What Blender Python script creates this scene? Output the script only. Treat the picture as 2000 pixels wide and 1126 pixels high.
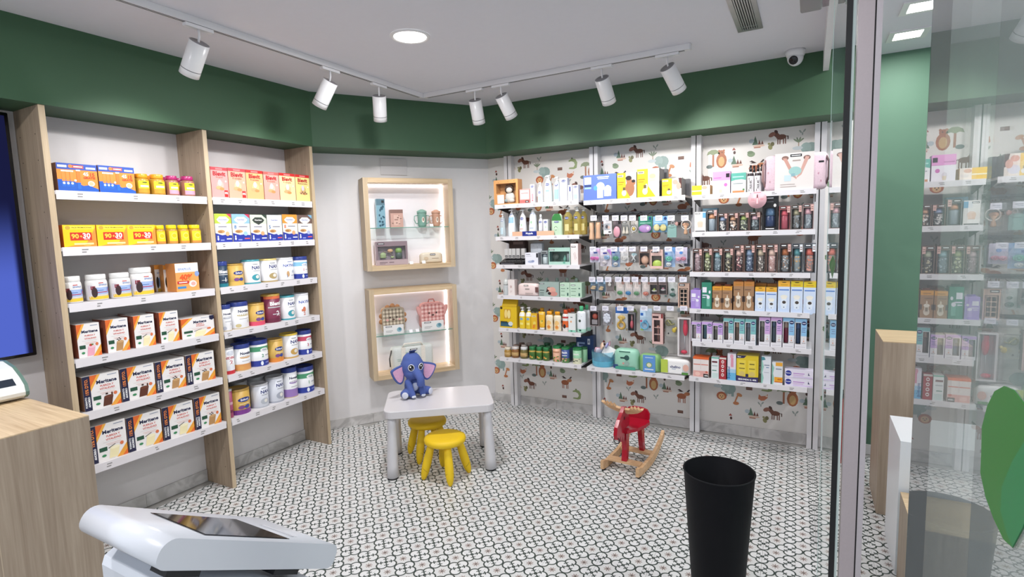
import bpy, bmesh, math, random
from mathutils import Matrix, Vector, Euler
for _o in list(bpy.data.objects): bpy.data.objects.remove(_o)
scene = bpy.context.scene
COL = scene.collection
random.seed(7)

# ------------------------------------------------------------------ camera
FPX, EYE = 1049.49, 1.6327
def _cam_axes(yaw, pitch, roll):
    yaw, pitch, roll = (math.radians(a) for a in (yaw, pitch, roll))
    fwd = Vector((-math.sin(yaw)*math.cos(pitch), math.cos(yaw)*math.cos(pitch), -math.sin(pitch)))
    right = Vector((math.cos(yaw), math.sin(yaw), 0)); up = right.cross(fwd)
    r2 = math.cos(roll)*right + math.sin(roll)*up; u2 = -math.sin(roll)*right + math.cos(roll)*up
    return r2, u2, fwd
CR, CU, CF = _cam_axes(29.0106, 5.9296, -1.6997)
CAMPOS = Vector((0, 0, EYE))
cam = bpy.data.cameras.new('camera'); cam.sensor_width = 36; cam.lens = 36*FPX/2000; cam.clip_start = .02
camo = bpy.data.objects.new('camera', cam); COL.objects.link(camo)
camo.matrix_world = Matrix(((CR.x, CU.x, -CF.x, 0), (CR.y, CU.y, -CF.y, 0), (CR.z, CU.z, -CF.z, EYE), (0, 0, 0, 1)))
scene.camera = camo
# ------------------------------------------------------------------ light and exposure
w = bpy.data.worlds.new('daylight'); scene.world = w; w.use_nodes = True
bg = w.node_tree.nodes['Background']; bg.inputs[0].default_value = (.82, .90, 1.0, 1); bg.inputs[1].default_value = 0.62
SPOT_W, DOWN_W = 22, 20
vs = scene.view_settings
vs.view_transform = 'Standard'; vs.look = 'None'; vs.gamma = 1; vs.use_curve_mapping = False
vs.exposure = 0.45

# ------------------------------------------------------------------ colour, geometry helpers
def lin(c):
    if isinstance(c, str):
        c = c.lstrip('#'); c = [int(c[i:i+2], 16)/255 for i in (0, 2, 4)]
    return tuple((x/12.92 if x <= .04045 else ((x+.055)/1.055)**2.4) for x in c[:3])
def ray(px, py):
    return CR*((px-1000)/FPX) - CU*((py-563)/FPX) + CF
def atZ(px, py, z):
    d = ray(px, py); return CAMPOS + d*((z-EYE)/d.z)
def atX(px, py, x):
    d = ray(px, py); return CAMPOS + d*(x/d.x)
def atY(px, py, y):
    d = ray(px, py); return CAMPOS + d*(y/d.y)
def pix(P):
    d = Vector(P)-CAMPOS; k = d.dot(CF); return 1000+FPX*d.dot(CR)/k, 563-FPX*d.dot(CU)/k, k
# wall frames: local x runs along the wall, local y into it, z up
BANG = math.radians(54.5)
BO = Vector((-3.59, 3.09, 0))
BX = Vector((math.cos(BANG), math.sin(BANG), 0)); BY = Vector((-math.sin(BANG), math.cos(BANG), 0))
def on_wall(wall, px, py, d):        # d: wall C -> world Y, wall A -> world X, wall B -> distance out from the wall
    if wall == 'C': P = atY(px, py, d); return P.x, P.z
    if wall == 'A': P = atX(px, py, d); return P.y, P.z
    r = ray(px, py); t = (BO-BY*d-CAMPOS).dot(BY)/r.dot(BY); P = CAMPOS+r*t
    return (P-BO).dot(BX), P.z
def wall_point(wall, u, d, z):
    if wall == 'C': return Vector((u, d, z))
    if wall == 'A': return Vector((d, u, z))
    return BO + BX*u - BY*d + Vector((0, 0, z))
ROT = {'C': 0, 'A': math.pi/2, 'B': BANG}

def link(o): COL.objects.link(o); return o
def tag(o, label=None, cat=None, group=None, kind=None):
    if label: o['label'] = label
    if cat: o['category'] = cat
    if group: o['group'] = group
    if kind: o['kind'] = kind
    return o
def empty(name, loc=(0, 0, 0), rz=0):
    o = bpy.data.objects.new(name, None); o.empty_display_size = .05; link(o); o.location = loc; o.rotation_euler = (0, 0, rz); return o

_tc = {}
def text_tris(s, bold=0.0):
    k = (s, bold)
    if k not in _tc:
        cu = bpy.data.curves.new('t', 'FONT'); cu.body = s; cu.size = 1; cu.resolution_u = 2; cu.offset = bold
        ob = bpy.data.objects.new('t', cu); me = bpy.data.meshes.new_from_object(ob)
        vs_ = [(v.co.x, v.co.y) for v in me.vertices]; me.calc_loop_triangles()
        tr = [tuple(t.vertices) for t in me.loop_triangles]
        bpy.data.objects.remove(ob); bpy.data.curves.remove(cu); bpy.data.meshes.remove(me)
        if vs_:
            x0 = min(v[0] for v in vs_); x1 = max(v[0] for v in vs_); y0 = min(v[1] for v in vs_); y1 = max(v[1] for v in vs_)
            vs_ = [((x-(x0+x1)/2), (y-(y0+y1)/2)) for x, y in vs_]; _tc[k] = (vs_, tr, x1-x0, y1-y0)
        else: _tc[k] = ([], [], 1, 1)
    return _tc[k]

class MB:
    def __init__(s): s.v = []; s.f = []; s.c = []; s.s = []
    def add(s, vs_, fs, col, smooth=False):
        n = len(s.v); s.v += [tuple(v) for v in vs_]; lc = lin(col) if not isinstance(col, list) else None
        for i, f in enumerate(fs):
            s.f.append(tuple(n+k for k in f)); s.c.append(lc if lc else lin(col[i])); s.s.append(smooth)
    def box(s, x0, x1, y0, y1, z0, z1, col, front=None, top=None, side=None, skip=()):
        vs_ = [(x0,y0,z0),(x1,y0,z0),(x1,y1,z0),(x0,y1,z0),(x0,y0,z1),(x1,y0,z1),(x1,y1,z1),(x0,y1,z1)]
        fs = [('bottom',(3,2,1,0)),('top',(4,5,6,7)),('front',(0,1,5,4)),('right',(1,2,6,5)),('back',(2,3,7,6)),('left',(3,0,4,7))]
        cs = dict(bottom=col, top=top or col, front=front or col, right=side or col, left=side or col, back=col)
        fs = [f for f in fs if f[0] not in skip]
        s.add(vs_, [f[1] for f in fs], [cs[f[0]] for f in fs])
    def rbox(s, x0, x1, y0, y1, z0, z1, r, col, seg=2, M=None, smooth=True):
        bm = bmesh.new(); bmesh.ops.create_cube(bm, size=1)
        for v in bm.verts: v.co = Vector(((x0+x1)/2+v.co.x*(x1-x0), (y0+y1)/2+v.co.y*(y1-y0), (z0+z1)/2+v.co.z*(z1-z0)))
        bmesh.ops.bevel(bm, geom=list(bm.edges), offset=r, segments=seg, affect='EDGES', profile=.5)
        s.frombm(bm, col, smooth, M)
    def frombm(s, bm, col, smooth=True, M=None):
        bm.verts.ensure_lookup_table(); bm.verts.index_update()
        s.add([(M @ v.co if M else v.co) for v in bm.verts], [[v.index for v in f.verts] for f in bm.faces], col, smooth); bm.free()
    def lathe(s, prof, col, c=(0, 0, 0), n=20, sx=1, sy=1, smooth=True, close=True):
        # prof: (r, z[, colour]) from bottom to top
        vs_ = []; fs = []; cs = []
        for p in prof:
            for k in range(n):
                a = 2*math.pi*k/n; vs_.append((c[0]+p[0]*sx*math.cos(a), c[1]+p[0]*sy*math.sin(a), c[2]+p[1]))
        for i in range(len(prof)-1):
            cc = prof[i][2] if len(prof[i]) > 2 else col
            for k in range(n):
                fs.append((i*n+k, i*n+(k+1) % n, (i+1)*n+(k+1) % n, (i+1)*n+k)); cs.append(cc)
        if close:
            fs.append(tuple(range(n-1, -1, -1))); cs.append(prof[0][2] if len(prof[0]) > 2 else col)
            m = (len(prof)-1)*n; fs.append(tuple(range(m, m+n))); cs.append(prof[-1][2] if len(prof[-1]) > 2 else (prof[-2][2] if len(prof[-2]) > 2 else col))
        s.add(vs_, fs, cs, smooth)
    def tube(s, pts, r, col, n=8, closed=False):
        pts = [Vector(p) for p in pts]; rs = r if isinstance(r, (list, tuple)) else [r]*len(pts)
        vs_ = []; fs = []; m = len(pts); prev = None
        for i, p in enumerate(pts):
            a = pts[(i+1) % m] if closed or i < m-1 else p; b = pts[i-1] if closed or i > 0 else p
            t = (a-b).normalized()
            ref = prev if prev is not None else (Vector((0, 0, 1)) if abs(t.z) < .9 else Vector((1, 0, 0)))
            e1 = (ref-t*ref.dot(t)).normalized(); e2 = t.cross(e1); prev = e1
            for k in range(n):
                q = 2*math.pi*k/n; vs_.append(p+(e1*math.cos(q)+e2*math.sin(q))*rs[i])
        for i in range(m if closed else m-1):
            j = (i+1) % m
            for k in range(n): fs.append((i*n+k, i*n+(k+1) % n, j*n+(k+1) % n, j*n+k))
        if not closed: fs += [tuple(range(n-1, -1, -1)), tuple(range((m-1)*n, m*n))]
        s.add(vs_, fs, col, True)
    def ell(s, c, r, col, nu=16, nv=10, M=None):
        vs_ = [(0, 0, -1)]; fs = []
        for j in range(1, nv):
            t = math.pi*(j/nv-.5)
            for i in range(nu):
                a = 2*math.pi*i/nu; vs_.append((math.cos(t)*math.cos(a), math.cos(t)*math.sin(a), math.sin(t)))
        vs_.append((0, 0, 1)); L = len(vs_)-1
        for i in range(nu):
            fs.append((0, 1+(i+1) % nu, 1+i)); fs.append((L, L-nu+i, L-nu+(i+1) % nu))
            for j in range(nv-2):
                a = 1+j*nu; fs.append((a+i, a+(i+1) % nu, a+nu+(i+1) % nu, a+nu+i))
        out = []
        for v in vs_:
            q = Vector((v[0]*r[0], v[1]*r[1], v[2]*r[2]))
            if M: q = M @ q
            out.append(q+Vector(c))
        s.add(out, fs, col, True)
    def prism(s, poly, a, b, col, axis='y', side=None, smooth=False):
        # poly in the plane across the axis: y -> (x,z), x -> (y,z), z -> (x,y)
        def P(p, t): return {'y': (p[0], t, p[1]), 'x': (t, p[0], p[1]), 'z': (p[0], p[1], t)}[axis]
        n = len(poly); ar = sum(poly[i][0]*poly[(i+1) % n][1]-poly[(i+1) % n][0]*poly[i][1] for i in range(n))
        if (ar < 0) != (axis == 'x' or axis == 'z') and False: poly = poly[::-1]
        vs_ = [P(p, a) for p in poly]+[P(p, b) for p in poly]
        fs = [tuple(range(n)), tuple(range(2*n-1, n-1, -1))]+[(i, i+n, (i+1) % n+n, (i+1) % n) for i in range(n)]
        s.add(vs_, fs, [col, col]+[side or col]*n, smooth)
    def build(s, name, mat, parent=None, loc=None, rz=0, fix=True, label=None):
        me = bpy.data.meshes.new(name); me.from_pydata(s.v, [], s.f)
        at = me.color_attributes.new('Col', 'FLOAT_COLOR', 'CORNER'); data = []
        for f, c in zip(s.f, s.c): data += [c[0], c[1], c[2], 1.0]*len(f)
        at.data.foreach_set('color', data)
        me.polygons.foreach_set('use_smooth', s.s)
        me.materials.append(mat)
        if fix:
            bm = bmesh.new(); bm.from_mesh(me); bmesh.ops.recalc_face_normals(bm, faces=bm.faces); bm.to_mesh(me); bm.free()
        me.update()
        o = bpy.data.objects.new(name, me); link(o)
        if parent: o.parent = parent
        if loc is not None: o.location = loc
        if rz: o.rotation_euler = (0, 0, rz)
        if label: o['label'] = label
        return o

# ------------------------------------------------------------------ materials
def newmat(name):
    m = bpy.data.materials.new(name); m.use_nodes = True
    return m, m.node_tree.nodes, m.node_tree.links, m.node_tree.nodes['Principled BSDF']
def vcmat(name, rough, metal=0, coat=0, grain=0, noise=0):
    m, n, l, b = newmat(name)
    a = n.new('ShaderNodeAttribute'); a.attribute_name = 'Col'; src = a.outputs[0]
    b.inputs['Roughness'].default_value = rough; b.inputs['Metallic'].default_value = metal
    if coat: b.inputs['Coat Weight'].default_value = coat
    if noise:
        t = n.new('ShaderNodeTexNoise'); t.inputs['Scale'].default_value = grain or 60; t.inputs['Detail'].default_value = 4
        tc = n.new('ShaderNodeTexCoord'); l.new(tc.outputs['Object'], t.inputs['Vector'])
        r = n.new('ShaderNodeMapRange'); r.inputs[3].default_value = 1-noise; r.inputs[4].default_value = 1+noise; l.new(t.outputs['Fac'], r.inputs[0])
        mx = n.new('ShaderNodeMix'); mx.data_type = 'RGBA'; mx.blend_type = 'MULTIPLY'; mx.inputs[0].default_value = 1
        l.new(src, mx.inputs[6]); l.new(r.outputs[0], mx.inputs[7]); src = mx.outputs[2]
        bp = n.new('ShaderNodeBump'); bp.inputs['Strength'].default_value = .08; l.new(t.outputs['Fac'], bp.inputs['Height']); l.new(bp.outputs[0], b.inputs['Normal'])
    l.new(src, b.inputs['Base Color'])
    return m
PAPER = vcmat('printed_card', .42)
PLASTIC = vcmat('moulded_plastic', .28)
MATTE = vcmat('matte_plastic', .55, noise=.03, grain=300)
GLOSSY = vcmat('glossy_enamel', .12)
METAL = vcmat('brushed_metal', .32, metal=.9, noise=.05, grain=200)
PAINT = vcmat('painted_wall', .62, noise=.018, grain=25)
FABRIC = vcmat('plush_fabric', .9, noise=.18, grain=160)

def woodmat(name, c1, c2, axis='z', rough=.5):
    m, n, l, b = newmat(name)
    tc = n.new('ShaderNodeTexCoord'); mp = n.new('ShaderNodeMapping'); l.new(tc.outputs['Object'], mp.inputs[0])
    sc = {'z': (38, 38, 1.6), 'y': (38, 1.6, 38), 'x': (1.6, 38, 38)}[axis]; mp.inputs['Scale'].default_value = sc
    t = n.new('ShaderNodeTexNoise'); t.inputs['Scale'].default_value = 1.0; t.inputs['Detail'].default_value = 8; t.inputs['Roughness'].default_value = .62; t.inputs['Distortion'].default_value = .6
    l.new(mp.outputs[0], t.inputs['Vector'])
    mp2 = n.new('ShaderNodeMapping'); l.new(tc.outputs['Object'], mp2.inputs[0]); mp2.inputs['Scale'].default_value = tuple(s*4.5 if s > 2 else s*3 for s in sc)
    t2 = n.new('ShaderNodeTexNoise'); t2.inputs['Scale'].default_value = 1.0; t2.inputs['Detail'].default_value = 5; l.new(mp2.outputs[0], t2.inputs['Vector'])
    ad = n.new('ShaderNodeMath'); ad.operation = 'MULTIPLY_ADD'; ad.inputs[1].default_value = .45; l.new(t2.outputs['Fac'], ad.inputs[0]); l.new(t.outputs['Fac'], ad.inputs[2])
    r = n.new('ShaderNodeValToRGB'); r.color_ramp.elements[0].position = .5; r.color_ramp.elements[1].position = .95
    r.color_ramp.elements[0].color = (*lin(c1), 1); r.color_ramp.elements[1].color = (*lin(c2), 1)
    l.new(ad.outputs[0], r.inputs[0]); l.new(r.outputs[0], b.inputs['Base Color'])
    bp = n.new('ShaderNodeBump'); bp.inputs['Strength'].default_value = .12; bp.inputs['Distance'].default_value = .002; l.new(ad.outputs[0], bp.inputs['Height']); l.new(bp.outputs[0], b.inputs['Normal'])
    b.inputs['Roughness'].default_value = rough
    return m
OAK_V = woodmat('oak_vertical', '93806b', 'b8a48d')
OAK_EDGE = woodmat('oak_edge', 'b8a283', 'cfba9c')
OAK_X = woodmat('oak_along', 'b89c78', 'dcc4a0', 'x')
OAK_GREY = woodmat('oak_grey', '8f7d6b', 'ab9a87')
BEECH = woodmat('beech', 'c4976c', 'e0bd94', 'x')
def clearmat(name, tint=(1, 1, 1), ior=1.45, rough=0.0, haze=0.0, hazecol=(.9, .95, .95)):
    m = bpy.data.materials.new(name); m.use_nodes = True; n = m.node_tree.nodes; l = m.node_tree.links; n.clear()
    out = n.new('ShaderNodeOutputMaterial'); g = n.new('ShaderNodeNewGeometry'); fr = n.new('ShaderNodeFresnel')
    mt = n.new('ShaderNodeMath'); mt.operation = 'MULTIPLY_ADD'; mt.inputs[1].default_value = 1/ior-ior; mt.inputs[2].default_value = ior
    l.new(g.outputs['Backfacing'], mt.inputs[0]); l.new(mt.outputs[0], fr.inputs['IOR'])
    tr = n.new('ShaderNodeBsdfTransparent'); tr.inputs[0].default_value = (*tint, 1)
    gl = n.new('ShaderNodeBsdfGlossy'); gl.inputs['Roughness'].default_value = rough; gl.inputs[0].default_value = (1, 1, 1, 1)
    mx = n.new('ShaderNodeMixShader'); l.new(fr.outputs[0], mx.inputs[0]); l.new(tr.outputs[0], mx.inputs[1]); l.new(gl.outputs[0], mx.inputs[2])
    res = mx.outputs[0]
    if haze:
        df = n.new('ShaderNodeBsdfDiffuse'); df.inputs[0].default_value = (*hazecol, 1)
        m2 = n.new('ShaderNodeMixShader'); m2.inputs[0].default_value = haze; l.new(res, m2.inputs[1]); l.new(df.outputs[0], m2.inputs[2]); res = m2.outputs[0]
    l.new(res, out.inputs[0]); return m
CLEAR = clearmat('clear_plastic', (.96, .97, .97), 1.4, .05)
SHELFGLASS = clearmat('shelf_glass', (.86, .95, .92), 1.5)
DOORGLASS = clearmat('door_glass', (.93, .97, .95), 1.5)
DOORGLASS2 = clearmat('door_glass_pale_veil', (.74, .78, .77), 1.5, haze=.17)  # white diffuse haze mixed in for the pale veil of daylight and dirt
BINMAT = vcmat('black_bin_plastic', .6); BINMAT.node_tree.nodes['Principled BSDF'].inputs['Specular IOR Level'].default_value = .15
DOORGLASS3 = clearmat('door_glass_faint_veil', (.74, .78, .77), 1.5, haze=.09)  # same veil of daylight and dirt, as a weaker white haze
JAMB = vcmat('satin_steel', .38, metal=.45, noise=.05, grain=200)
AMBER = clearmat('yellow_liquid', (.95, .88, .55), 1.4, .05, haze=.25, hazecol=(.75, .62, .2))
MILKY = clearmat('milky_plastic', (.9, .93, .94), 1.4, .1, haze=.35, hazecol=(.8, .86, .88))
BLUETUB = clearmat('blue_clear_plastic', (.6, .85, .95), 1.4, .1, haze=.3, hazecol=(.35, .7, .85))
def emit(name, col, s):
    m = bpy.data.materials.new(name); m.use_nodes = True; n = m.node_tree.nodes; n.clear()
    o = n.new('ShaderNodeOutputMaterial'); e = n.new('ShaderNodeEmission'); e.inputs[0].default_value = (*col, 1); e.inputs[1].default_value = s
    m.node_tree.links.new(e.outputs[0], o.inputs[0]); return m
LED = emit('led_strip', (1, .95, .97), 9)
PANEL_LIGHT = emit('ceiling_lamp', (1, .97, .95), 14)
def marblemat():
    m, n, l, b = newmat('marble_skirting')
    tc = n.new('ShaderNodeTexCoord'); t = n.new('ShaderNodeTexNoise'); t.inputs['Scale'].default_value = 5; t.inputs['Detail'].default_value = 9; t.inputs['Distortion'].default_value = 2.2
    l.new(tc.outputs['Object'], t.inputs['Vector']); r = n.new('ShaderNodeValToRGB'); e = r.color_ramp.elements
    e[0].position = .42; e[0].color = (*lin('b6b3b1'), 1); e[1].position = .56; e[1].color = (*lin('cfccca'), 1)
    l.new(t.outputs['Fac'], r.inputs[0]); l.new(r.outputs[0], b.inputs['Base Color']); b.inputs['Roughness'].default_value = .25; return m
MARBLE = marblemat()

class Nd:      # little arithmetic wrapper for building node maths
    T = None
    def __init__(s, k): s.k = k
    @staticmethod
    def op(o, *a):
        nd = Nd.T.nodes.new('ShaderNodeMath'); nd.operation = o
        for i, x in enumerate(a):
            if isinstance(x, Nd): Nd.T.links.new(x.k, nd.inputs[i])
            else: nd.inputs[i].default_value = x
        return Nd(nd.outputs[0])
    def __add__(s, o): return Nd.op('ADD', s, o)
    def __sub__(s, o): return Nd.op('SUBTRACT', s, o)
    def __rsub__(s, o): return Nd.op('SUBTRACT', o, s)
    def __mul__(s, o): return Nd.op('MULTIPLY', s, o)
    def __truediv__(s, o): return Nd.op('DIVIDE', s, o)
def nabs(a): return Nd.op('ABSOLUTE', a)
def nmin(a, b): return Nd.op('MINIMUM', a, b)
def nmax(a, b): return Nd.op('MAXIMUM', a, b)
def nlen(a, b): return Nd.op('SQRT', a*a+b*b)
def nstep(d, w, soft=.008):      # 1 where d < w
    nd = Nd.T.nodes.new('ShaderNodeMapRange'); nd.interpolation_type = 'SMOOTHSTEP'; Nd.T.links.new(d.k, nd.inputs[0])
    nd.inputs[1].default_value = w-soft; nd.inputs[2].default_value = w+soft; nd.inputs[3].default_value = 1; nd.inputs[4].default_value = 0; return Nd(nd.outputs[0])
def nseg(x, y, a, b):
    dx, dy = b[0]-a[0], b[1]-a[1]; L = dx*dx+dy*dy
    px, py = x-a[0], y-a[1]; t = (px*dx+py*dy)/L
    t = Nd.op('MINIMUM', Nd.op('MAXIMUM', t, 0.0), 1.0)
    return nlen(px-t*dx, py-t*dy)
PER = .12
def tilemat():
    m, n, l, b = newmat('patterned_floor_tile'); Nd.T = m.node_tree
    tc = n.new('ShaderNodeTexCoord'); sp = n.new('ShaderNodeSeparateXYZ'); l.new(tc.outputs['Object'], sp.inputs[0])
    x = Nd(sp.outputs[0])/PER; y = Nd(sp.outputs[1])/PER
    ax = nabs(x-Nd.op('ROUND', x)); ay = nabs(y-Nd.op('ROUND', y))
    mx, mn = nmax(ax, ay), nmin(ax, ay)
    d = nlen(mx-.262, mn); ring = nstep(nabs(d-.222), .031)
    leaf = nstep(nmin(nseg(mx, mn, (.225, .225), (.12, .12)), nlen(mx-.105, mn-.105)-.014), .024)
    leaf2 = nstep(nseg(mx, mn, (.16, .15), (.205, .09)), .026)
    dark = nmax(ring, nmax(leaf, leaf2))
    fx, fy = .5-mx, .5-mn
    rad = nlen(fx, fy); ang = Nd.op('ARCTAN2', fy, fx)
    star = nstep(rad-(Nd.op('COSINE', ang*8.0)*.055+.107), 0.0, .01)
    dot = nstep(rad, .03)
    dark = nmax(dark, dot)
    def mix(f, a, bcol):
        k = n.new('ShaderNodeMix'); k.data_type = 'RGBA'; l.new(f.k, k.inputs[0])
        if isinstance(a, tuple): k.inputs[6].default_value = (*a, 1)
        else: l.new(a, k.inputs[6])
        k.inputs[7].default_value = (*bcol, 1); return k.outputs[2]
    inside = nstep(d, .226)
    c = mix(inside, lin('d6d5d3'), lin('e0dfde'))
    c = mix(star, c, lin('95827b'))
    c = mix(dark, c, lin('2f3d37'))
    l.new(c, b.inputs['Base Color']); b.inputs['Roughness'].default_value = .32
    return m
TILE = tilemat()

# ================================================================== the room shell
XA, YC, XG, ZS, ZC = -3.59, 4.41, .067, 2.324, 2.725
WHITE, GREEN = 'dcd8d8', '395a3f'
def struct(mb, name, mat, label=None): 
    o = mb.build(name, mat); tag(o, label, None, None, 'structure'); return o
b = MB(); b.box(-3.9, 2.6, -1.2, 4.7, -.1, -.003, 'a9a7a3'); floor = struct(b, 'floor', PAINT, 'green and white patterned tile floor')
# floor tiles, two pattern repeats wide
TH = math.radians(1.064); T = 2*PER
def tile_mesh(mb, cx=0, cy=0):
    g = T/2-.0006; i = .0012
    lo = [(cx+sx*g, cy+sy*g, -.003) for sx, sy in ((-1, -1), (1, -1), (1, 1), (-1, 1))]
    hi = [(cx+sx*(g-i), cy+sy*(g-i), 0) for sx, sy in ((-1, -1), (1, -1), (1, 1), (-1, 1))]
    md = [(cx+sx*g, cy+sy*g, -.0008) for sx, sy in ((-1, -1), (1, -1), (1, 1), (-1, 1))]
    fs = [(8, 9, 10, 11)]
    for k in range(4):
        j = (k+1) % 4; fs += [(k, j, 4+j, 4+k), (4+k, 4+j, 8+j, 8+k)]
    mb.add(lo+md+hi, fs, 'dddddd')
cells = []
for a in range(-30, 30):
    for c in range(-30, 30):
        lx, ly = (-.5+2*a)*PER, (-.5+2*c)*PER
        X = -.939+lx*math.cos(TH)-ly*math.sin(TH); Y = 2.345+lx*math.sin(TH)+ly*math.cos(TH)
        if not (-3.58 < X < 2.4 and -.9 < Y < 4.44): continue
        if (X+3.59)*1.404+3.09-Y < -.1: continue
        u, v, k = pix((X, Y, 0)); vis = k > .2 and -60 < u < 2060 and v < 1230
        cells.append((0 if vis else 1, (Vector((X, Y, 0))-CAMPOS).length, X, Y, a, c))
cells.sort()
mb = MB(); tile_mesh(mb); tile0 = mb.build('tile', TILE, floor)
far = MB(); n_ind = 0
for k, (hid, d, X, Y, a, c) in enumerate(cells):
    if k < 300 and not hid:
        t = tile0 if k == 0 else tile0.copy()
        if k: link(t)
        t.parent = floor; t.location = (X, Y, 0); t.rotation_euler = (0, 0, TH)
    else: tile_mesh(far, 2*a*PER, 2*c*PER)
fo = far.build('tile_field', TILE, floor); fo['kind'] = 'stuff'
fo.location = (-.939-.5*PER*math.cos(TH)+.5*PER*math.sin(TH), 2.345-.5*PER*math.sin(TH)-.5*PER*math.cos(TH), 0); fo.rotation_euler = (0, 0, TH)

b = MB(); b.box(-3.9, 2.6, -1.2, 4.7, ZC, ZC+.12, 'd8d7de'); struct(b, 'ceiling', PAINT, 'white plastered ceiling with track lights')
b = MB(); b.box(XA-.12, XA, -1.2, 3.15, 0, ZC, 'd8d4d4'); struct(b, 'wall_left', PAINT, 'white wall behind the wooden shelving bays')
q = [(-3.59, 3.09), (-2.665, 4.41), (-2.9, 4.6), (-3.75, 3.3)]
b = MB(); b.prism(q, 0, ZC, 'e2dfdf', 'z'); struct(b, 'wall_corner', PAINT, 'white angled wall with two lit niches')
b = MB(); b.box(-2.9, .24, YC, YC+.12, 0, ZC, 'd6d2d0'); wall_back = struct(b, 'wall_back', PAINT, 'wall papered with small animals behind white metal shelving')
b = MB(); b.box(.24, 2.6, YC, YC+.12, 0, ZC, '52745f'); struct(b, 'wall_right', PAINT, 'plain green wall beyond the glass')
# green bulkhead above the shelves
q = [(-3.59, -1.2), (-3.30, -1.2), (-3.30, 2.915), (-2.492, 4.098), (.24, 4.085), (.24, 4.41), (-2.665, 4.41), (-3.59, 3.09)]
b = MB(); b.prism(q, ZS, ZC-.0005, GREEN, 'z'); struct(b, 'trim_1', PAINT, 'dark green bulkhead running above all the shelves')
b = MB(); b.box(.05, .082, -.6, 4.084, 2.598, ZC-.0005, 'dcdadb'); struct(b, 'trim_2', PAINT, 'white ceiling beam above the glass doors')
# skirting
def skirt(name, segs, label):
    root = empty(name); tag(root, label, None, None, 'structure')
    for (x0, y0, x1, y1, nx, ny) in segs:
        L = math.hypot(x1-x0, y1-y0); n = max(1, round(L/.42))
        for i in range(n):
            ax, ay = x0+(x1-x0)*i/n, y0+(y1-y0)*i/n; bx, by = x0+(x1-x0)*(i+1)/n, y0+(y1-y0)*(i+1)/n
            gx, gy = (x1-x0)/L*.0007, (y1-y0)/L*.0007
            m = MB(); m.prism([(ax+gx, ay+gy), (bx-gx, by-gy), (bx-gx+nx*.012, by-gy+ny*.012), (ax+gx+nx*.012, ay+gy+ny*.012)], 0.0003, .082, 'c9c6c4', 'z')
            m.build('skirting_tile', MARBLE, root)
skirt('baseboard_left', [(XA, .4, XA, 1.255, 1, 0), (XA, 1.285, XA, 2.068, 1, 0), (XA, 2.1, XA, 2.888, 1, 0)], 'marble skirting under the wooden shelving')
skirt('baseboard_corner', [(-3.575, 3.11, -2.675, 4.395, .81, -.58)], 'marble skirting along the angled white wall')
skirt('baseboard_back', [(-2.65, YC, -2.455, YC, 0, -1), (-2.379, YC, -1.632, YC, 0, -1), (-1.556, YC, -.809, YC, 0, -1), (-.733, YC, .014, YC, 0, -1), (.091, YC, .24, YC, 0, -1)], 'marble skirting under the animal wallpaper')
b = MB(); b.box(.245, 2.5, YC-.012, YC-.0003, .0003, .07, 'd8d6d4'); struct(b, 'baseboard_right', PAINT, 'white skirting at the foot of the green wall')

# ---------------------------------------------------------------- wallpaper print (flat print on the back wall)
def oval(cx, cy, rx, ry, rot=0, n=12):
    c, s = math.cos(rot), math.sin(rot); out = []
    for i in range(n):
        a = 2*math.pi*i/n; x, y = rx*math.cos(a), ry*math.sin(a); out.append((cx+x*c-y*s, cy+x*s+y*c))
    return out
def rect(x0, y0, x1, y1): return [(x0, y0), (x1, y0), (x1, y1), (x0, y1)]
def m_horse():
    c, d = '6d4334', '4a2d26'
    o = [(oval(.018, 0, .03, .017), c), ([(-.028, .015), (-.012, .04), (.012, .012), (-.005, -.006)], c), (oval(-.036, .02, .022, .014, .5), '8c5c4c'), (oval(-.012, .036, .013, .009, -.8), d)]
    for x in (-.004, .008, .028, .04): o.append((rect(x, -.045, x+.006, -.008), c))
    return o+[([(.044, .006), (.06, .004), (.06, -.018), (.054, -.018), (.054, -.002)], d)]
def m_bear():
    c = 'a8653f'; return [(oval(0, -.01, .034, .05), c), (oval(0, .042, .021, .018), c), (oval(-.015, .056, .007, .007), c), (oval(.015, .056, .007, .007), c), (oval(0, -.016, .02, .033), 'c9a56e'), (oval(.004, .044, .004, .003), '3a2a24')]
def m_tree(): return [(rect(-.006, -.06, .006, .02), 'a3674a'), ([(-.042, .02), (-.034, .042), (-.012, .054), (.014, .054), (.036, .042), (.042, .02), (.02, .026), (0, .018), (-.02, .026)], '84906c'), (oval(-.024, -.058, .021, .013), '64706e')]
def m_moose():
    c, d = '9a5a3c', '35201c'; o = [(oval(-.004, 0, .034, .021), c), (oval(.034, .02, .022, .014, .2), 'b0714c'), ([(.01, .035), (-.02, .052), (-.034, .044), (-.016, .04), (-.03, .034), (-.006, .032)], d), ([(.03, .036), (.05, .056), (.056, .046), (.045, .04), (.052, .036)], d)]
    for x in (-.03, -.018, .006, .018): o.append((rect(x, -.05, x+.006, -.01), c))
    return o
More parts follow.
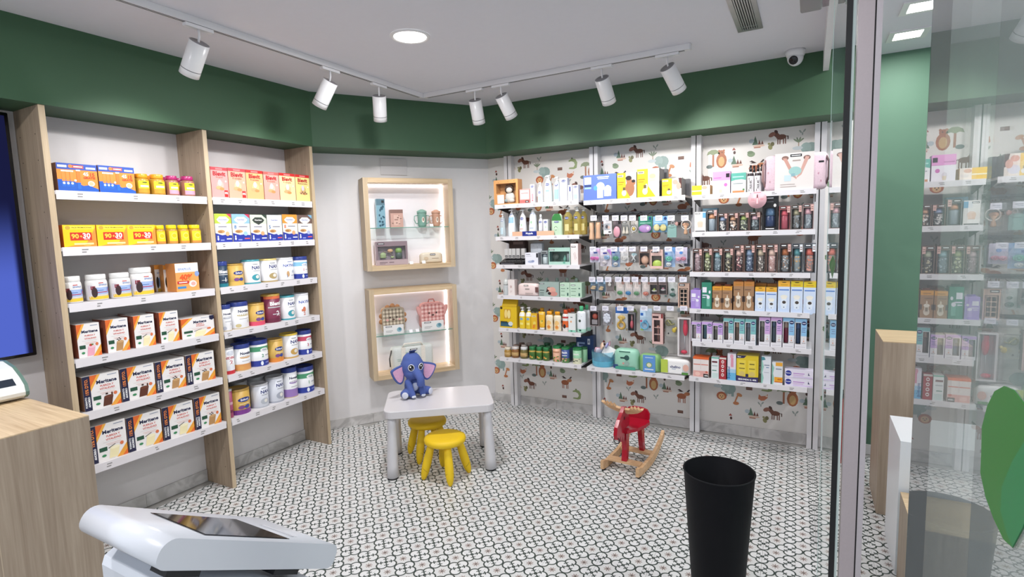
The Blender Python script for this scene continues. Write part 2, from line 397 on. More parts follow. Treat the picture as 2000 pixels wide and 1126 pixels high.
def m_elephant():
    g = '8ea39f'; o = [(oval(0, 0, .043, .04), g), (oval(-.028, .008, .03, .033), '9bb0ac'), (rect(-.03, -.055, -.012, -.01), g), (rect(.014, -.055, .03, -.01), g)]
    for a in (-.9, -.3, .3, .9): o.append((oval(-.07+.018*math.sin(a), .052+.008*math.cos(a), .005, .02, -a), '7c8a72'))
    o += [(rect(-.072, 0, -.067, .045), 'a58c74'), (oval(-.075, .01, .03, .012), 'c3cccf')]
    o += [(oval(-.05, -.058, .034, .03), 'b2603d'), (oval(-.05, -.062, .021, .02), 'dcae7c'), (oval(-.058, -.058, .003, .004), '3b2721'), (oval(-.042, -.058, .003, .004), '3b2721'), (oval(-.05, -.068, .005, .003), '3b2721')]
    return o+[([(.03, -.1), (.04, -.1), (.06, -.045), (.05, -.042)], 'b9764c'), (oval(.066, -.038, .019, .012, -.4), 'c28557'), (oval(.045, -.1, .02, .012), 'b9764c')]
def m_fox(): return [([(-.03, -.012), (-.026, .02), (-.012, .008), (.01, .012), (.03, .026), (.028, 0), (.008, -.02), (-.012, -.024)], 'bf7250'), (oval(.022, .012, .008, .006), 'e6cdb8')]
def m_croc(): return [([(-.036, .03), (-.008, .042), (.02, .036), (.036, .01), (.03, -.03), (.008, -.038), (-.036, -.034), (-.03, -.024), (.004, -.024), (.016, -.006), (.008, .014), (-.012, .022), (-.036, .02)], '8c9c68'), (oval(-.008, .044, .007, .006), '6d7d52')]
def m_pines(): return [([(-.03, -.022), (-.012, .035), (.006, -.022)], '5b7560'), ([(.004, -.022), (.012, .01), (.022, -.022)], '6e4033'), ([(.022, -.022), (.03, .004), (.038, -.022)], '6e4033'), (oval(-.034, .004, .016, .014), 'b3bfc6'), (oval(.01, -.03, .036, .007), 'd6b7a4'), (rect(-.02, -.043, .02, -.036), 'a66d56')]
def m_block(): return [(rect(-.02, -.011, .02, .011), '69473b'), (rect(-.016, .001, .016, .004), '8d6a5a')]
def m_squirrel(): return [(oval(0, -.006, .013, .017, .3), '8c8a5c'), (oval(.012, .012, .012, .014), '6f6a48'), (oval(-.008, .016, .008, .007), '8c8a5c')]
def m_frog(): return [(oval(0, 0, .024, .018), '7f9272'), (oval(-.006, .012, .018, .01), '6f8263')]
def m_mush(): return [([(-.012, .004), (0, .022), (.012, .004)], '9c4436'), (oval(.004, -.012, .008, .011), '4d2a24')]
def m_sprig(): return [(oval(-.012, .004, .005, .012, .6), '97a09a'), (oval(.01, .008, .005, .012, -.6), '97a09a'), (oval(0, -.01, .004, .01), '97a09a')]
MOTIFS = [(m_horse, 0, 0), (m_bear, .134, .136), (m_tree, .075, .15), (m_moose, .367, .049), (m_elephant, .21, -.10), (m_fox, -.066, .113), (m_croc, -.04, .203-.512*0), (m_pines, -.137, -.014), (m_block, .353, -.084), (m_squirrel, -.05, -.058), (m_frog, -.177, -.103), (m_mush, -.296, -.067), (m_sprig, .155, .02), (m_sprig, -.08, .06), (m_pines, .235, .115)]
wp = MB()
b = wp
b.add([(-2.664, YC-.0004, .082), (.24, YC-.0004, .082), (.24, YC-.0004, ZS), (-2.664, YC-.0004, ZS)], [(0, 1, 2, 3)], 'dedad6')
for i in range(-5, 5):
    for j in range(-4, 8):
        hx, hz = -1.249+i*.517, .211+j*.512+(i % 2)*.256
        for fn, dx, dz in MOTIFS:
            cx, cz = hx+dx, hz+dz
            if not (-2.61 < cx < .2 and .12 < cz < 2.29): continue
            for k, (poly, c) in enumerate(fn()):
                pts = [(min(.238, max(-2.662, cx+p[0])), max(.083, min(ZS-.001, cz+p[1]))) for p in [(p_[0]*1.12, p_[1]*1.12) for p_ in poly]]
                wp.add([(p[0], YC-.0008-.00012*k, p[1]) for p in pts], [tuple(range(len(pts)))], c)
wp.build('wallpaper', PAPER, wall_back, fix=False, label='white paper printed with bears, elephants, horses and trees')

# ---------------------------------------------------------------- wooden side panels (left wall)
PY = [1.270, 2.084, 2.902]
PNAME = ['wooden shelving panel beside the wall screen', 'wooden panel between the two wooden shelf bays', 'wooden panel at the far end, beside the niches']
for y, lb in zip(PY, PNAME):
    r = empty('wooden_upright', (-3.45, y, 0)); tag(r, lb, 'upright')
    m = MB(); m.box(-.1395, .1385, -.0135, .0135, .0003, ZS-.0006, 'b59a7b'); m.build('board', OAK_V, r)
    m = MB(); m.box(.1386, .1405, -.0135, .0135, .0003, ZS-.0006, 'cdb594'); m.build('edge_band', OAK_EDGE, r)
    m = MB()
    for z in [.14+.032*k*4 for k in range(17)]:
        for xx in (-.09, .08): m.lathe([(.0028, 0), (.0028, .0007)], '3a322b', (0, 0, 0), 8)
    n0 = len(m.v)//17//2
    k = 0; vv = []
    for z in [.14+.128*t for t in range(17)]:
        for xx in (-.09, .08):
            for q in range(n0):
                v = m.v[k]; vv.append((xx+v[0], -.0135-.0001-v[2], z+v[1])); k += 1
    m.v = vv; m.build('peg_holes', MATTE, r)['kind'] = 'stuff'
AZ = [1.91, 1.624, 1.335, 1.043, .755, .461]
ORD = ['top', 'second', 'third', 'fourth', 'fifth', 'bottom']
def price_marks(m, x0, x1, y, z0, z1, n):
    for k in range(n):
        cx = x0+(x1-x0)*(k+.5+random.uniform(-.2, .2))/n; h = z1-z0
        for r_ in range(2):
            zz = z0+h*(.62-.3*r_); xa = cx-.018+random.uniform(0, .006); xb = xa+random.uniform(.014, .03)
            m.add([(xa, y, zz), (xb, y, zz), (xb, y, zz+h*.14), (xa, y, zz+h*.14)], [(0, 1, 2, 3)], '8f8c8c')
BAYA = {'A1': (1.286, 2.068, 'wooden left bay'), 'A2': (2.100, 2.886, 'wooden right bay')}
for bay, (y0, y1, bn) in BAYA.items():
    for i, z in enumerate(AZ):
        r = empty('wall_shelf', (-3.31, (y0+y1)/2, z), math.pi/2); tag(r, f'{ORD[i]} white metal shelf of the {bn}', 'shelf', 'white shelves between wooden panels')
        h = (y1-y0)/2
        m = MB(); m.box(-h, h, .003, .278, -.018, 0, 'd9d5d6'); m.build('board', PLASTIC, r)
        m = MB(); m.box(-h+.004, h-.004, 0, .003, -.043, .002, 'e2dde0'); m.build('price_strip', PLASTIC, r)
        m = MB(); price_marks(m, -h, h, -.0003, -.043, 0, 3 if bay == 'A1' else 6); m.build('price_print', PAPER, r, fix=False)['kind'] = 'stuff'
        for sx in (-1, 1):
            m = MB(); m.box(sx*h-.006, sx*h+.006, .02, .035, -.03, -.019, '2b2b2d'); m.build('shelf_pin', MATTE, r)
# ---------------------------------------------------------------- white metal posts and shelves (papered wall)
PX = [-2.417, -1.594, -.771, .0523]
PL_ = ['leftmost white slotted metal post on the papered wall', 'second white slotted metal post from the angled wall', 'third white slotted metal post, behind the rocking moose side', 'rightmost white slotted metal post next to the glass']
PL_[2] = 'third white slotted metal post from the angled wall'
for x, lb in zip(PX, PL_):
    r = empty('shelving_post', (x, 4.339, 0)); tag(r, lb, 'post', 'slotted posts')
    for s in (-1, 1):
        m = MB(); a, c = (-.0365, -.0037) if s < 0 else (.0037, .0365); m.box(a, c, 0, .07, .0003, ZS-.0006, 'e0dee0'); m.build('post_half', PLASTIC, r)
    m = MB(); m.box(-.0034, .0034, .0015, .069, .0005, ZS-.001, '151516'); m.build('slot', MATTE, r)
CSH = {'C1': [(1.873, -2.394, -1.617), (1.600, -2.394, -1.617), (1.357, -2.398, -1.617), (1.09, -2.395, -1.617), (.80, -2.392, -1.617), (.534, -2.392, -1.618)],
       'C2': [(1.865, -1.575, -.794), (.526, -1.567, -.794)],
       'C3': [(1.859, -.744, .033), (1.596, -.744, .033), (1.308, -.760, .012), (1.039, -.759, .014), (.795, -.739, .03), (.529, -.761, .012)]}
BN = {'C1': 'papered left bay', 'C2': 'papered middle bay', 'C3': 'papered right bay', 'A1': 'wooden left bay', 'A2': 'wooden right bay'}
for bay, L in CSH.items():
    for i, (z, x0, x1) in enumerate(L):
        o_ = ORD[i] if bay != 'C2' else ('top', 'bottom')[i]
        r = empty('wall_shelf', ((x0+x1)/2, 4.05, z)); tag(r, f'{o_} white metal shelf of the {BN[bay]}', 'shelf', 'white shelves on slotted posts')
        h = (x1-x0)/2
        m = MB(); m.box(-h, h, .003, .286, -.014, 0, 'd6d3d5'); m.build('board', PLASTIC, r)
        m = MB(); m.box(-h, h, 0, .003, -.033, .002, 'e2dfe2'); m.build('price_strip', PLASTIC, r)
        m = MB(); price_marks(m, -h, h, -.0003, -.031, 0, 5); m.build('price_print', PAPER, r, fix=False)['kind'] = 'stuff'
        for s in (-1, 1):
            m = MB(); xx = s*(h-.004); m.prism([(.005, -.0145), (.28, -.0145), (.28, -.075), (.25, -.07), (.02, -.027)], xx-.0025, xx+.0025, '1c1c1e', 'x'); m.build('bracket', MATTE, r)

# ================================================================== ceiling fixtures
def track(p0, p1, lb):
    d = (Vector(p1)-Vector(p0)); L = d.length; r = empty('light_track', p0, math.atan2(d.y, d.x)); tag(r, lb, 'light track')
    m = MB(); m.box(0, L, -.017, .017, -.034, -.0005, 'e4e2e4'); m.build('rail', PLASTIC, r)
    for y in (-.006, .006):
        m = MB(); m.box(.03, L-.03, y-.0028, y+.0028, -.0348, -.0342, '4a4a50'); m.build('rail_slot', MATTE, r)
    m = MB(); m.box(L, L+.008, -.018, .018, -.035, -.0005, 'd5d3d5'); m.build('end_cap', PLASTIC, r)
track((-2.665, 3.447, ZC), (-2.665, .2, ZC), 'white ceiling track in front of the wooden shelves')
track((-2.647, 3.465, ZC), (-.655, 3.465, ZC), 'white ceiling track in front of the papered wall')
def spot(px, py, left, aim, lb, k=1.0):
    if left: P = atX(px, py, -2.665); P.x = -2.665; along = Vector((0, 1, 0)); rz = math.pi/2
    else: P = atY(px, py, 3.465); along = Vector((1, 0, 0)); rz = 0
    base = Vector((P.x, P.y, ZC-.036)); r = empty('track_spotlight', base); tag(r, lb, 'spotlight', 'white track spotlights')
    ad = MB(); ad.box(-.07, .07, -.014, .014, -.016, 0, 'e8e6e8'); a = ad.build('adapter', PLASTIC, r); a.rotation_euler = (0, 0, rz)
    top = Vector((0, 0, -.075)); d = (Vector(aim)-(base+top)).normalized()
    m = MB(); m.tube([(0, 0, -.014), (0, 0, -.05), tuple(top+d*.03)], .006, 'dedcde'); m.build('stem', PLASTIC, r)
    q = d.to_track_quat('Z', 'Y'); hd = MB(); R_, Ln = .047, .175
    hd.lathe([(R_*.9, 0, '8a8a8e'), (R_, .001), (R_, Ln*.8, '555558'), (R_, Ln*.82), (R_, Ln), (R_*.86, Ln, '3b3b3d'), (R_*.84, Ln-.03, '777777')], 'e6e4e4', n=24, close=False)
    hd.lathe([(.001, .002), (R_*.9, 0)], '6a6a6d', n=24, close=False)
    h = hd.build('lamp_head', PLASTIC, r, fix=False); h.rotation_mode = 'QUATERNION'; h.rotation_quaternion = q; h.location = top
    ln = MB(); ln.lathe([(R_*.84, Ln-.03), (R_*.5, Ln-.026), (.001, Ln-.024)], 'ffffff', n=20, close=False); ll = ln.build('lens', PANEL_LIGHT, r); ll.rotation_mode = 'QUATERNION'; ll.rotation_quaternion = q; ll.location = top
    li = bpy.data.lights.new('spot_beam', 'SPOT'); li.energy = SPOT_W*k; li.spot_size = math.radians(104); li.spot_blend = .9; li.shadow_soft_size = .03; li.color = (1, .98, .96)
    lo = bpy.data.objects.new('spot_beam', li); link(lo); lo.parent = r; lo.location = top+d*(Ln+.01); lo.rotation_mode = 'QUATERNION'; lo.rotation_quaternion = d.to_track_quat('-Z', 'Y')
spot(388, 60, True, (-3.45, 1.66, 1.55), 'white track spotlight nearest the wall screen')
spot(645, 145, True, (-3.45, 2.42, 1.5), 'white track spotlight above the baby cereal boxes', .85)
spot(740, 178, True, (-3.1, 3.45, 1.3), 'white track spotlight in front of the upper niche', .6)
spot(927, 178, False, (-2.4, 4.25, 1.2), 'leftmost of four white spotlights on the papered wall track', .5)
spot(978, 168, False, (-1.75, 4.35, 1.45), 'second of four white spotlights on the papered wall track', .65)
spot(1175, 133, False, (-1.1, 4.35, 1.5), 'third of four white spotlights on the papered wall track')
spot(1303, 112, False, (-.38, 4.35, 1.6), 'rightmost white spotlight at the end of its track')
def downlight(x, y, lb):
    r = empty('ceiling_downlight', (x, y, ZC)); tag(r, lb, 'ceiling light')
    m = MB(); m.lathe([(.088, -.004), (.096, -.009), (.108, -.006), (.11, -.0005)], 'e6e4e4', n=32, close=False); m.build('trim_ring', PLASTIC, r)
    m = MB(); m.lathe([(.001, -.004), (.089, -.0042)], 'ffffff', n=32, close=False); m.build('diffuser', PANEL_LIGHT, r)
    li = bpy.data.lights.new('downlight_beam', 'AREA'); li.shape = 'DISK'; li.size = .17; li.energy = DOWN_W; li.color = (.98, .98, 1)
    lo = bpy.data.objects.new('downlight_beam', li); link(lo); lo.parent = r; lo.location = (0, 0, -.012)
downlight(-1.955, 2.452, 'round recessed ceiling light above the children table')
downlight(-.45, -.35, 'unseen round ceiling light added above the entrance')  # lamp added out of view, also lights surfaces facing the front
downlight(-2.2, .3, 'unseen round ceiling light added above the counter')  # extra lamp added out of view for more room light
def square_light(x, y, lb, k=.24):
    r = empty('square_ceiling_light', (x, y, ZC)); tag(r, lb, 'ceiling light')
    m = MB(); s, i = .098, .068
    for x0, x1, y0, y1 in ((-s, s, -s, -i), (-s, s, i, s), (-s, -i, -i, i), (i, s, -i, i)): m.box(x0, x1, y0, y1, -.008, -.0005, 'dfdddd')
    m.build('frame', PLASTIC, r)
    m = MB(); m.box(-i, i, -i, i, -.004, -.002, 'ffffff'); m.build('diffuser', PANEL_LIGHT, r)
    li = bpy.data.lights.new('panel_beam', 'AREA'); li.size = .13; li.energy = DOWN_W*k; lo = bpy.data.objects.new('panel_beam', li); link(lo); lo.parent = r; lo.location = (0, 0, -.012)
square_light(.478, 4.03, 'square recessed ceiling light nearer the green wall')
square_light(.486, 3.55, 'square recessed ceiling light cut by the photo top edge')
square_light(1.5, 2.6, 'unseen square ceiling light added behind the glass, out on the right', 1.0)  # added out of view to brighten the lower green wall
# air vent
r = empty('air_vent', (-.318, 2.95, ZC)); tag(r, 'grey slotted air vent grille in the ceiling', 'vent')
m = MB()
W_, L0, L1 = .064, -.5, .47
for x0, x1, y0, y1 in ((-W_, -.04, L0, L1), (.04, W_, L0, L1), (-.04, .04, L1-.03, L1), (-.04, .04, L0, L0+.03)): m.box(x0, x1, y0, y1, -.006, -.0005, 'a9a7aa')
m.build('frame', METAL, r)
m = MB(); m.box(-.04, .04, L0+.03, L1-.03, -.0015, -.0005, '141416'); m.build('dark_duct', MATTE, r)
for k in range(7):
    x = -.04+.08*(k+.5)/7; m = MB(); m.box(x-.0025, x+.0025, L0+.03, L1-.03, -.0055, -.0017, 'b9b8bb'); m.build('slat', METAL, r)
m = MB(); m.box(-.04, .04, L1-.075, L1-.068, -.0058, -.0018, 'b0aeb2'); m.build('cross_bar', METAL, r)
# dome camera
r = empty('security_camera', (-.106, 3.98, ZC)); tag(r, 'white dome security camera under the ceiling', 'camera')
m = MB(); m.lathe([(.058, -.0005), (.058, -.018), (.052, -.034), (.047, -.04)][::-1], 'dedee0', n=28); m.build('base', PLASTIC, r)
m = MB(); m.ell((0, 0, -.045), (.047, .047, .05), 'd9d9db', 24, 14); m.build('ball', PLASTIC, r)
dv = (CAMPOS-Vector((-.106, 3.98, ZC-.05))).normalized(); dv = (dv+Vector((-.25, 0, -.25))).normalized()
m = MB(); qM = dv.to_track_quat('Z', 'Y').to_matrix().to_4x4(); m.lathe([(.024, .036), (.027, .046), (.022, .05), (.001, .051)], '0d0d10', n=20, close=False)
m.v = [tuple(qM @ Vector(v)+Vector((0, 0, -.047))) for v in m.v]; m.build('lens', GLOSSY, r)
# door sensor on the beam
r = empty('door_sensor', (-.005, 2.75, 2.6)); tag(r, 'grey automatic door sensor box at the photo top', 'sensor')
m = MB(); m.rbox(-.055, .03, -.1, .1, -.032, .0, .008, '8b8788'); m.build('housing', MATTE, r)
m = MB(); m.box(.031, .055, -.08, .08, -.027, -.002, '161617'); m.build('black_cover', GLOSSY, r)
m = MB(); m.lathe([(.005, -.036), (.005, -.0325)], '101012', (.012, -.07, 0), 10); m.build('screw', MATTE, r)

# ================================================================== lit niches in the angled wall
def niche(u0, u1, z0, z1, gz, lb):
    D = .19; r = empty('display_niche', wall_point('B', (u0+u1)/2, 0, z0), BANG); tag(r, lb, 'display box', 'oak display boxes with light strips')
    h = (u1-u0)/2; H = z1-z0; t = .04
    for nm, bx in (('side_board', (-h, -h+t, -D, -.0005, 0, H)), ('side_board', (h-t, h, -D, -.0005, 0, H))):
        m = MB(); m.box(*bx, 'c6ab86'); m.build(nm, OAK_EDGE, r)
    for nm, z in (('bottom_board', 0), ('top_board', H-t)):
        m = MB(); m.box(-h+t+.0003, h-t-.0003, -D, -.0005, z, z+t, 'd2b892'); m.build(nm, OAK_X, r)
    m = MB(); m.box(-h+t, h-t, -.014, -.002, t, H-t, 'f2edf0'); m.build('back_panel', PAINT, r)
    for nm, bx in (('light_strip', (-h+t+.004, h-t-.004, -.022, -.0145, H-t-.007, H-t-.001)), ('light_strip', (h-t-.007, h-t-.001, -.022, -.0145, t+.004, H-t-.01)), ('light_strip', (-h+t+.001, -h+t+.007, -.022, -.0145, t+.004, H-t-.01))):
        m = MB(); m.box(*bx, 'ffffff'); m.build(nm, LED, r)
    m = MB(); m.box(-h+t+.0005, h-t-.0005, -D+.03, -.024, gz-z0-.006, gz-z0, 'b5d8cc'); m.build('glass_shelf', SHELFGLASS, r)
    m = MB(); m.box(-h+t+.0005, h-t-.0005, -D+.0285, -D+.03, gz-z0-.006, gz-z0, '5d9583'); m.build('glass_edge', GLOSSY, r)
    return r
niche(.408, 1.178, 1.347, 2.115, 1.706, 'upper oak display box with glowing back on the angled wall')
niche(.408, 1.178, .415, 1.188, .79, 'lower oak display box with glowing back behind the table')
b = MB(); b.box(.60, .83, -.003, -.0006, 2.16, 2.30, 'd5d1d2')
o = b.build('access_panel', PAINT, None, tuple(wall_point('B', 0, 0, 0)), BANG); tag(o, 'flush white access panel above the upper display box', 'panel')

# ================================================================== glass doors on the right
def pane(y0, y1, z0, z1, mat, lb, x=XG, th=.01, edge=None):
    r = empty('glass_door', (x, (y0+y1)/2, 0)); tag(r, lb, 'glass door'); h = (y1-y0)/2
    m = MB(); m.box(0, th, -h, h, z0, z1, 'bcd5cc'); m.build('glass_pane', mat, r); return r
g1 = pane(1.512, 2.66, .012, 2.59, DOORGLASS, 'glass door leaf with black edge seal beside the steel jamb')
m = MB(); m.box(-.0045, .0075, -.586, -.5745, .012, 2.59, '0a0a0b'); m.build('edge_seal', MATTE, g1)
m = MB(); m.box(.0078, .0135, -.582, -.5745, .012, 2.59, 'c9d6d0'); m.build('glass_edge', GLOSSY, g1)
m = MB(); m.box(-.001, .011, .5742, .576, .012, 2.59, 'c9dcd6'); m.build('polished_edge', GLOSSY, g1)
g2 = pane(-.5, .456, .012, 2.59, DOORGLASS3, 'glass door leaf with a green leaf emblem, nearest the camera')
m = MB(); m.box(0, .01, .478, .4795, .012, 2.59, '3d4a48'); m.build('polished_edge', GLOSSY, g2)
g3 = pane(-.5, .381, .012, 2.59, DOORGLASS2, 'second sliding glass leaf just behind the emblem leaf', x=XG+.018)
m = MB(); m.box(0, .01, .4405, .442, .012, 2.59, '3d4a48'); m.build('polished_edge', GLOSSY, g3)
g4 = pane(-.5, .305, .012, 2.59, DOORGLASS2, 'third sliding glass leaf, farthest right behind the emblem', x=XG+.036)
# emblem on the near leaf and its small twin
def emblem(pts, c, name, lb, xx, parent_y):
    P = [atX(px, py, xx) for px, py in pts]; m = MB(); m.prism([(p.y, p.z) for p in P], xx-.0003, xx, c, 'x'); return m
zz = lambda x, y: (1580+x/2.14, 600+y/2.14)
out1 = [zz(*p) for p in ((720, 600), (722, 500), (745, 410), (775, 350), (815, 328), (855, 345), (895, 398), (930, 470), (950, 560), (945, 700), (925, 820), (895, 920), (850, 1003), (812, 968), (770, 880), (737, 790), (716, 690))]
in1 = [zz(*p) for p in ((950, 500), (899, 560), (850, 640), (805, 750), (800, 850), (825, 940), (850, 1000), (893, 918), (923, 820), (944, 700))]
def emb(pts, pts2, root):
    oy = root.location.y
    for nm, q, c, dx in (('leaf_emblem', pts, '226a22', .0004), ('leaf_emblem_half', pts2, '12703c', .0008)):
        if not q: continue
        xx = XG-dx; P = [atX(px, py, xx) for px, py in q]; m = MB()
        m.prism([(p.y-oy, p.z) for p in P], -dx, -dx+.0003, c, 'x'); m.build(nm, PAPER, root, label='flat green leaf emblem')
emb(out1, in1, g2)
z8 = lambda x, y: (1340+x/5.925, 450+y/5.925)
emb([z8(*p) for p in ((1700, 285), (1672, 340), (1657, 395), (1668, 450), (1690, 550), (1712, 460), (1724, 400), (1718, 340))], None, g1)
# brushed steel jamb
r = empty('door_jamb', (0, 1.5, 0)); tag(r, 'brushed steel door jamb, full height, beside the black seal', 'door jamb')
m = MB(); m.box(.085, .1165, 0, .05, .0005, 2.597, 'b5a9aa'); m.build('jamb_face', JAMB, r)
m = MB(); m.box(.1195, .131, -.002, .05, .0005, 2.597, 'bfb6b8'); m.build('jamb_flange', JAMB, r)
m = MB(); m.box(.1166, .1194, .004, .05, .0005, 2.597, '1b1a1b'); m.build('jamb_gap', MATTE, r)

# ================================================================== pedestals beyond the glass, extinguisher
def pedestal(x, y, w_, d_, h, mat, topmat, col, lb):
    r = empty('display_pedestal', (x, y, 0)); tag(r, lb, 'pedestal')
    m = MB(); m.box(0, w_, 0, d_, .0005, h-.004, col); m.build('body', mat, r)
    m = MB(); m.box(0, w_, 0, d_, h-.0039, h, col); m.build('top', topmat, r)
pedestal(.365, 3.49, .38, .39, .985, OAK_GREY, OAK_X, 'b8a690', 'tall oak pedestal against the green wall')
pedestal(.385, 2.90, .38, .38, .640, PLASTIC, PLASTIC, 'e3e5e8', 'white pedestal in front of the tall oak one')
pedestal(.39, 2.55, .36, .33, .41, OAK_GREY, OAK_X, 'b8a690', 'lowest oak pedestal in front of the white one')
r = empty('fire_extinguisher', (.225, 4.2, 0)); tag(r, 'red fire extinguisher on the floor behind the black seal', 'extinguisher')
m = MB(); m.lathe([(.05, .0005), (.055, .01), (.055, .36), (.045, .4), (.02, .43), (.018, .45)], 'a31c16', n=20); m.build('cylinder', GLOSSY, r)
m = MB(); m.box(-.015, .015, -.03, .03, .451, .48, '1a1a1a'); m.box(-.012, .012, -.07, .03, .4801, .495, '1a1a1a'); m.build('valve', MATTE, r)

# ================================================================== waste bin
r = empty('waste_bin', (-.313, 2.326, 0)); tag(r, 'tall black round waste bin on the tiles', 'waste bin')
m = MB(); m.lathe([(.098, .0005), (.102, .003), (.142, .597), (.1435, .603), (.142, .606), (.139, .603), (.099, .02), (.001, .018)], '0d0d12', n=48, close=False)
m.lathe([(.001, .0006), (.098, .0005)], '0d0d12', n=48, close=False); m.build('shell', BINMAT, r)
m = MB(); m.tube([(.1425*math.cos(a*math.pi/24), .1425*math.sin(a*math.pi/24), .604) for a in range(48)], .0035, '1a1a1d', 6, True); m.build('rim', BINMAT, r)

# ================================================================== counter, device, wall screen
r = empty('counter', (-2.35, .938, 0)); tag(r, 'oak service counter at the left photo edge', 'counter')
m = MB(); m.box(-1.225, 0, -1.0, 0, .0005, .996, '9d8a74'); m.build('body', OAK_GREY, r)
m = MB(); m.box(-1.225, .0, -1.0, .0, .9962, 1.0, 'd9be98'); m.build('top', OAK_X, r)
m = MB()
for yy in (-.62, -.29): m.box(.0001, .0008, yy-.0015, yy+.0015, .001, .995, 'b8a690')
m.build('panel_joint', MATTE, r)
r = empty('card_terminal', (-2.85, .935, 1.0)); tag(r, 'white counter device with dark display', 'device')
DP = [(-.29, .008), (-.012, .008), (.012, .022), (.016, .036), (.008, .064), (-.03, .094), (-.09, .128), (-.18, .147), (-.27, .14)]
m = MB(); m.prism(DP, -.42, -.012, 'e2e4e2', 'y'); m.build('housing', PLASTIC, r)
m = MB(); m.prism([(x*1.008+.001, z*1.012) for x, z in DP], -.0118, 0, '5f7a70', 'y'); m.build('side_cap', PLASTIC, r)
def on_face(m, a0, a1, y0, y1, off, c):      # strip on the sloping face between profile points 4 and 6
    def P(t): 
        if t < 1: a, b_ = DP[4], DP[5]
        else: a, b_ = DP[5], DP[6]; t -= 1
        dx, dz = b_[0]-a[0], b_[1]-a[1]; L = math.hypot(dx, dz); return a[0]+dx*t+dz/L*off, a[1]+dz*t-dx/L*off
    A, B_ = P(a0), P(a1); m.add([(A[0], y0, A[1]), (A[0], y1, A[1]), (B_[0], y1, B_[1]), (B_[0], y0, B_[1])], [(0, 1, 2, 3)], c)
m = MB(); on_face(m, .12, .95, -.36, -.035, .0006, '28303c'); m.build('display', GLOSSY, r, fix=False)
m = MB()
for k in range(3): on_face(m, .25+.22*k, .33+.22*k, -.33, -.09-.02*k, .0009, '7f95b5')
m.build('display_text', PAPER, r, fix=False)
m = MB()
for k in range(2): on_face(m, 1.35+.3*k, 1.43+.3*k, -.3, -.12+.03*k, .0006, '8a8a8a')
m.build('printed_line', PAPER, r, fix=False)
m = MB(); m.box(.0125, .0135, -.2, -.09, .03, .034, '8f9090'); m.box(.0125, .0135, -.06, -.03, .037, .040, '6d86c8'); m.build('printed_logo', PAPER, r)
for k in range(2):
    m = MB(); m.lathe([(.012, 0), (.012, .0078)], '6a5a48', (-.03, -.04-.3*k, 0), 10); m.build('foot', MATTE, r)

r = empty('wall_screen', (-3.55, .86, 1.686)); tag(r, 'large dark wall screen glowing blue at the left edge', 'screen')
m = MB(); m.rbox(-.038, .05, -.345, .345, -.612, .612, .006, '0c0c0f'); m.build('housing', GLOSSY, r)
def screenmat():
    mt = bpy.data.materials.new('screen_picture'); mt.use_nodes = True; n = mt.node_tree.nodes; l = mt.node_tree.links; n.clear()
    o = n.new('ShaderNodeOutputMaterial'); e = n.new('ShaderNodeEmission'); tc = n.new('ShaderNodeTexCoord'); sp = n.new('ShaderNodeSeparateXYZ'); l.new(tc.outputs['Object'], sp.inputs[0])
    Nd.T = mt.node_tree; y, z = Nd(sp.outputs[1]), Nd(sp.outputs[2])
    f = nstep(y, .305, .012)*nstep(z, -.02, .22)*nstep(nabs(z+.2), .42, .02); rp = n.new('ShaderNodeMix'); rp.data_type = 'RGBA'; l.new(f.k, rp.inputs[0])
    rp.inputs[6].default_value = (.012, .014, .06, 1); rp.inputs[7].default_value = (.11, .17, .72, 1)
    l.new(rp.outputs[2], e.inputs[0]); e.inputs[1].default_value = .62; l.new(e.outputs[0], o.inputs[0]); return mt
m = MB(); m.box(.0502, .0508, -.328, .328, -.595, .595, '101030'); m.build('screen', screenmat(), r)
m = MB(); m.box(-.0385, -.039, -.2, .2, -.2, .2, '444448'); m.build('wall_mount', MATTE, r)

# ================================================================== ticket kiosk in the foreground
FLp, FRp = Vector((-.986, .51, 1.10)), Vector((-.986, .859, .897))
ax = FRp-FLp; Lk = ax.length; sl = math.atan2(ax.z, ax.y)       # slope of the top
r = empty('ticket_kiosk', (-.986, .66, 0)); tag(r, 'white tilted touch screen kiosk at the bottom left', 'kiosk')
Wk, Tk = .277, .054
def kprof(L, T_, r0, r1, n=6):      # rounded slab outline in (along, up) with its top at 0
    pts = []
    for (cx, cz, rr, a0, a1) in ((r0, -r0, r0, 180, 90), (L-r1, -r1, r1, 90, 0), (L-r1, -T_+r1, r1, 0, -90), (r0*.8, -T_+r0*.8, r0*.8, -90, -180)):
        for k in range(n+1):
            a = math.radians(a0+(a1-a0)*k/n); pts.append((cx+rr*math.cos(a), cz+rr*math.sin(a)))
    return pts
hd = empty('head_pivot'); bpy.data.objects.remove(hd)
m = MB(); m.prism(kprof(Lk+.042, Tk, .027, .02), -Wk, 0, 'd2d4da', 'x', smooth=False)
head = m.build('head', PLASTIC, r); off = Vector((0, FLp.y-.66, FLp.z)); head.location = off+Vector((0, -.028*math.cos(sl), -.028*math.sin(sl))); head.rotation_euler = (sl, 0, 0)
for p in head.data.polygons: p.use_smooth = len(p.vertices) == 4
m = MB(); m.box(-Wk+.052, -.032, .10, .315, .0004, .0012, '1b1c20'); m.build('screen_frame', GLOSSY, head)
def glasscreen():
    mt, n, l, bs = newmat('kiosk_screen'); t = n.new('ShaderNodeTexVoronoi'); t.inputs['Scale'].default_value = 22; tc = n.new('ShaderNodeTexCoord'); l.new(tc.outputs['Object'], t.inputs['Vector'])
    rp = n.new('ShaderNodeValToRGB'); e = rp.color_ramp.elements; e[0].color = (*lin('14161a'), 1); e[1].color = (*lin('1f2128'), 1); e[1].position = .9
    x = rp.color_ramp.elements.new(.5); x.color = (*lin('191b20'), 1)
    l.new(t.outputs['Distance'], rp.inputs[0]); l.new(rp.outputs[0], bs.inputs['Base Color']); bs.inputs['Roughness'].default_value = .05; return mt
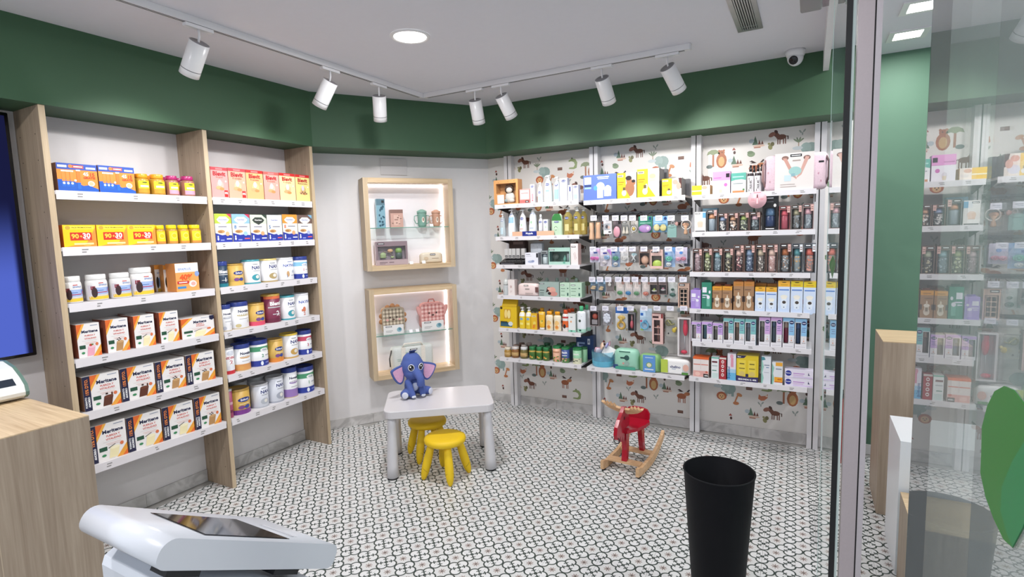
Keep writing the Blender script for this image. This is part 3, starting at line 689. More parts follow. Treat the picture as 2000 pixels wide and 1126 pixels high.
m = MB(); m.box(-Wk+.056, -.036, .104, .311, .0013, .0018, '50505a'); m.build('screen', glasscreen(), head)
m = MB(); m.box(-Wk+.10, -.06, .345, .353, .0003, .0012, 'b7b9bf'); m.box(-Wk+.10, -.06, .358, .362, .0003, .0012, 'cfd0d5'); m.build('paper_slot', PLASTIC, head)
for yy in (.03, .275):
    m = MB(); m.box(-.05, -.002, yy, yy+.068, -Tk-.0115, -Tk-.0003, '17171a'); m.build('clip', MATTE, head)
m = MB(); m.prism([(-.163, .0205), (.122, .0205), (.122, .858), (-.12, .998), (-.14, 1.002), (-.157, .994), (-.163, .978)], -Wk+.001, -.003, 'd6d9e0', 'x'); m.build('column', PLASTIC, r)
m = MB(); m.rbox(-Wk-.03, .03, -.24, .24, .0003, .02, .006, 'c9ccd2'); m.build('base_plate', PLASTIC, r)

# ================================================================== children table and stools
ang = math.radians(37.3)
tb = empty('children_table', (-2.298, 3.02, 0), ang); tag(tb, 'low white plastic children table holding the plush elephant', 'table')
def rrect(hx, hy, r_, n=6):
    P = []
    for sx, sy, a0 in ((1, 1, 0), (-1, 1, 90), (-1, -1, 180), (1, -1, 270)):
        for k in range(n+1):
            a = math.radians(a0+90*k/n); P.append((sx*(hx-r_)+r_*math.cos(a), sy*(hy-r_)+r_*math.sin(a)))
    return P
def loft(m, rings, col):
    n = len(rings[0][0]); vs_ = []
    for P, z in rings: vs_ += [(x, y, z) for x, y in P]
    fs = [tuple(range(n-1, -1, -1))]+[(i*n+k, i*n+(k+1) % n, (i+1)*n+(k+1) % n, (i+1)*n+k) for i in range(len(rings)-1) for k in range(n)]+[tuple(range((len(rings)-1)*n, len(rings)*n))]
    m.add(vs_, fs, col, False)
m = MB(); loft(m, [(rrect(.37, .246, .06), .422), (rrect(.374, .25, .062), .425), (rrect(.374, .25, .062), .469), (rrect(.372, .248, .061), .4725), (rrect(.368, .244, .058), .474)], 'd3cfd1'); m.build('table_top', PLASTIC, tb)
for sx in (-1, 1):
    for sy in (-1, 1):
        m = MB(); ring = []
        for t in range(7):
            k = t/6; rr = .029+.011*(1-k); cx, cy = sx*(.322+.012*(1-k)), sy*(.198+.012*(1-k)); ring.append(([(cx+rr*math.cos(2*math.pi*q/20), cy+rr*math.sin(2*math.pi*q/20)) for q in range(20)], .012+.413*k))
        loft(m, ring, 'd2d0d3'); o = m.build('leg', PLASTIC, tb)
        for p in o.data.polygons: p.use_smooth = len(p.vertices) == 4
        m = MB(); m.lathe([(.037, .0003), (.039, .012)], '2a2a2c', (sx*.334, sy*.21, 0), 16); m.build('foot', MATTE, tb)
def stool(x, y, rz, lb):
    s = empty('children_stool', (x, y, 0), rz); tag(s, lb, 'stool', 'yellow plastic stools at the table')
    m = MB(); m.lathe([(.09, .238), (.125, .240), (.138, .25), (.141, .263), (.138, .277), (.125, .286), (.10, .289), (.05, .287), (.001, .286)], 'ecc315', n=40, close=False)
    m.lathe([(.001, .2375), (.09, .238)], 'd8b010', n=40, close=False); m.build('seat', MATTE, s)
    for k in range(4):
        a = math.pi/4+k*math.pi/2; m = MB(); c, sn = math.cos(a), math.sin(a)
        pts = []; rs = []
        for t in range(10):
            q = t/9; rad = .155-.062*q; z = .012+.228*q; pts.append((c*rad, sn*rad, z)); rs.append([.016, .024, .0275, .029, .0295, .029, .028, .0265, .025, .0235][t])
        m.tube([(c*.157, sn*.157, .0008)]+pts, [.008]+rs, 'edc516', 14); m.build('leg', MATTE, s)
        m = MB(); q = .25; rad = .155-.062*q; m.tube([(c*(rad+.004)-.0, sn*(rad+.004), .012+.228*q-.0015), (c*rad, sn*rad, .012+.228*q+.002)], .0293, 'c7a30e', 14); m.build('leg_groove', MATTE, s)
stool(-2.122, 2.832, 0, 'yellow plastic stool in front of the white table')
stool(-2.445, 3.055, math.radians(-33), 'yellow plastic stool pushed under the white table')

# ================================================================== plush elephant
def organic(name, blobs, col, mat, parent, vox=.006, it=6):
    m = MB()
    for c, rd, rot in blobs:
        m.ell(c, rd, col, 18, 12, Euler([math.radians(a) for a in rot]).to_matrix() if rot else None)
    tmp = m.build('tmp', mat); md = tmp.modifiers.new('r', 'REMESH'); md.mode = 'VOXEL'; md.voxel_size = vox
    sm = tmp.modifiers.new('s', 'SMOOTH'); sm.iterations = it; sm.factor = .5
    bpy.context.view_layer.update(); dg = bpy.context.evaluated_depsgraph_get(); me = bpy.data.meshes.new_from_object(tmp.evaluated_get(dg))
    bpy.data.objects.remove(tmp); me.name = name
    for a in list(me.color_attributes): me.color_attributes.remove(a)
    at = me.color_attributes.new('Col', 'FLOAT_COLOR', 'CORNER'); lc = lin(col); at.data.foreach_set('color', [lc[0], lc[1], lc[2], 1.0]*len(me.loops))
    me.polygons.foreach_set('use_smooth', [True]*len(me.polygons)); me.materials.clear(); me.materials.append(mat)
    o = bpy.data.objects.new(name, me); link(o); o.parent = parent; return o
el = empty('plush_elephant', (-2.50, 2.985, .4765), math.radians(60)); tag(el, 'seated blue plush elephant with pink ears on the white table', 'plush toy')
BL = '4d60a0'
# local frame: faces -y
bl = [((0, .02, .065), (.06, .055, .068), None), ((0, .005, .212), (.087, .08, .085), None), ((0, .01, .25), (.07, .068, .068), None), ((0, -.018, .172), (.074, .064, .05), None)]
for k in range(11):
    t = k/10; bl.append(((0.0+.012*math.sin(t*2.5), -.068-.045*math.sin(t*2.2)-.01*t, .188-.078*t), (.033-.009*t, .03-.008*t, .026), None))
bl += [((.012, -.118, .108), (.027, .023, .023), None)]
for s in (-1, 1):
    for k in range(6):
        t = k/5; bl.append(((s*(.05-.012*t), -.03-.05*t, .11-.085*t), (.026-.003*t, .026-.003*t, .024), None))       # arms
        bl.append(((s*(.045+.045*t), .0-.055*t, .034), (.032-.003*t, .034, .033-.003*t), None))                              # legs
organic('body', bl, BL, FABRIC, el)
for s in (-1, 1):
    P = [(-.012, .05), (.03, .052), (.075, .042), (.102, .028), (.098, .004), (.08, -.034), (.052, -.07), (.026, -.08), (.002, -.05)]
    def ear(sc, y0, y1, col, nm, mat, par):
        m = MB(); cx, cz = .05, -.008; q = [(s*(cx+(p[0]-cx)*sc), cz+(p[1]-cz)*sc) for p in P]; fine = []
        for i in range(len(q)):
            a, b_, c_, d_ = q[i-1], q[i], q[(i+1) % len(q)], q[(i+2) % len(q)]
            for t in (0, .25, .5, .75):
                fine.append(tuple(.5*((2*b_[k])+(-a[k]+c_[k])*t+(2*a[k]-5*b_[k]+4*c_[k]-d_[k])*t*t+(-a[k]+3*b_[k]-3*c_[k]+d_[k])*t**3) for k in (0, 1)))
        m.prism(fine, y0, y1, col, 'y'); o = m.build(nm, mat, par); return o
    e = ear(1, -.008, .008, BL, 'ear', FABRIC, el); e.location = (s*.072, .0, .18); e.rotation_euler = (0, 0, s*math.radians(-16))
    i_ = ear(.8, -.0105, -.0083, 'd9a6c4', 'ear_lining', FABRIC, e)
    # eye
    ew = MB(); ew.ell((0, 0, 0), (.019, .008, .022), '0b0b10', 18, 12); eo = ew.build('eye', GLOSSY, el); eo.location = (s*.036, -.0715, .222); eo.rotation_euler = (math.radians(6), 0, s*math.radians(22))
    rm = MB(); rm.tube([(.0205*math.cos(a*math.pi/10), -.001, .0235*math.sin(a*math.pi/10)) for a in range(20)], .0028, 'e8e8ee', 6, True); rm.build('eye_rim', GLOSSY, eo)
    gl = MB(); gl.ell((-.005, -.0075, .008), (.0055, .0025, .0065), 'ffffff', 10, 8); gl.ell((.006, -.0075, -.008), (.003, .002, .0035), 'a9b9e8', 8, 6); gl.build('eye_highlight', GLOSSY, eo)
    ft = MB(); ft.ell((0, 0, 0), (.023, .006, .024), 'cfd2df', 14, 8); fo_ = ft.build('foot_pad', FABRIC, el); fo_.location = (s*.097, -.0865, .034); fo_.rotation_euler = (0, 0, s*.5)
    hp = MB(); hp.ell((0, 0, 0), (.017, .007, .01), 'd5d9e4', 12, 8); ho = hp.build('hand_pad', FABRIC, el); ho.location = (s*.036, -.099, .017)
m = MB()
for k in range(5): m.tube([(-.01+.005*k, .0, .310), (-.02+.01*k, -.012+.003*(k % 2), .330), (-.026+.013*k, -.028, .333)], [.006, .005, .002], '35457e', 6)
m.build('hair_tuft', FABRIC, el)
m = MB(); m.ell((0, -.034, .07), (.03, .01, .03), 'c9cfe6', 14, 10); m.build('belly_patch', FABRIC, el)

# ================================================================== rocking moose
mo = empty('rocking_moose', (-1.073, 3.36, 0), math.radians(-5)); tag(mo, 'red wooden rocking moose with pale antlers and rockers', 'rocking toy')
RED = 'a8152b'
# local: x across, y from front (0) to back
for s in (-1, 1):
    lo_, hi_ = [], []
    for k in range(17):
        t = k/16; y = -.02+.52*t; base = .004+.34*max(0, t-.42)**2+.10*max(0, .18-t)**1.3; hi = base+.045+.012*math.sin(math.pi*t)+(.012 if t < .12 else 0); lo_.append((y, base)); hi_.append((y, hi))
    m = MB(); m.prism(lo_+hi_[::-1], s*.125-.011, s*.125+.011, 'd2a97c', 'x'); m.build('rocker', BEECH, mo)
    m = MB(); m.box(s*.125-.012, s*.125+.012, .0, .02, .0005, .008, '17171a'); m.build('rubber_stop', MATTE, mo)
for y in (.085, .30):
    m = MB(); m.box(-.1135, .1135, y-.028, y+.028, .05, .066, 'd6b084'); m.build('cross_slat', BEECH, mo)
m = MB(); m.prism([(.06, .0665), (.095, .0665), (.11, .14), (.115, .268), (.06, .268), (.075, .14)], -.018, .018, RED, 'x'); m.build('front_leg', GLOSSY, mo)
m = MB(); m.prism([(.29, .0665), (.325, .0665), (.31, .15), (.30, .267), (.25, .267), (.27, .15)], .022, .055, RED, 'x'); m.build('hind_leg', GLOSSY, mo)
seat = [(-.03, .05), (.03, .05), (.075, .13), (.098, .22), (.10, .29), (.075, .335), (.0, .35), (-.075, .335), (-.10, .29), (-.098, .22), (-.075, .13)]
m = MB(); m.prism(seat, .268, .29, RED, 'z'); m.build('seat', GLOSSY, mo)
m = MB(); m.prism([(-.085, .2905), (.085, .2905), (.088, .33), (.07, .36), (.03, .372), (-.03, .372), (-.07, .36), (-.088, .33)], .318, .335, RED, 'y'); m.build('backrest', GLOSSY, mo)
head = [(.13, .31), (.14, .33), (.12, .40), (.085, .445), (.05, .45), (.02, .42), (-.03, .385), (-.07, .345), (-.082, .295), (-.07, .262), (-.045, .255), (-.02, .272), (0, .225), (.015, .262), (.03, .215), (.045, .25), (.058, .21), (.06, .30), (.125, .30)]
m = MB(); m.prism(head, -.012, .012, RED, 'x'); hh = m.build('head', GLOSSY, mo)
m = MB(); m.lathe([(.007, 0), (.007, .0012)], '17100f', (0, 0, 0), 12); m.v = [(.0121+v[2], .045+v[0], .375+v[1]*1.6) for v in m.v]; m.build('eye', GLOSSY, hh)
m = MB(); m.tube([(.02*math.cos(a*math.pi/10), -.058, .254+.02*math.sin(a*math.pi/10)) for a in range(20)], .0035, '17171a', 6, True); m.build('nose_ring', MATTE, hh)
ant = [(-.035, .06), (.0, .045), (.035, .06), (.09, .045), (.13, .03), (.17, .0), (.185, -.015), (.16, -.01), (.155, .0), (.135, -.02), (.125, .0), (.105, -.02), (.095, .005), (.075, -.012), (.06, .015), (.03, .02), (0, .015), (-.03, .02), (-.06, .015), (-.075, -.012), (-.095, .005), (-.105, -.02), (-.125, .0), (-.135, -.02), (-.155, .0), (-.16, -.01), (-.185, -.015), (-.17, .0), (-.13, .03), (-.09, .045)]
m = MB(); ant = [(x*.8, y*1.0) for x, y in ant]; m.prism(ant, -.009, .009, 'dcb78a', 'z'); o = m.build('antlers', BEECH, mo); o.location = (0, .045, .455); o.rotation_euler = (math.radians(-58), math.radians(3), 0)

# ================================================================== merchandise: building blocks
def zone(x0, y0, s): return lambda x, y: (x0+x/s, y0+y/s)
FRONT = {'A': -3.334, 'C': 4.064}
def shelf_z(bay, row):
    return AZ[row] if bay[0] == 'A' else CSH[bay][row][0]
def spanof(bay, zs, zn, xl, xr, yt, back=0):
    wl = bay[0]; d = FRONT.get(wl, 0)+(-back if wl == 'A' else back) if wl != 'B' else back
    a, yt_ = zn(xl, yt); c, _ = zn(xr, yt); mid = (a+c)/2
    u, z = on_wall(wl, mid, yt_, d); vb = pix(wall_point(wl, u, d, zs))[1]; ym = (yt_+vb)/2
    u0, _ = on_wall(wl, a, ym, d); u1, _ = on_wall(wl, c, ym, d)
    return wl, d, (u0+u1)/2, u1-u0-.0016, max(.02, z-zs), zs
def root(name, sp, label, cat, group=None, inset=0):
    wl, d, u, W, H, zs = sp; dd = d+(-inset if wl in 'A' else inset) if wl != 'B' else d-inset
    o = empty(name, wall_point(wl, u, dd, zs+.0006), ROT[wl]); tag(o, label, cat, group); return o
def flat(x, y, e): return (x, -e, y)
def curved(Rf):
    def f(x, y, e):
        R_ = Rf(y) if callable(Rf) else Rf; a = x/R_; return (math.sin(a)*(R_+e), -math.cos(a)*(R_+e), y)
    return f
ILLEGIBLE = {'suavinex', 'Suavinex', 'medela', 'WELEDA', 'Denenes', 'Hero', 'Vaseline', 'baby', 'forte', 'Mama', 'xo', 'Redoxon', '+60 caps', 'FRUTAS', 'CEREALES', 'CREMA DE ARROZ', 'MULTICEREALES'}      # too blurred to read: printed as bars
def draw(m, ops, W, H, mp=flat, wrap=False, e0=.0003):
    for i, op in enumerate(ops):
        e = e0+i*.00006; k = op[0]
        def pt(x, y): return mp((x-.5)*W, y*H, e)
        if k == 'r':
            _, x0, y0, x1, y1, c = op; n = max(1, int(abs(x1-x0)*14)) if wrap else 1
            nz = 5 if wrap else 1
            vs_ = [pt(x0+(x1-x0)*a/n, y0+(y1-y0)*b_/nz) for b_ in range(nz+1) for a in range(n+1)]
            m.add(vs_, [(b_*(n+1)+a, b_*(n+1)+a+1, (b_+1)*(n+1)+a+1, (b_+1)*(n+1)+a) for b_ in range(nz) for a in range(n)], c)
        elif k == 'e':
            _, cx, cy, rx, ry, c = op; n = 10; vs_ = []
            for a in range(n+1):
                x = cx-rx*math.cos(math.pi*a/n); h = ry*math.sin(math.pi*a/n); vs_ += [pt(x, cy-h), pt(x, cy+h)]
            m.add(vs_, [(2*a, 2*a+2, 2*a+3, 2*a+1) for a in range(n)], c)
        elif k == 'p':
            _, pts, c = op; m.add([pt(*p) for p in pts], [tuple(range(len(pts)))], c)
        elif k == 't' and op[1] in ILLEGIBLE:
            _, s, cx, cy, h, c = op[:6]; mw = op[6] if len(op) > 6 else .9; m.add([pt(cx-mw*.45, cy-h*.3), pt(cx+mw*.45, cy-h*.3), pt(cx+mw*.45, cy+h*.3), pt(cx-mw*.45, cy+h*.3)], [(0, 1, 2, 3)], c)
        elif k == 't':
            _, s, cx, cy, h, c = op[:6]; mw = op[6] if len(op) > 6 else .9; rot = op[7] if len(op) > 7 else 0; bold = op[8] if len(op) > 8 else .02
            vs_, tr, tw, th_ = text_tris(s, bold); kx = h*H/th_; lim = mw*(H if rot else W)
            if tw*kx > lim: kx = lim/tw
            if rot: q = [mp((cx-.5)*W-y*kx, cy*H+x*kx, e) for x, y in vs_]
            else: q = [mp((cx-.5)*W+x*kx, cy*H+y*kx, e) for x, y in vs_]
            m.add(q, tr, c)
def prints(name, ops, W, H, parent, mp=flat, wrap=False, mat=None, z=0):
    if not ops: return
    m = MB(); draw(m, ops, W, H, mp, wrap); o = m.build(name, mat or PAPER, parent, fix=False)
    if len(ops) > 1 and not any(q[0] == 't' and q[1] not in ILLEGIBLE for q in ops): o['kind'] = 'stuff'      # small marks, too fine to pick apart
    if z: o.location = (0, 0, z)
    return o
def carton(sp, label, front, ops, depth=.1, side=None, top=None, name='carton', cat='box', group=None, mat=None, tab=None, inset=0):
    r = root(name, sp, label, cat, group, inset); W, H = sp[3], sp[4]
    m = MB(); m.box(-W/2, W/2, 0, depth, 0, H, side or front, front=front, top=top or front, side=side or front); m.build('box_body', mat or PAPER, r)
    if tab: t = MB(); t.box(-W*.3, W*.3, depth*.45, depth*.45+.001, H, H+tab[0], tab[1]); t.build('hang_tab', PAPER, r)
    prints('front_print', ops, W, H, r); return r
def lathe_body(prof, H, R_): return [(p[0]*R_, p[1]*H)+tuple(p[2:]) for p in prof]
def radius_at(prof, z):
    for a, b_ in zip(prof, prof[1:]):
        if a[1] <= z <= b_[1]+1e-9: t = 0 if b_[1] == a[1] else (z-a[1])/(b_[1]-a[1]); return a[0]+(b_[0]-a[0])*t
    return prof[-1][0]
def can(sp, label, body, lid, ops, bands=(), name='formula_can', cat='can', group=None, lidh=.13, mat=None, side=None):
    W, H = sp[3], sp[4]; R_ = W/2; r = root(name, sp, label, cat, group, R_); hl = H*(1-lidh)
    m = MB(); prof = [(R_*.97, 0, 'b5b5b5'), (R_*.985, .003)]+[(R_*.985, hl*b_[0], b_[1]) for b_ in bands]+[(R_*.985, hl)]
    m.lathe(prof, body, n=28); m.build('can_body', mat or PAPER, r)
    m = MB(); m.lathe([(R_, hl+.0002), (R_, H*.965), (R_*.96, H*.99), (R_*.9, H*.99), (R_*.88, H*.975), (.001, H*.975)], lid, n=28, close=False); m.build('lid', PLASTIC, r)
    prints('can_print', ops, R_*2.3, hl, r, curved(R_*.986), True); return r
def bottle(sp, label, prof, body, ops=(), cap=None, cat='bottle', name='bottle', mat=None, group=None, labelspan=(0, 1), sy=1, wide=2.0, pump=None):
    """prof: (r 0..1, z 0..1) of the vessel; cap: list of (r, z) in the same units + colour"""
    W, H = sp[3], sp[4]; R_ = W/2; r = root(name, sp, label, cat, group, R_*sy); P = lathe_body(prof, H, R_)
    m = MB(); m.lathe(P, body, n=24, sy=sy); m.build('bottle_body', mat or PLASTIC, r)
    if cap:
        m = MB(); m.lathe(lathe_body(cap[0], H, R_), cap[1], n=20, sy=sy if cap[0][0][0] > .6 else 1); m.build('cap', PLASTIC, r)
    if pump:
        z0, z1, c = pump; m = MB(); m.tube([(0, 0, H*z0), (0, 0, H*z1)], R_*.13, c, 8); m.tube([(R_*.35, 0, H*z1), (-R_*.1, 0, H*z1), (-R_*.75, 0, H*(z1-.012))], [R_*.2, R_*.22, R_*.12], c, 8); m.build('pump_head', PLASTIC, r)
    if ops:
        q = [(p[0], p[1]) for p in P]
        def mp(x, y, e):
            Rr = max(.004, radius_at(q, y)); a = x/Rr if abs(x) < Rr*1.5 else math.copysign(1.5, x); return (math.sin(a)*(Rr+e), -math.cos(a)*(Rr*sy+e), y)
        prints('bottle_print', ops, R_*wide, H, r, mp, True)
    return r
def windowbox(sp, label, shell, win, ops, depth=.075, front=None, inner=None, content=None, cat='box', name='window_carton', group=None, side=None):
    """carton with a cut-out front and the goods visible inside; win = (x0, y0, x1, y1) as fractions"""
    r = root(name, sp, label, cat, group); W, H = sp[3], sp[4]; x0, y0, x1, y1 = win
    X0, X1, Z0, Z1 = (x0-.5)*W, (x1-.5)*W, y0*H, y1*H; fr = front or shell
    m = MB(); m.box(-W/2, W/2, 0, depth, 0, H, side or shell, top=shell, side=side or shell, skip=('front',))
    for a, b_, c, d in ((-W/2, 0, W/2, Z0), (-W/2, Z1, W/2, H), (-W/2, Z0, X0, Z1), (X1, Z0, W/2, Z1)):
        if c-a > 1e-4 and d-b_ > 1e-4: m.add([(a, 0, b_), (c, 0, b_), (c, 0, d), (a, 0, d)], [(0, 1, 2, 3)], fr)
    dp = depth*.92; ic = inner or shell
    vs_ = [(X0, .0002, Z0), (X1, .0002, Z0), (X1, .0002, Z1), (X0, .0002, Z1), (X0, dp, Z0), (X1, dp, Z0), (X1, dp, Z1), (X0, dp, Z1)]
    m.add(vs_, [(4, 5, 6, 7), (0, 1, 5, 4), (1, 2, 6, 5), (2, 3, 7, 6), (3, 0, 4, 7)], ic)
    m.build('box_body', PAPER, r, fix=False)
    m = MB(); m.add([(X0, .0001, Z0), (X1, .0001, Z0), (X1, .0001, Z1), (X0, .0001, Z1)], [(0, 1, 2, 3)], 'ffffff'); m.build('window_film', CLEAR, r, fix=False)
    if content: content(r, X0, X1, Z0, Z1, depth)
    prints('front_print', ops, W, H, r); return r
def in_bottle(body, cap, dots=None, mat=None, capfrac=.3):
    def f(r, X0, X1, Z0, Z1, D):
        R_ = min((X1-X0)*.46, D*.42); cx = (X0+X1)/2; H = Z1-Z0; cy = D*.46; zc = Z0+H*(1-capfrac)
        m = MB(); m.lathe([(R_*.9, Z0+.001), (R_, Z0+.006), (R_*.98, zc-H*.04), (R_*.8, zc)], body, (cx, cy, 0), 20); bo = m.build('bottle', mat or PLASTIC, r)
        m = MB(); m.lathe([(R_*.93, zc+.0003), (R_*.95, zc+H*.12), (R_*.8, Z1-H*.05), (R_*.45, Z1-H*.005)], cap, (cx, cy, 0), 20); m.build('bottle_cap', PLASTIC, r)
        if dots:
            rnd = random.Random(hash(dots) % 999+int(Z1*1000)); m = MB()
            for k in range(26):
                a = rnd.uniform(-1.2, 1.2); z = rnd.uniform(Z0+H*.06, zc-H*.06); s = rnd.uniform(.004, .008); c = dots[k % len(dots)]
                P = oval(0, 0, s, s*rnd.uniform(.5, 1), rnd.uniform(0, 3), 7)
                m.add([(cx+math.sin(a+p[0]/R_)*(R_+.0006), cy-math.cos(a+p[0]/R_)*(R_+.0006), z+p[1]) for p in P], [tuple(range(7))], c)
            m.build('bottle_pattern', PAPER, bo, fix=False)
    return f
def pouch(sp, label, body, ops, name='wipes_pack', cat='pack', depth=.1, bulge=.25, ends=None, group=None, mat=None):
    """soft pillow pack: lofted rounded body pinched at the ends"""
    W, H = sp[3], sp[4]; r = root(name, sp, label, cat, group, 0); m = MB(); N_ = 14; n = 20; vs_ = []; fs = []; cs = []
    for i in range(N_+1):
        t = i/N_; x = (t-.5)*W; k = min(1, (1-abs(2*t-1)**6)*.92+.08); hh = H*(.80+.20*k) if .02 < t < .98 else H*.78; dd = depth*(.18+.82*k)
        for q in range(n):
            a = 2*math.pi*q/n; cx, sx = math.cos(a), math.sin(a); ex = .5
            y = math.copysign(abs(cx)**ex, cx)*dd/2+depth/2; z = math.copysign(abs(sx)**ex, sx)*hh/2+H/2-(H-hh)/2
            vs_.append((x, y, z))
    for i in range(N_):
        for q in range(n): fs.append((i*n+q, i*n+(q+1) % n, (i+1)*n+(q+1) % n, (i+1)*n+q)); cs.append(ends if ends and (i < 2 or i >= N_-2) else body)
    fs += [tuple(range(n-1, -1, -1)), tuple(range(N_*n, (N_+1)*n))]; cs += [ends or body]*2
    m.add(vs_, fs, cs, True); m.build('pack_body', mat or PLASTIC, r)
    prints('pack_print', ops, W, H, r, lambda x, y, e: (x, -e-.0012, y)); return r
def loc_label(bay, row):
    o_ = ORD[row] if bay != 'C2' else ('top', 'bottom')[row]
    return f'on {o_} shelf of {BN[bay]}'
def LB(d, bay, row): return f'{d} {loc_label(bay, row)}'
NTH = ['first', 'second', 'third', 'fourth', 'fifth', 'sixth', 'seventh', 'eighth', 'ninth', 'tenth', 'eleventh']
JAR = [(.9, 0), (1, .03), (1, .70), (.93, .76), (.78, .79), (.78, .8)]
JCAP = [(.84, .802), (.86, .82), (.86, .97), (.8, 1.0)]

# ================================================================== merchandise: wooden bays
zA1, zA2, zA3, zA4, zA5 = zone(0, 180, 3.752), zone(80, 480, 5.118), zone(80, 680, 4.505), zone(380, 280, 4.021), zone(400, 540, 3.311)
G = 'vitamin packs'
def eff(n):
    ops = [('r', 0, .78, 1, 1, '2a4fa8'), ('r', .03, .85, .25, .93, 'dfe5f5'), ('r', .72, .83, .96, .9, 'dfe5f5'), ('e', .34, .9, .055, .06, 'f0803a'), ('r', .39, .84, .66, .95, 'd2503f'), ('t', 'Redoxon', .525, .895, .06, 'ffffff', .24),
           ('p', [(0, .0), (1, 0), (1, .12), (.75, .25), (.62, .22), (.3, .42), (0, .42)], '1f58b5')]
    for k, x in enumerate((.15, .25, .35)): ops += [('r', x-.042, .17, x+.042, .72, 'f08a3c'), ('r', x-.042, .17, x+.042, .36, '2465c4'), ('r', x-.048, .7, x+.048, .75, 'f2eee6'), ('e', x, .29, .03, .04, 'ffffff')]
    ops += [('r', .47, .1, .56, .76, 'e87a30'), ('r', .47, .1, .56, .33, '2465c4'), ('r', .462, .74, .568, .79, 'f2eee6'), ('e', .43, .4, .03, .035, 'ffffff'), ('t', '45', .7, .65, .13, 'ffffff', .17), ('t', '15', .87, .64, .13, 'c8472c', .15), ('t', 'GRATIS', .79, .52, .09, 'c8472c', .3), ('e', .82, .31, .09, .1, 'f3e3d2'), ('e', .82, .31, .06, .07, 'e5b58c')]
    return ops
for k, (a, c, t) in enumerate(((418, 716, 526), (724, 988, 545))):
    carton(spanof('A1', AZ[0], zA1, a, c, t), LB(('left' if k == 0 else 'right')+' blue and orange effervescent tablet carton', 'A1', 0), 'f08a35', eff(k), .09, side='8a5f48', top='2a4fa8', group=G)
def vit(a, c, t, cap, low, lb, back=0, row=0, yl='f0cf2a', zn=zA1):
    ops = [('r', .06, .1, .94, .66, yl), ('r', .06, .1, .94, .3, low), ('r', .2, .36, .8, .45, 'fbeed6'), ('e', .5, .58, .18, .035, '5d6a20')]
    if row: ops = [('r', .06, .06, .94, .68, yl), ('e', .5, .44, .26, .16, 'f7e36a'), ('e', .5, .44, .2, .11, 'e6c01c'), ('t', 'forte', .5, .44, .07, '8a6a10', .3), ('r', .06, .06, .94, .16, low)]
    bottle(spanof('A1', AZ[row], zn, a, c, t, back), LB(lb, 'A1', row), JAR, 'b58a2e' if low != 'e89ab0' else '9c6a58', ops, (JCAP, cap), 'jar', 'vitamin_jar', group='vitamin jars')
vit(1010, 1115, 597, 'f29a25', 'e0962e', 'left orange capped vitamin jar'); vit(1125, 1230, 602, 'f29a25', 'e0962e', 'right orange capped vitamin jar')
vit(1238, 1326, 612, 'a82a68', 'e89ab0', 'left magenta capped vitamin jar'); vit(1352, 1446, 616, 'a82a68', 'e89ab0', 'right magenta capped vitamin jar')
for a, c, t, cap, lw, n in ((1000, 1085, 600, 'f29a25', 'e0962e', 'orange capped jar half hidden beside the cartons'), (1100, 1180, 612, 'f29a25', 'e0962e', 'orange capped jar half hidden in the back row'), (1212, 1290, 622, 'a82a68', 'e89ab0', 'magenta capped jar behind the left magenta one'), (1302, 1382, 630, 'a82a68', 'e89ab0', 'magenta capped jar behind the right magenta one')): vit(a, c, t, cap, lw, n, .085)
for k, (a, c, t) in enumerate(((462, 706, 972), (710, 936, 972), (934, 1142, 972))):
    ops = [('p', [(0, 0), (1, 0), (1, .9), (.7, .2)], 'f0913a'), ('r', .04, .8, .94, .95, 'f4d94a'), ('e', .15, .87, .08, .08, 'c8a23a'), ('t', 'PACK PROMOCIONAL', .58, .875, .07, '5a4a12', .62), ('r', .2, .3, .86, .66, 'cc2f24'), ('t', '90', .35, .49, .22, 'f7d24a', .25, 0, .03), ('t', '+', .53, .48, .1, 'f7d24a'), ('t', '30', .7, .51, .24, 'ffffff', .25, 0, .03), ('t', 'GRATIS', .7, .36, .05, 'ffffff', .2), ('r', .3, .1, .9, .18, 'f3e6a0'), ('e', .7, .08, .12, .04, 'f2b05a')]
    carton(spanof('A1', AZ[1], zA1, a, c, t), LB(NTH[k]+' yellow and red promotional vitamin carton', 'A1', 1), 'f0c81c', ops, .09, side='d9702a', top='f0c020', group='promo cartons')
carton(spanof('A1', AZ[1], zA1, 436, 560, 976, .11), LB('dark red carton half hidden at the left end', 'A1', 1), '8a3530', [('r', .02, .4, .3, .7, 'b5443c')], .08)
for k, (a, c, t) in enumerate(((1146, 1229, 974), (1237, 1319, 972), (1323, 1403, 972), (1406, 1491, 971))): vit(a, c, t, 'f2d41a', 'ef8a3c', NTH[k]+' small yellow capped honey coloured jar', row=1)
TUB = [(.93, 0), (1, .02), (1, .68), (.95, .76), (.86, .8)]; TCAP = [(.9, .802), (.92, .82), (.92, .95), (.88, 1.0)]
for k, (a, c, t) in enumerate(((236, 447, 305), (490, 706, 285), (732, 936, 268), (938, 1166, 215))):
    ops = [('r', .28, .24, .95, .50, 'a3b9e2'), ('r', .0, .05, 1, .17, 'e8c33a'), ('r', -.05, .1, .16, .6, 'd8d2d8'), ('e', .24, .32, .12, .2, '3a2528'), ('r', .1, .42, .28, .56, '8a2436'), ('t', 'EPAPLUS', .62, .60, .06, '6d8cc8', .5), ('r', .42, .66, .62, .69, 'c23a44'), ('r', .34, .3, .78, .33, 'b03a5a'), ('r', .34, .38, .6, .4, '3e66b0'), ('e', .9, .4, .1, .1, '6a7cc0'), ('e', .93, .37, .06, .06, 'd05560')]
    bottle(spanof('A1', AZ[2], zA2, a, c, t), LB(('first', 'second', 'third', 'tallest, fourth')[k]+' white collagen tub with blue label', 'A1', 2), TUB, 'e8e6e4', ops, (TCAP, 'ecebe9'), 'tub', 'supplement_tub', group='white supplement tubs', wide=2.3)
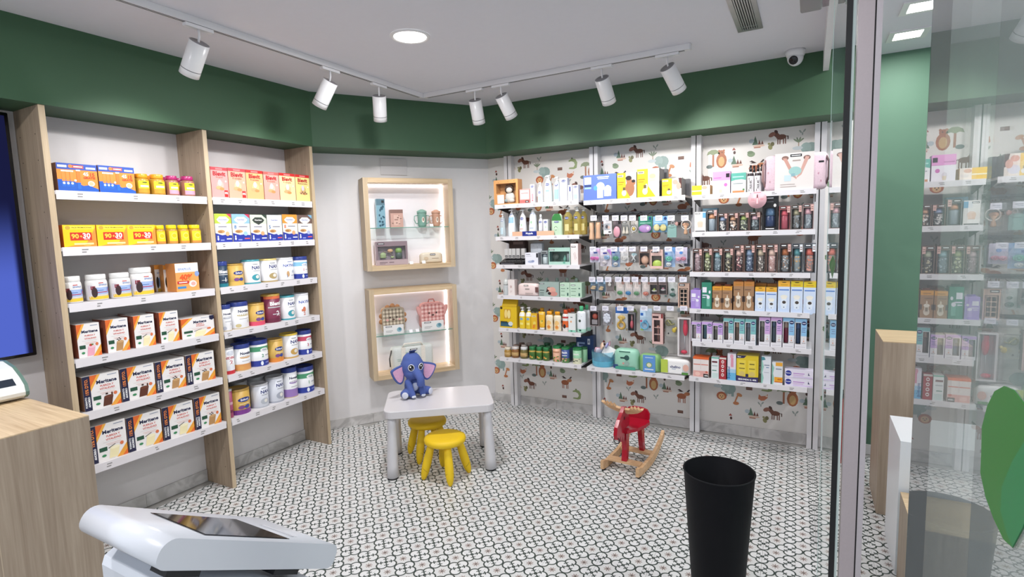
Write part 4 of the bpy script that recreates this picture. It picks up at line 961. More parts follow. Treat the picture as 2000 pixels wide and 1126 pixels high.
for a, c, t, bk, lb in ((1140, 1232, 190, .16, 'orange carton set back behind the tallest tub'), (1228, 1345, 192, .106, 'half hidden orange and white joint supplement carton')):
    carton(spanof('A1', AZ[2], zA2, a, c, t, bk), LB(lb, 'A1', 2), 'ece6df', [('r', 0, .84, 1, 1, 'e8963a'), ('t', 'EPAPLUS', .6, .7, .09, '3c6cb4', .7), ('r', .3, .2, 1, .52, '8fb0de'), ('e', .25, .35, .16, .22, '2a2320'), ('r', .2, .0, 1, .12, 'e8b93a')], .045, side='c98a4a', top='e8963a')
carton(spanof('A1', AZ[2], zA2, 1345, 1577, 172, .0), LB('orange discount carton reading forty percent', 'A1', 2), 'f0a05a', [('r', 0, .68, 1, 1, 'f0ece6'), ('t', 'EPAPLUS', .4, .79, .09, '6d8cc8', .55), ('t', '40%', .45, .5, .22, 'e0582a', .7, 0, .05), ('r', .05, .27, .55, .37, 'c23030'), ('t', '+60 caps', .3, .32, .05, 'ffffff', .4), ('r', .05, .1, .42, .18, '3f86c0'), ('e', .72, .25, .17, .12, 'f3ded8'), ('e', .74, .25, .1, .07, 'e3a8a0'), ('e', .93, .6, .1, .1, '8aa0d0')], .1, side='d98c4a', top='f0a850')
def shake(pic, big=False, wide=False):
    x0 = .2 if big else 0; f = lambda x: x0+x*(1-x0); Q = lambda P: [(f(x), y) for x, y in P]
    o = [('p', Q([(0, 1), (0, .66), (.26, 1)]), 'df6a2c'), ('p', Q([(0, .66), (0, .54), (.36, 1), (.26, 1)]), 'efae45'), ('p', Q([(1, 0), (.62, 0), (1, .34)]), 'e9a23c'), ('p', Q([(1, 0), (.82, 0), (1, .16)]), 'df6a2c')]
    o += [('r', f(.6), .925, f(.92), .945, '8a93a8'), ('t', 'Meritene', f(.56), .77, .14, '1d2348', .7*(1-x0), 0, .035), ('t', 'FUERZA Y', f(.56), .645, .065, 'd0493a', .46*(1-x0)), ('t', 'VITALIDAD', f(.56), .555, .065, 'd0493a', .52*(1-x0)), ('r', f(.2), .487, f(.85), .492, 'b9b5b5'), ('r', f(.3), .43, f(.8), .44, 'dfb0a8'), ('r', f(.35), .39, f(.75), .4, 'dfb0a8'), ('r', f(.06), .26, f(.32), .37, '24503a'), ('e', f(.2), .14, .06*(1-x0)/.8, .035, '3f8a5a'), ('e', f(.82), .36, .065*(1-x0), .05, 'd9744a')]
    c1, c2, kind = pic
    o += [('p', Q([(.36, .03), (.66, .03), (.74, .3), (.42, .3)]), c1), ('e', f(.58), .3, .16*(1-x0), .04, c2)]
    if kind == 's': o += [('e', f(.55), .35, .07*(1-x0), .035, 'c23a2c'), ('e', f(.62), .36, .05*(1-x0), .02, '4f7a30')]
    if kind == 'c': o += [('r', f(.48), .36, f(.56), .41, '3a201a'), ('e', f(.7), .36, .03*(1-x0), .05, c1)]
    if kind == 'k': o += [('e', f(x), y, .03*(1-x0), .018, '241a18') for x, y in ((.46, .38), (.55, .41), (.6, .37), (.52, .35))]
    if kind == 'v': o += [('p', Q([(.36, .3), (.6, .38), (.6, .395), (.36, .32)]), '4a3a1e')]
    if big: o += [('r', 0, 0, .2, 1, '1a1a3c'), ('t', 'FORMATO', .055, .25, .05, 'ffffff', .4, 1), ('t', 'AHORRO', .135, .25, .055, 'ffffff', .4, 1, .03), ('t', '15% DTO.', .10, .7, .085, 'e8873c', .5, 1, .03)]
    if wide: o += [('p', [(.86, 1), (1, 1), (1, .82), (.93, .76), (.86, .82)], '1a1a3c')]
    return o
STR, CAP_, VAN, CHO = ('e8a5b8', 'f0c0cc', 's'), ('b58a5a', 'c9a070', 'k'), ('efe3b5', 'f5ecc8', 'v'), ('5a2f20', '6d3a28', 'c')
for k, (a, c, t, p, fl) in enumerate(((360, 598, 775, STR, 'strawberry'), (652, 880, 728, CAP_, 'coffee'), (930, 1140, 690, VAN, 'left vanilla'), (1187, 1378, 655, VAN, 'right vanilla'))):
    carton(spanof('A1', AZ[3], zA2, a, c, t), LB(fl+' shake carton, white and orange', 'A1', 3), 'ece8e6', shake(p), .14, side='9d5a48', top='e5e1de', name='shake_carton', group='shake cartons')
carton(spanof('A1', AZ[3], zA2, 1402, 1735, 712), LB('wide low shake carton at the right end', 'A1', 3), 'ece8e6', shake(VAN, wide=True), .14, side='c4683a', top='e5e1de', name='shake_carton', group='shake cartons')
carton(spanof('A1', AZ[3], zA2, 860, 1010, 672, .146), LB('white shake carton half hidden in the back row', 'A1', 3), 'e2dedc', [], .09, side='b98a78', name='shake_carton')
for k, (a, c, t, p, fl) in enumerate(((366, 700, 222, CHO, 'leftmost chocolate'), (698, 1006, 152, CHO, 'second chocolate'), (1008, 1272, 98, CAP_, 'third, coffee flavour'), (1276, 1530, 40, CAP_, 'rightmost coffee flavour'))):
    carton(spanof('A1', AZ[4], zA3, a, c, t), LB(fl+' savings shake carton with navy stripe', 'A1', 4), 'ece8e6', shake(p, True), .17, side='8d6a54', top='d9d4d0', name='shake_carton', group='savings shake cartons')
for k, (a, c, t, p, fl) in enumerate(((415, 758, 655, VAN, 'leftmost vanilla'), (754, 1066, 572, VAN, 'second vanilla'), (1068, 1346, 488, VAN, 'third vanilla'), (1350, 1582, 412, CAP_, 'rightmost coffee flavour'))):
    carton(spanof('A1', AZ[5], zA3, a, c, t), LB(fl+' savings shake carton with navy stripe', 'A1', 5), 'ece8e6', shake(p, True), .17, side='8d6a54', top='d9d4d0', name='shake_carton', group='savings shake cartons')
# ---- cereal boxes
BV = [(130, 264, 188, 'e79c98', 'e8b0a5', 'Sin gluten', 1, 'd2404a'), (268, 404, 198, 'eaa990', 'f0c09a', '8 cereales', 1, 'd2404a'), (407, 541, 212, 'eeb07a', 'f2c48c', '8 cereales', 0, 'c22a2a'), (545, 664, 226, 'e8a296', 'eebba8', '8 cereales', 0, 'd2605a'), (668, 791, 236, 'e9dca0', 'd9b98a', '8 cereales', 0, 'c22a2a'), (795, 904, 248, 'e3d48a', 'c9b070', 'Multicereales', 0, 'c22a2a')]
BVL = ['first cereal carton, pink, gluten free', 'second cereal carton, peach with zero badge', 'third cereal carton, orange', 'fourth cereal carton, salmon pink', 'fifth cereal carton, cream with biscuit', 'sixth cereal carton, cream with muesli']
for (a, c, t, f, p, s, z, tp), lb in zip(BV, BVL):
    o = [('r', 0, .9, 1, 1, tp), ('r', .3, .92, .7, .97, 'd98080'), ('t', 'Blevit', .5, .79, .15, 'b01f2a', .86, 0, .04), ('t', s, .5, .67, .06, 'a85a4a', .7), ('e', .52, .42, .2, .14, p), ('e', .5, .5, .1, .1, 'cfc8d8'), ('e', .45, .33, .2, .06, 'd9a878'), ('e', .6, .3, .14, .05, 'c8905a'), ('e', .86, .55, .05, .03, 'f3d8cc')]
    if s[0] == 'M': o += [('e', .35+.1*k, .3+.05*(k % 2), .05, .03, '7d5a4a') for k in range(5)]
    if z: o += [('r', .74, .04, .95, .26, 'c22a2a'), ('t', '0%', .845, .17, .09, 'ffffff', .18)]
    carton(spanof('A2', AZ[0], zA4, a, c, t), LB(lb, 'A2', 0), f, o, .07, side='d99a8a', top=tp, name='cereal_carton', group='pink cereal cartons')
NB = [(160, 292, 552, 'b5c848', 'CREMA DE ARROZ', '', 'c0405a'), (297, 436, 555, '8fbbe0', 'CEREALES', '8', 'c0405a'), (440, 568, 560, 'cfe0c8', 'MULTICEREALES', '', '3a4a40'), (572, 688, 562, 'd9e2e4', 'CEREALES', '5', 'e0e4e4'), (692, 808, 558, 'f0983e', 'CEREALES', '8', 'f0983e'), (812, 924, 562, '6f5a54', 'FRUTAS', '', '7fb5d8')]
NBL = ['first baby cereal carton, lime green top', 'second baby cereal carton, light blue top', 'third baby cereal carton, dark logo', 'fourth baby cereal carton, white with number five', 'fifth baby cereal carton, orange top', 'sixth baby cereal carton, brown top']
for k, ((a, c, t, tp, s, nn, cr), lb) in enumerate(zip(NB, NBL)):
    o = [('r', 0, .66, 1, 1, tp), ('p', [(.72, 1), (1, 1), (1, .85)], cr), ('p', [(.12, .8), (.3, .9), (.7, .9), (.88, .8), (.78, .72), (.5, .62), (.22, .72)], '39403a' if k == 2 else 'f2f0ee'), ('t', 'Nutriben', .5, .8, .06, 'f0f0ee' if k == 2 else '3a55a8', .6), ('t', s, .6 if nn else .45, .55, .04, '4a4f78', .55), ('e', .35, .38, .22, .06, 'c79a62'), ('e', .3, .37, .12, .04, 'a8784a'), ('p', [(0, 0), (1, 0), (1, .24), (.6, .27), (.4, .25), (0, .33)], '2b3a9c'), ('e', .14, .12, .05, .05, 'e6eaf2'), ('e', .14, .2, .04, .04, 'e6eaf2'), ('e', .72, .3, .12, .08, ['d9b080', '9cc4e8', 'd9a878', 'cfd8ea', 'f0a878', 'a8b4d8'][k]), ('r', .65, .1, .95, .14, 'e05a5a' if k % 2 else 'e8e8f0'), ('r', .28, .06, .5, .1, '8f9cd8')]
    if nn: o.append(('t', nn, .16, .54, .13, 'e0703a' if k == 4 else '3f7ab8', .2))
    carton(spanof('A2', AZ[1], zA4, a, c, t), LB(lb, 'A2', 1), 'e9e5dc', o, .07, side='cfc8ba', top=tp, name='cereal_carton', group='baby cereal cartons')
# ---- milk formula cans
WH, SIL, BLU, GOLD = 'e4e4e6', 'b5b5b8', '2f3f86', 'c9a24e'
def enf(base): return [('r', -.2, 0, 1.2, .2, base), ('e', .5, .62, .27, .1, '2a3a80'), ('t', 'Enfamil', .5, .62, .09, 'ffffff', .4), ('e', .36, .3, .13, .08, '7a4a8a'), ('e', .6, .3, .13, .08, '3a4a9a'), ('r', .28, .42, .72, .45, 'f0e0b0')]
def nan(c2, c3='9aa0a8'): return [('t', 'NAN', .56, .72, .17, '2f3a78', .5, 0, .03), ('r', .35, .86, .62, .89, '7a8088'), ('r', .35, .56, .78, .585, c3), ('e', .5, .28, .22, .14, c2), ('e', .56, .3, .1, .08, 'e8e4dc'), ('r', -.3, .0, 1.3, .06, c2)]
def nov(c2): return [('t', 'Novalac', .54, .78, .13, '22294e', .62, 0, .04), ('e', .5, .6, .3, .05, c2), ('e', .52, .64, .3, .05, WH), ('r', .3, .42, .8, .44, '9c9ca4'), ('t', '2', .7, .3, .1, '8a8a94'), ('e', .25, .14, .12, .08, c2), ('r', -.3, 0, 1.3, .03, 'c8b48a')]
def nut(c2, n): return [('r', -.3, .68, 1.3, .9, c2), ('e', .55, .74, .2, .09, 'f2f2f0'), ('t', 'Nutriben', .55, .74, .05, '3a55a8', .32), ('r', -.3, .0, 1.3, .26, '2a3c94'), ('t', n, .45, .48, .15, '4a9a6a' if c2 == '4f9a72' else 'c23a5a', .25), ('r', .56, .46, .9, .5, 'a8acb8'), ('e', .4, .13, .06, .1, 'e6eaf2'), ('r', .55, .12, .8, .16, '8f9cd8')]
def blem(c2, n): return [('t', 'Blemil', .5, .72, .15, 'ffffff', .72, 0, .04), ('r', .1, .56, .9, .6, 'c8ccd0'), ('r', .3, .3, .7, .33, 'c8ccd0'), ('t', n, .56, .34, .2, 'ffffff', .3), ('r', -.3, .0, 1.3, .16, c2)]
CANS = [
 (2, zA4, 186, 284, 925, '1f3a52', BLU, blem('1f7a8a', '1'), 'navy formula can with white lettering'),
 (2, zA4, 287, 416, 942, GOLD, 'b08a3e', enf('d9b25a'), 'gold formula can with blue oval logo'),
 (2, zA4, 420, 547, 910, WH, '4a9aa6', nan('3f9aa8'), 'white formula can with teal lid'),
 (2, zA4, 556, 682, 902, WH, 'd9c27a', nan('b09a6a'), 'white formula can with pale gold lid'),
 (2, zA4, 686, 810, 893, WH, 'd9d9dc', [('t', 'NATIVA', .5, .7, .13, '3a55a8', .75, 0, .03), ('r', .4, .86, .66, .89, '6a78a8'), ('e', .4, .3, .07, .14, 'c8a070'), ('t', '1', .36, .2, .14, '6a78a8'), ('r', .55, .2, .85, .23, '9aa0b8'), ('e', .72, .4, .1, .07, 'b8c0d0')], 'all white formula can with blue lettering'),
 (2, zA4, 812, 914, 885, WH, BLU, nut('8cc4e8', '1'), 'blue lidded formula can with pale blue band'),
 (3, zA5, 110, 190, 180, WH, BLU, nov('b8bcc8'), 'narrow white formula can with blue lid, left end'),
 (3, zA5, 192, 311, 160, WH, BLU, nov('c8b888'), 'wide white formula can with blue lid'),
 (3, zA5, 315, 411, 170, GOLD, 'c8a050', enf('d8506a'), 'gold formula can with pink base'),
 (3, zA5, 413, 515, 110, '7a2f4a', 'c9a24e', [('r', -.1, .9, 1.1, 1, 'e0704a')]+blem('6a2840', '2'), 'maroon formula can with gold lid'),
 (3, zA5, 517, 607, 120, WH, '4a9aa6', nan('3f9aa8'), 'white and teal formula can'),
 (3, zA5, 610, 696, 106, WH, 'd9d9dc', [('t', 'NATIVA', .5, .7, .13, '3a55a8', .75, 0, .03), ('e', .4, .36, .08, .12, 'd07a5a'), ('e', .3, .32, .05, .06, 'd07a5a'), ('t', '2', .4, .16, .14, 'c05a4a')], 'white formula can with orange plant drawing'),
 (4, zA5, 132, 210, 455, WH, SIL, [('t', 'NIDINA', .5, .66, .12, 'c23a4a', .85, 0, .03), ('t', '2', .5, .48, .18, 'c23a4a', .25, 0, .03), ('r', -.3, .0, 1.3, .14, 'c8323c'), ('e', .5, .24, .3, .1, 'e8e8f0'), ('e', .5, .85, .26, .1, 'dfe3ee')], 'white and red formula can with silver lid'),
 (4, zA5, 213, 320, 432, WH, BLU, [('r', -.3, 0, 1.3, .3, 'd99a5a')]+nov('d9a25a'), 'white and orange formula can with blue lid'),
 (4, zA5, 323, 438, 406, WH, BLU, nut('4f9a72', '2'), 'white formula can with green band, blue lid'),
 (4, zA5, 441, 530, 402, GOLD, 'c8a050', enf('e08a3a'), 'gold formula can with orange base'),
 (4, zA5, 532, 629, 365, WH, 'e0c04a', nan('c8a058'), 'white formula can with yellow lid'),
 (4, zA5, 631, 713, 343, WH, BLU, nut('c8506a', '3'), 'pink banded formula can with blue lid'),
 (5, zA5, 152, 190, 725, 'a04a6a', SIL, [('r', .1, .5, .9, .6, 'd8a8b8'), ('r', .1, .2, .9, .3, '7a2a4a')], 'narrow mauve formula can with silver lid'),
 (5, zA5, 193, 325, 722, GOLD, 'a8843e', enf('7a3a8a'), 'gold formula can with purple base'),
 (5, zA5, 337, 437, 690, 'd0d2da', SIL, nan('b8bcc4'), 'smaller silver grey formula can'),
 (5, zA5, 440, 534, 642, 'd0d2da', SIL, nan('a8acb8'), 'taller silver grey formula can'),
 (5, zA5, 537, 620, 582, WH, BLU, [('r', -.3, 0, 1.3, .34, '9a7ab8')]+nov('9a7ab8'), 'white and lilac formula can with blue lid'),
 (5, zA5, 624, 735, 578, WH, BLU, nut('4f9a72', '1'), 'green banded formula can with blue lid')]
for row, zn, a, c, t, body, lid, ops, lb in CANS:
    can(spanof('A2', AZ[row], zn, a, c, t), LB(lb, 'A2', row), body, lid, ops, group='formula cans', lidh=.17 if lid == BLU else .08)
for row, a, c, t, lid, lb in ((4, 245, 368, 392, BLU, 'formula can half hidden behind the others'), (5, 206, 302, 678, SIL, 'silver can behind the gold one'), (5, 312, 415, 645, SIL, 'silver can behind the smaller grey one')):
    can(spanof('A2', AZ[row], zA5, a, c, t, .136), LB(lb, 'A2', row), 'd5d5d8', lid, [], group='formula cans', lidh=.14)

# ================================================================== merchandise: the lit niches
zB = zone(660, 300, 2.346)
def nsp(zs, a, c, t, out=.12): return spanof('B', zs, zB, a, c, t, out)
bsh, bgl, bl2, bg2 = 1.347+.04, 1.706, .415+.04, .79
def rnd_marks(c, n, seed, s=.05, y0=.1, y1=.8):
    q = random.Random(seed); return [('e', q.uniform(.15, .85), q.uniform(y0, y1), s*q.uniform(.7, 1.5), s*.4*q.uniform(.7, 1.5), c) for _ in range(n)]
carton(nsp(bgl, 177, 217, 207), 'tall blue spotted bottle carton in the upper lit box', '7fa8b8', [('r', 0, .78, 1, 1, '5a7a88')]+rnd_marks('2f5566', 16, 3, .09, .05, .75)+[('r', .6, .86, .9, .95, '22282c')], .05, name='bottle_carton')
carton(nsp(bgl, 241, 299, 256), 'brown and pink beaker carton in the upper lit box', 'c9a092', [('r', 0, .8, 1, 1, '8a6a60'), ('r', .25, .12, .75, .7, 'd9b5a6'), ('r', .3, .4, .6, .46, '9c7468')]+rnd_marks('7d5a50', 6, 5, .06, .1, .7), .055, name='beaker_carton')
def cupbox(sp, lb, c1):
    r = root('beaker_pack', sp, lb, 'beaker pack'); W, H = sp[3], sp[4]; R_ = W*.36
    m = MB(); m.lathe([(R_*.8, .002), (R_*.95, H*.1), (R_, H*.72), (R_*1.06, H*.76)], c1, (0, .035, 0), 20); cb = m.build('cup', MATTE, r)
    m = MB(); m.lathe([(R_*1.08, H*.762), (R_*1.1, H*.9), (R_*.6, H*.96), (R_*.3, H)], c1, (0, .035, 0), 20); m.build('cup_lid', MATTE, r)
    for s in (-1, 1):
        m = MB(); m.tube([(s*R_*.95, .035, H*.66), (s*R_*1.7, .035, H*.62), (s*R_*1.8, .035, H*.4), (s*R_*1.4, .035, H*.2), (s*R_*.9, .035, H*.2)], .004, c1, 6); m.build('handle', MATTE, r)
    prints('cup_print', [('e', .5, .4, .2, .16, 'e8ddd0'), ('e', .5, .42, .12, .1, 'a08878')], R_*1.6, H, r, lambda x, y, e: (math.sin(x/R_)*(R_+e), .035-math.cos(x/R_)*(R_+e), y), True); return r
cupbox(nsp(bgl, 362, 418, 254), 'mint green two handled beaker in the upper lit box', '7fa89a'); cupbox(nsp(bgl, 430, 480, 256), 'peach two handled beaker in the upper lit box', 'c99a82')
def giftset(r, X0, X1, Z0, Z1, D):
    w_, h = X1-X0, Z1-Z0
    m = MB(); R_ = w_*.12; m.lathe([(R_, Z0+.004), (R_, Z0+h*.45), (R_*.85, Z0+h*.5)], '5d6a64', (X0+w_*.77, D*.5, 0), 16); m.build('bottle', PLASTIC, r)
    m = MB(); m.lathe([(R_*.98, Z0+h*.5), (R_, Z0+h*.75), (R_*.7, Z0+h*.84)], '8fb56a', (X0+w_*.77, D*.5, 0), 16); m.build('bottle_cap', PLASTIC, r)
    m = MB(); m.ell((X0+w_*.2, D*.4, Z0+h*.35), (w_*.11, .012, h*.2), 'a8b88a'); m.ell((X0+w_*.2, D*.38, Z0+h*.18), (w_*.12, .012, h*.09), '98a87c'); m.build('leaf_teether', MATTE, r)
    m = MB(); m.ell((X0+w_*.46, D*.4, Z0+h*.66), (w_*.1, .014, h*.14), 'd9b08a'); m.tube([(X0+w_*.2, D*.38, Z0+h*.6), (X0+w_*.46, D*.36, Z0+h*.5), (X0+w_*.55, D*.36, Z0+h*.2)], .004, '8a7a70', 6); m.build('pacifier_clip', MATTE, r)
    m = MB(); m.ell((X0+w_*.53, D*.4, Z0+h*.16), (w_*.07, .012, h*.09), 'a8b88a'); m.build('pacifier', MATTE, r)
windowbox(nsp(bsh, 174, 320, 402), 'mauve newborn gift set carton in the upper lit box', '8d7a80', (.06, .24, .94, .8), [('r', 0, 0, 1, .22, 'b5a2a6'), ('r', .06, .87, .27, .95, '17171a'), ('t', 'suavinex', .165, .91, .04, 'ffffff', .19), ('r', .1, .1, .35, .13, '6d5a60'), ('r', .1, .05, .28, .07, '6d5a60'), ('r', .4, .1, .55, .13, '6d5a60')], .06, inner='a89aa0', content=giftset, name='gift_set')
pouch(nsp(bsh, 378, 482, 452), 'cream soft wipes pack in the upper lit box', 'd9cdb9', [('r', .42, .72, .66, .88, '17171a'), ('t', 'suavinex', .54, .8, .07, 'ffffff', .22), ('r', .5, .4, .8, .46, 'b09a80'), ('e', .25, .45, .1, .16, 'cbb79c')], depth=.06)
def tagcard(u, z, lb):
    r = empty('price_card', wall_point('B', u, .14, z+.0006), BANG); tag(r, lb, 'price card', 'white price cards in the lit boxes')
    m = MB(); m.prism([(-.012, 0), (.012, 0), (.012, .0)], 0, 0.001, 'f0eef0', 'y') if False else m.add([(-.015, 0, 0), (.015, 0, 0), (.015, .012, .024), (-.015, .012, .024), (-.015, .02, 0), (.015, .02, 0)], [(0, 1, 2, 3), (3, 2, 5, 4), (0, 3, 4), (1, 5, 2), (0, 4, 5, 1)], 'efedf0'); m.build('card', PAPER, r)
for px, py, z, lb in ((430, 326, bgl, 'white price card between the two beakers'), (338, 503, bsh, 'white price card beside the gift set'), (395, 497, bsh, 'white price card in front of the cream wipes'), (335, 806, bg2, 'left price card between the two backpacks'), (365, 803, bg2, 'right price card between the two backpacks')):
    u, _ = on_wall('B', *zB(px, py), .14); tagcard(u, z, lb)
def gingham(c0, c1, c2, cx, cy, w_, h, n):
    o = []
    for i in range(n):
        for j in range(n):
            k = (i % 2)+(j % 2); x0, y0 = cx-w_/2+w_*i/n, cy-h/2+h*j/n
            o.append(('r', x0, y0, x0+w_/n, y0+h/n, (c0, c1, c2)[k]))
    return o
def backpack(sp, lb, cols, lion):
    r = root('animal_backpack', sp, lb, 'backpack'); W, H = sp[3], sp[4]; D = .07
    P = rrect(W*.40, H*.44, W*.17); m = MB(); q = [(x, z+H*.46) for x, z in P]; m.prism(q, .008, D, cols[1], 'y'); m.build('bag_body', FABRIC, r)
    qi = [(x*.96, (z-H*.46)*.96+H*.46) for x, z in q]
    n = 12; g = MB()
    for i in range(n):
        for j in range(n):
            x0, x1 = -W*.37+W*.74*i/n, -W*.37+W*.74*(i+1)/n; z0, z1 = H*.07+H*.78*j/n, H*.07+H*.78*(j+1)/n
            k = (i % 2)+(j % 2)
            if (i in (0, n-1)) and (j in (0, n-1)): continue
            g.add([(x0, .0072, z0), (x1, .0072, z0), (x1, .0072, z1), (x0, .0072, z1)], [(0, 1, 2, 3)], cols[k])
    g.build('checked_front', FABRIC, r, fix=False)
    f = MB(); draw(f, [('e', .38, .56, .025, .035, '3a2a28'), ('e', .62, .56, .025, .035, '3a2a28'), ('e', .5, .49, .05, .03, '5a3a34'), ('e', .28, .48, .05, .035, 'e0a8a0'), ('e', .72, .48, .05, .035, 'e0a8a0')], W, H, lambda x, y, e: (x, .0068-e, y)); f.build('face_print', PAPER, r, fix=False)
    if lion:
        for k in range(9):
            a = math.radians(-10+200*k/8); m = MB(); m.ell((W*.42*math.cos(a), .03, H*.5+H*.44*math.sin(a)), (.022, .014, .022), 'b5835a', 10, 8); m.build('mane_tuft', FABRIC, r)
    else:
        for s in (-1, 1): m = MB(); m.ell((s*W*.42, .02, H*.62), (.022, .012, .055), 'd9a09a', 12, 10, Euler((0, s*.35, 0)).to_matrix()); m.build('ear', FABRIC, r)
        m = MB(); m.tube([(-.03, .04, H*.9), (-.02, .04, H*1.0), (.02, .04, H*1.0), (.03, .04, H*.9)], .006, 'c98a84', 6); m.build('top_handle', FABRIC, r)
    m = MB(); m.box(-W*.38, W*.34, -.001, .004, 0, H*.3, 'e9e6e4'); cd = m.build('card_sleeve', PAPER, r)
    prints('sleeve_print', [('r', .2, .23, .42, .275, '17171a'), ('t', 'suavinex', .31, .252, .025, 'ffffff', .2), ('e', .68, .13, .09, .08, '8fb5c0'), ('e', .7, .15, .05, .05, '5a8898'), ('r', .2, .1, .45, .12, 'a8a4a4'), ('r', .2, .06, .4, .075, 'a8a4a4')], W, H, r, lambda x, y, e: (x, -.001-e, y))
backpack(nsp(bg2, 190, 320, 690), 'beige checked lion backpack in the lower lit box', ('d8cbb5', 'a89a86', '7d6f60'), True)
backpack(nsp(bg2, 365, 505, 668), 'pink checked bunny backpack in the lower lit box', ('e6c3bc', 'd49a94', 'b5736e'), False)
sp = nsp(bl2, 250, 440, 868, .14); r = root('changing_bag', sp, 'pale quilted changing bag behind the plush elephant', 'bag'); W, H = sp[3], sp[4]
m = MB(); m.rbox(-W/2, W/2, 0, .11, 0, H*.9, .03, 'd3d6d2', 3); m.build('bag_body', FABRIC, r)
for s in (-1, 1):
    m = MB(); m.box(s*W*.24-.018, s*W*.24+.018, -.004, .0, 0.002, H*.88, 'e6dfd4'); m.build('strap', FABRIC, r)
m = MB(); m.tube([(-W*.24, .02, H*.88), (-W*.2, .01, H*1.0), (W*.2, .01, H*1.0), (W*.24, .02, H*.88)], .008, 'e6dfd4', 8); m.build('handle', FABRIC, r)
m = MB(); m.tube([(-W*.5, .03, H*.8), (-W*.56, .02, H*.5), (-W*.55, .02, H*.2)], .006, '55504c', 6); m.build('side_strap', FABRIC, r)
prints('bag_print', rnd_marks('8fa8a0', 14, 9, .04, .1, .8)+[('r', .42, .75, .6, .8, '17171a'), ('t', 'suavinex', .51, .775, .03, 'ffffff', .16)], W, H, r)

# ================================================================== merchandise: papered wall, left bay
z1, z2, z3 = zone(940, 280, 5.629), zone(940, 450, 7.508), zone(940, 560, 6.254)
def S1(row, zn, a, c, t, back=0): return spanof('C1', CSH['C1'][row][0], zn, a, c, t, back)
MU = lambda y, h=.05, w_=.5: [('e', .5, y, w_/2, h, '2b3f8c'), ('t', 'Mustela', .5, y, h*.8, 'ffffff', w_*.8)]
PUMP = [(.86, 0), (.95, .02), (1, .06), (.93, .35), (.72, .72), (.5, .8), (.34, .83), (.34, .86)]
SLIM = [(.9, 0), (1, .03), (.97, .6), (.8, .74), (.5, .8), (.45, .82)]
PCAP = ([(.36, .862), (.36, .9), (.2, .91)], 'e8e8ea')
def plush_in(r, X0, X1, Z0, Z1, D):
    w_, h = X1-X0, Z1-Z0; cx = X0+w_*.58; m = MB(); m.ell((cx, D*.5, Z0+h*.3), (w_*.24, .026, h*.29), 'd5d2cc'); m.ell((cx+w_*.12, D*.4, Z0+h*.12), (w_*.14, .02, h*.1), 'c9c5bf'); m.ell((cx-w_*.16, D*.4, Z0+h*.14), (w_*.1, .02, h*.1), '8fa5a8'); m.build('plush_body', FABRIC, r)
    m = MB(); m.ell((cx-w_*.02, D*.45, Z0+h*.7), (w_*.22, .026, h*.23), '4a3830'); m.ell((cx-w_*.14, D*.5, Z0+h*.88), (w_*.06, .01, h*.06), '3a2c26'); m.ell((cx+w_*.1, D*.5, Z0+h*.88), (w_*.06, .01, h*.06), '3a2c26'); m.build('plush_hood', FABRIC, r)
    m = MB(); m.ell((cx+w_*.02, D*.28, Z0+h*.66), (w_*.15, .02, h*.15), 'e2d8cc'); m.build('plush_face', FABRIC, r)
windowbox(S1(0, z1, 138, 404, 398), LB('orange gift carton with a small plush bear', 'C1', 0), 'd39a62', (.1, .05, .92, .85), [('r', .05, .05, .42, .45, 'cf9660'), ('r', .14, .05, .42, .4, 'e6e2dc'), ('e', .2, .9, .02, .015, 'a86f3c'), ('e', .6, .92, .02, .015, 'a86f3c'), ('e', .85, .93, .02, .015, 'a86f3c')], .08, inner='d09a66', content=plush_in, name='gift_carton')
carton(S1(0, z1, 421, 534, 502), LB('coral pink skin care carton with discount mark', 'C1', 0), 'e3a09a', [('r', .08, .3, .92, .92, 'f0d8d2'), ('r', .15, .7, .85, .74, 'd0605a'), ('r', 0, 0, 1, .25, 'd9706a'), ('r', .55, .05, .9, .2, '2a2326'), ('t', '40%', .72, .12, .07, 'ffffff', .28)], .06, side='d98a84')
carton(S1(0, z1, 537, 588, 450), LB('slim white and pink cream carton', 'C1', 0), 'ece6ea', MU(.88, .05, .8)+[('r', .3, .2, .7, .5, 'e0a0a8'), ('r', .35, .1, .65, .18, 'c86a78')], .04)
def pumpb(row, zn, a, c, t, body, ops, lb, mat=None, back=0, pc='eeeeee', bay='C1', prof=PUMP, zt=1.0):
    bottle(S1(row, zn, a, c, t, back), LB(lb, 'C1', row), prof, body, ops, ([(.36, .862), (.36, .89), (.18, .9)], pc), 'bottle', 'pump_bottle', mat, 'pump bottles', pump=(.9, .985, pc), wide=1.7)
pumpb(0, z1, 604, 667, 428, 'e6e8ee', MU(.5, .05, .6)+[('r', .2, .1, .8, .3, 'b8c8e0')], 'smallest white pump bottle')
pumpb(0, z1, 669, 767, 350, 'e2e8e8', MU(.66, .05, .55)+[('r', .25, .12, .8, .5, 'c2dcd8'), ('r', .35, .4, .75, .45, '8fb0c8')], 'tallest white pump bottle')
pumpb(0, z1, 776, 860, 368, 'dfe8ec', MU(.68, .05, .55)+[('r', .2, .1, .85, .5, 'a8cce0')], 'pale blue pump bottle')
carton(S1(0, z1, 863, 946, 382), LB('tall white cream carton with blue oval logo', 'C1', 0), 'e9e9f2', MU(.88, .05, .6)+[('r', .15, .45, .6, .6, 'c8d0e8'), ('r', .15, .1, .8, .3, 'd5dbe8')], .05, side='c9cbe0')
carton(S1(0, z1, 951, 999, 458), LB('slim white carton with vertical logo', 'C1', 0), 'e9e7f0', [('r', .35, .6, .65, .9, '2b3f8c'), ('r', .35, .1, .6, .5, 'c0c4d8')], .04)
carton(S1(0, z1, 1005, 1067, 456), LB('short white cream carton at the right end', 'C1', 0), 'e6e8f2', MU(.87, .06, .7)+[('r', .2, .1, .85, .4, 'b8cbe2')], .045)
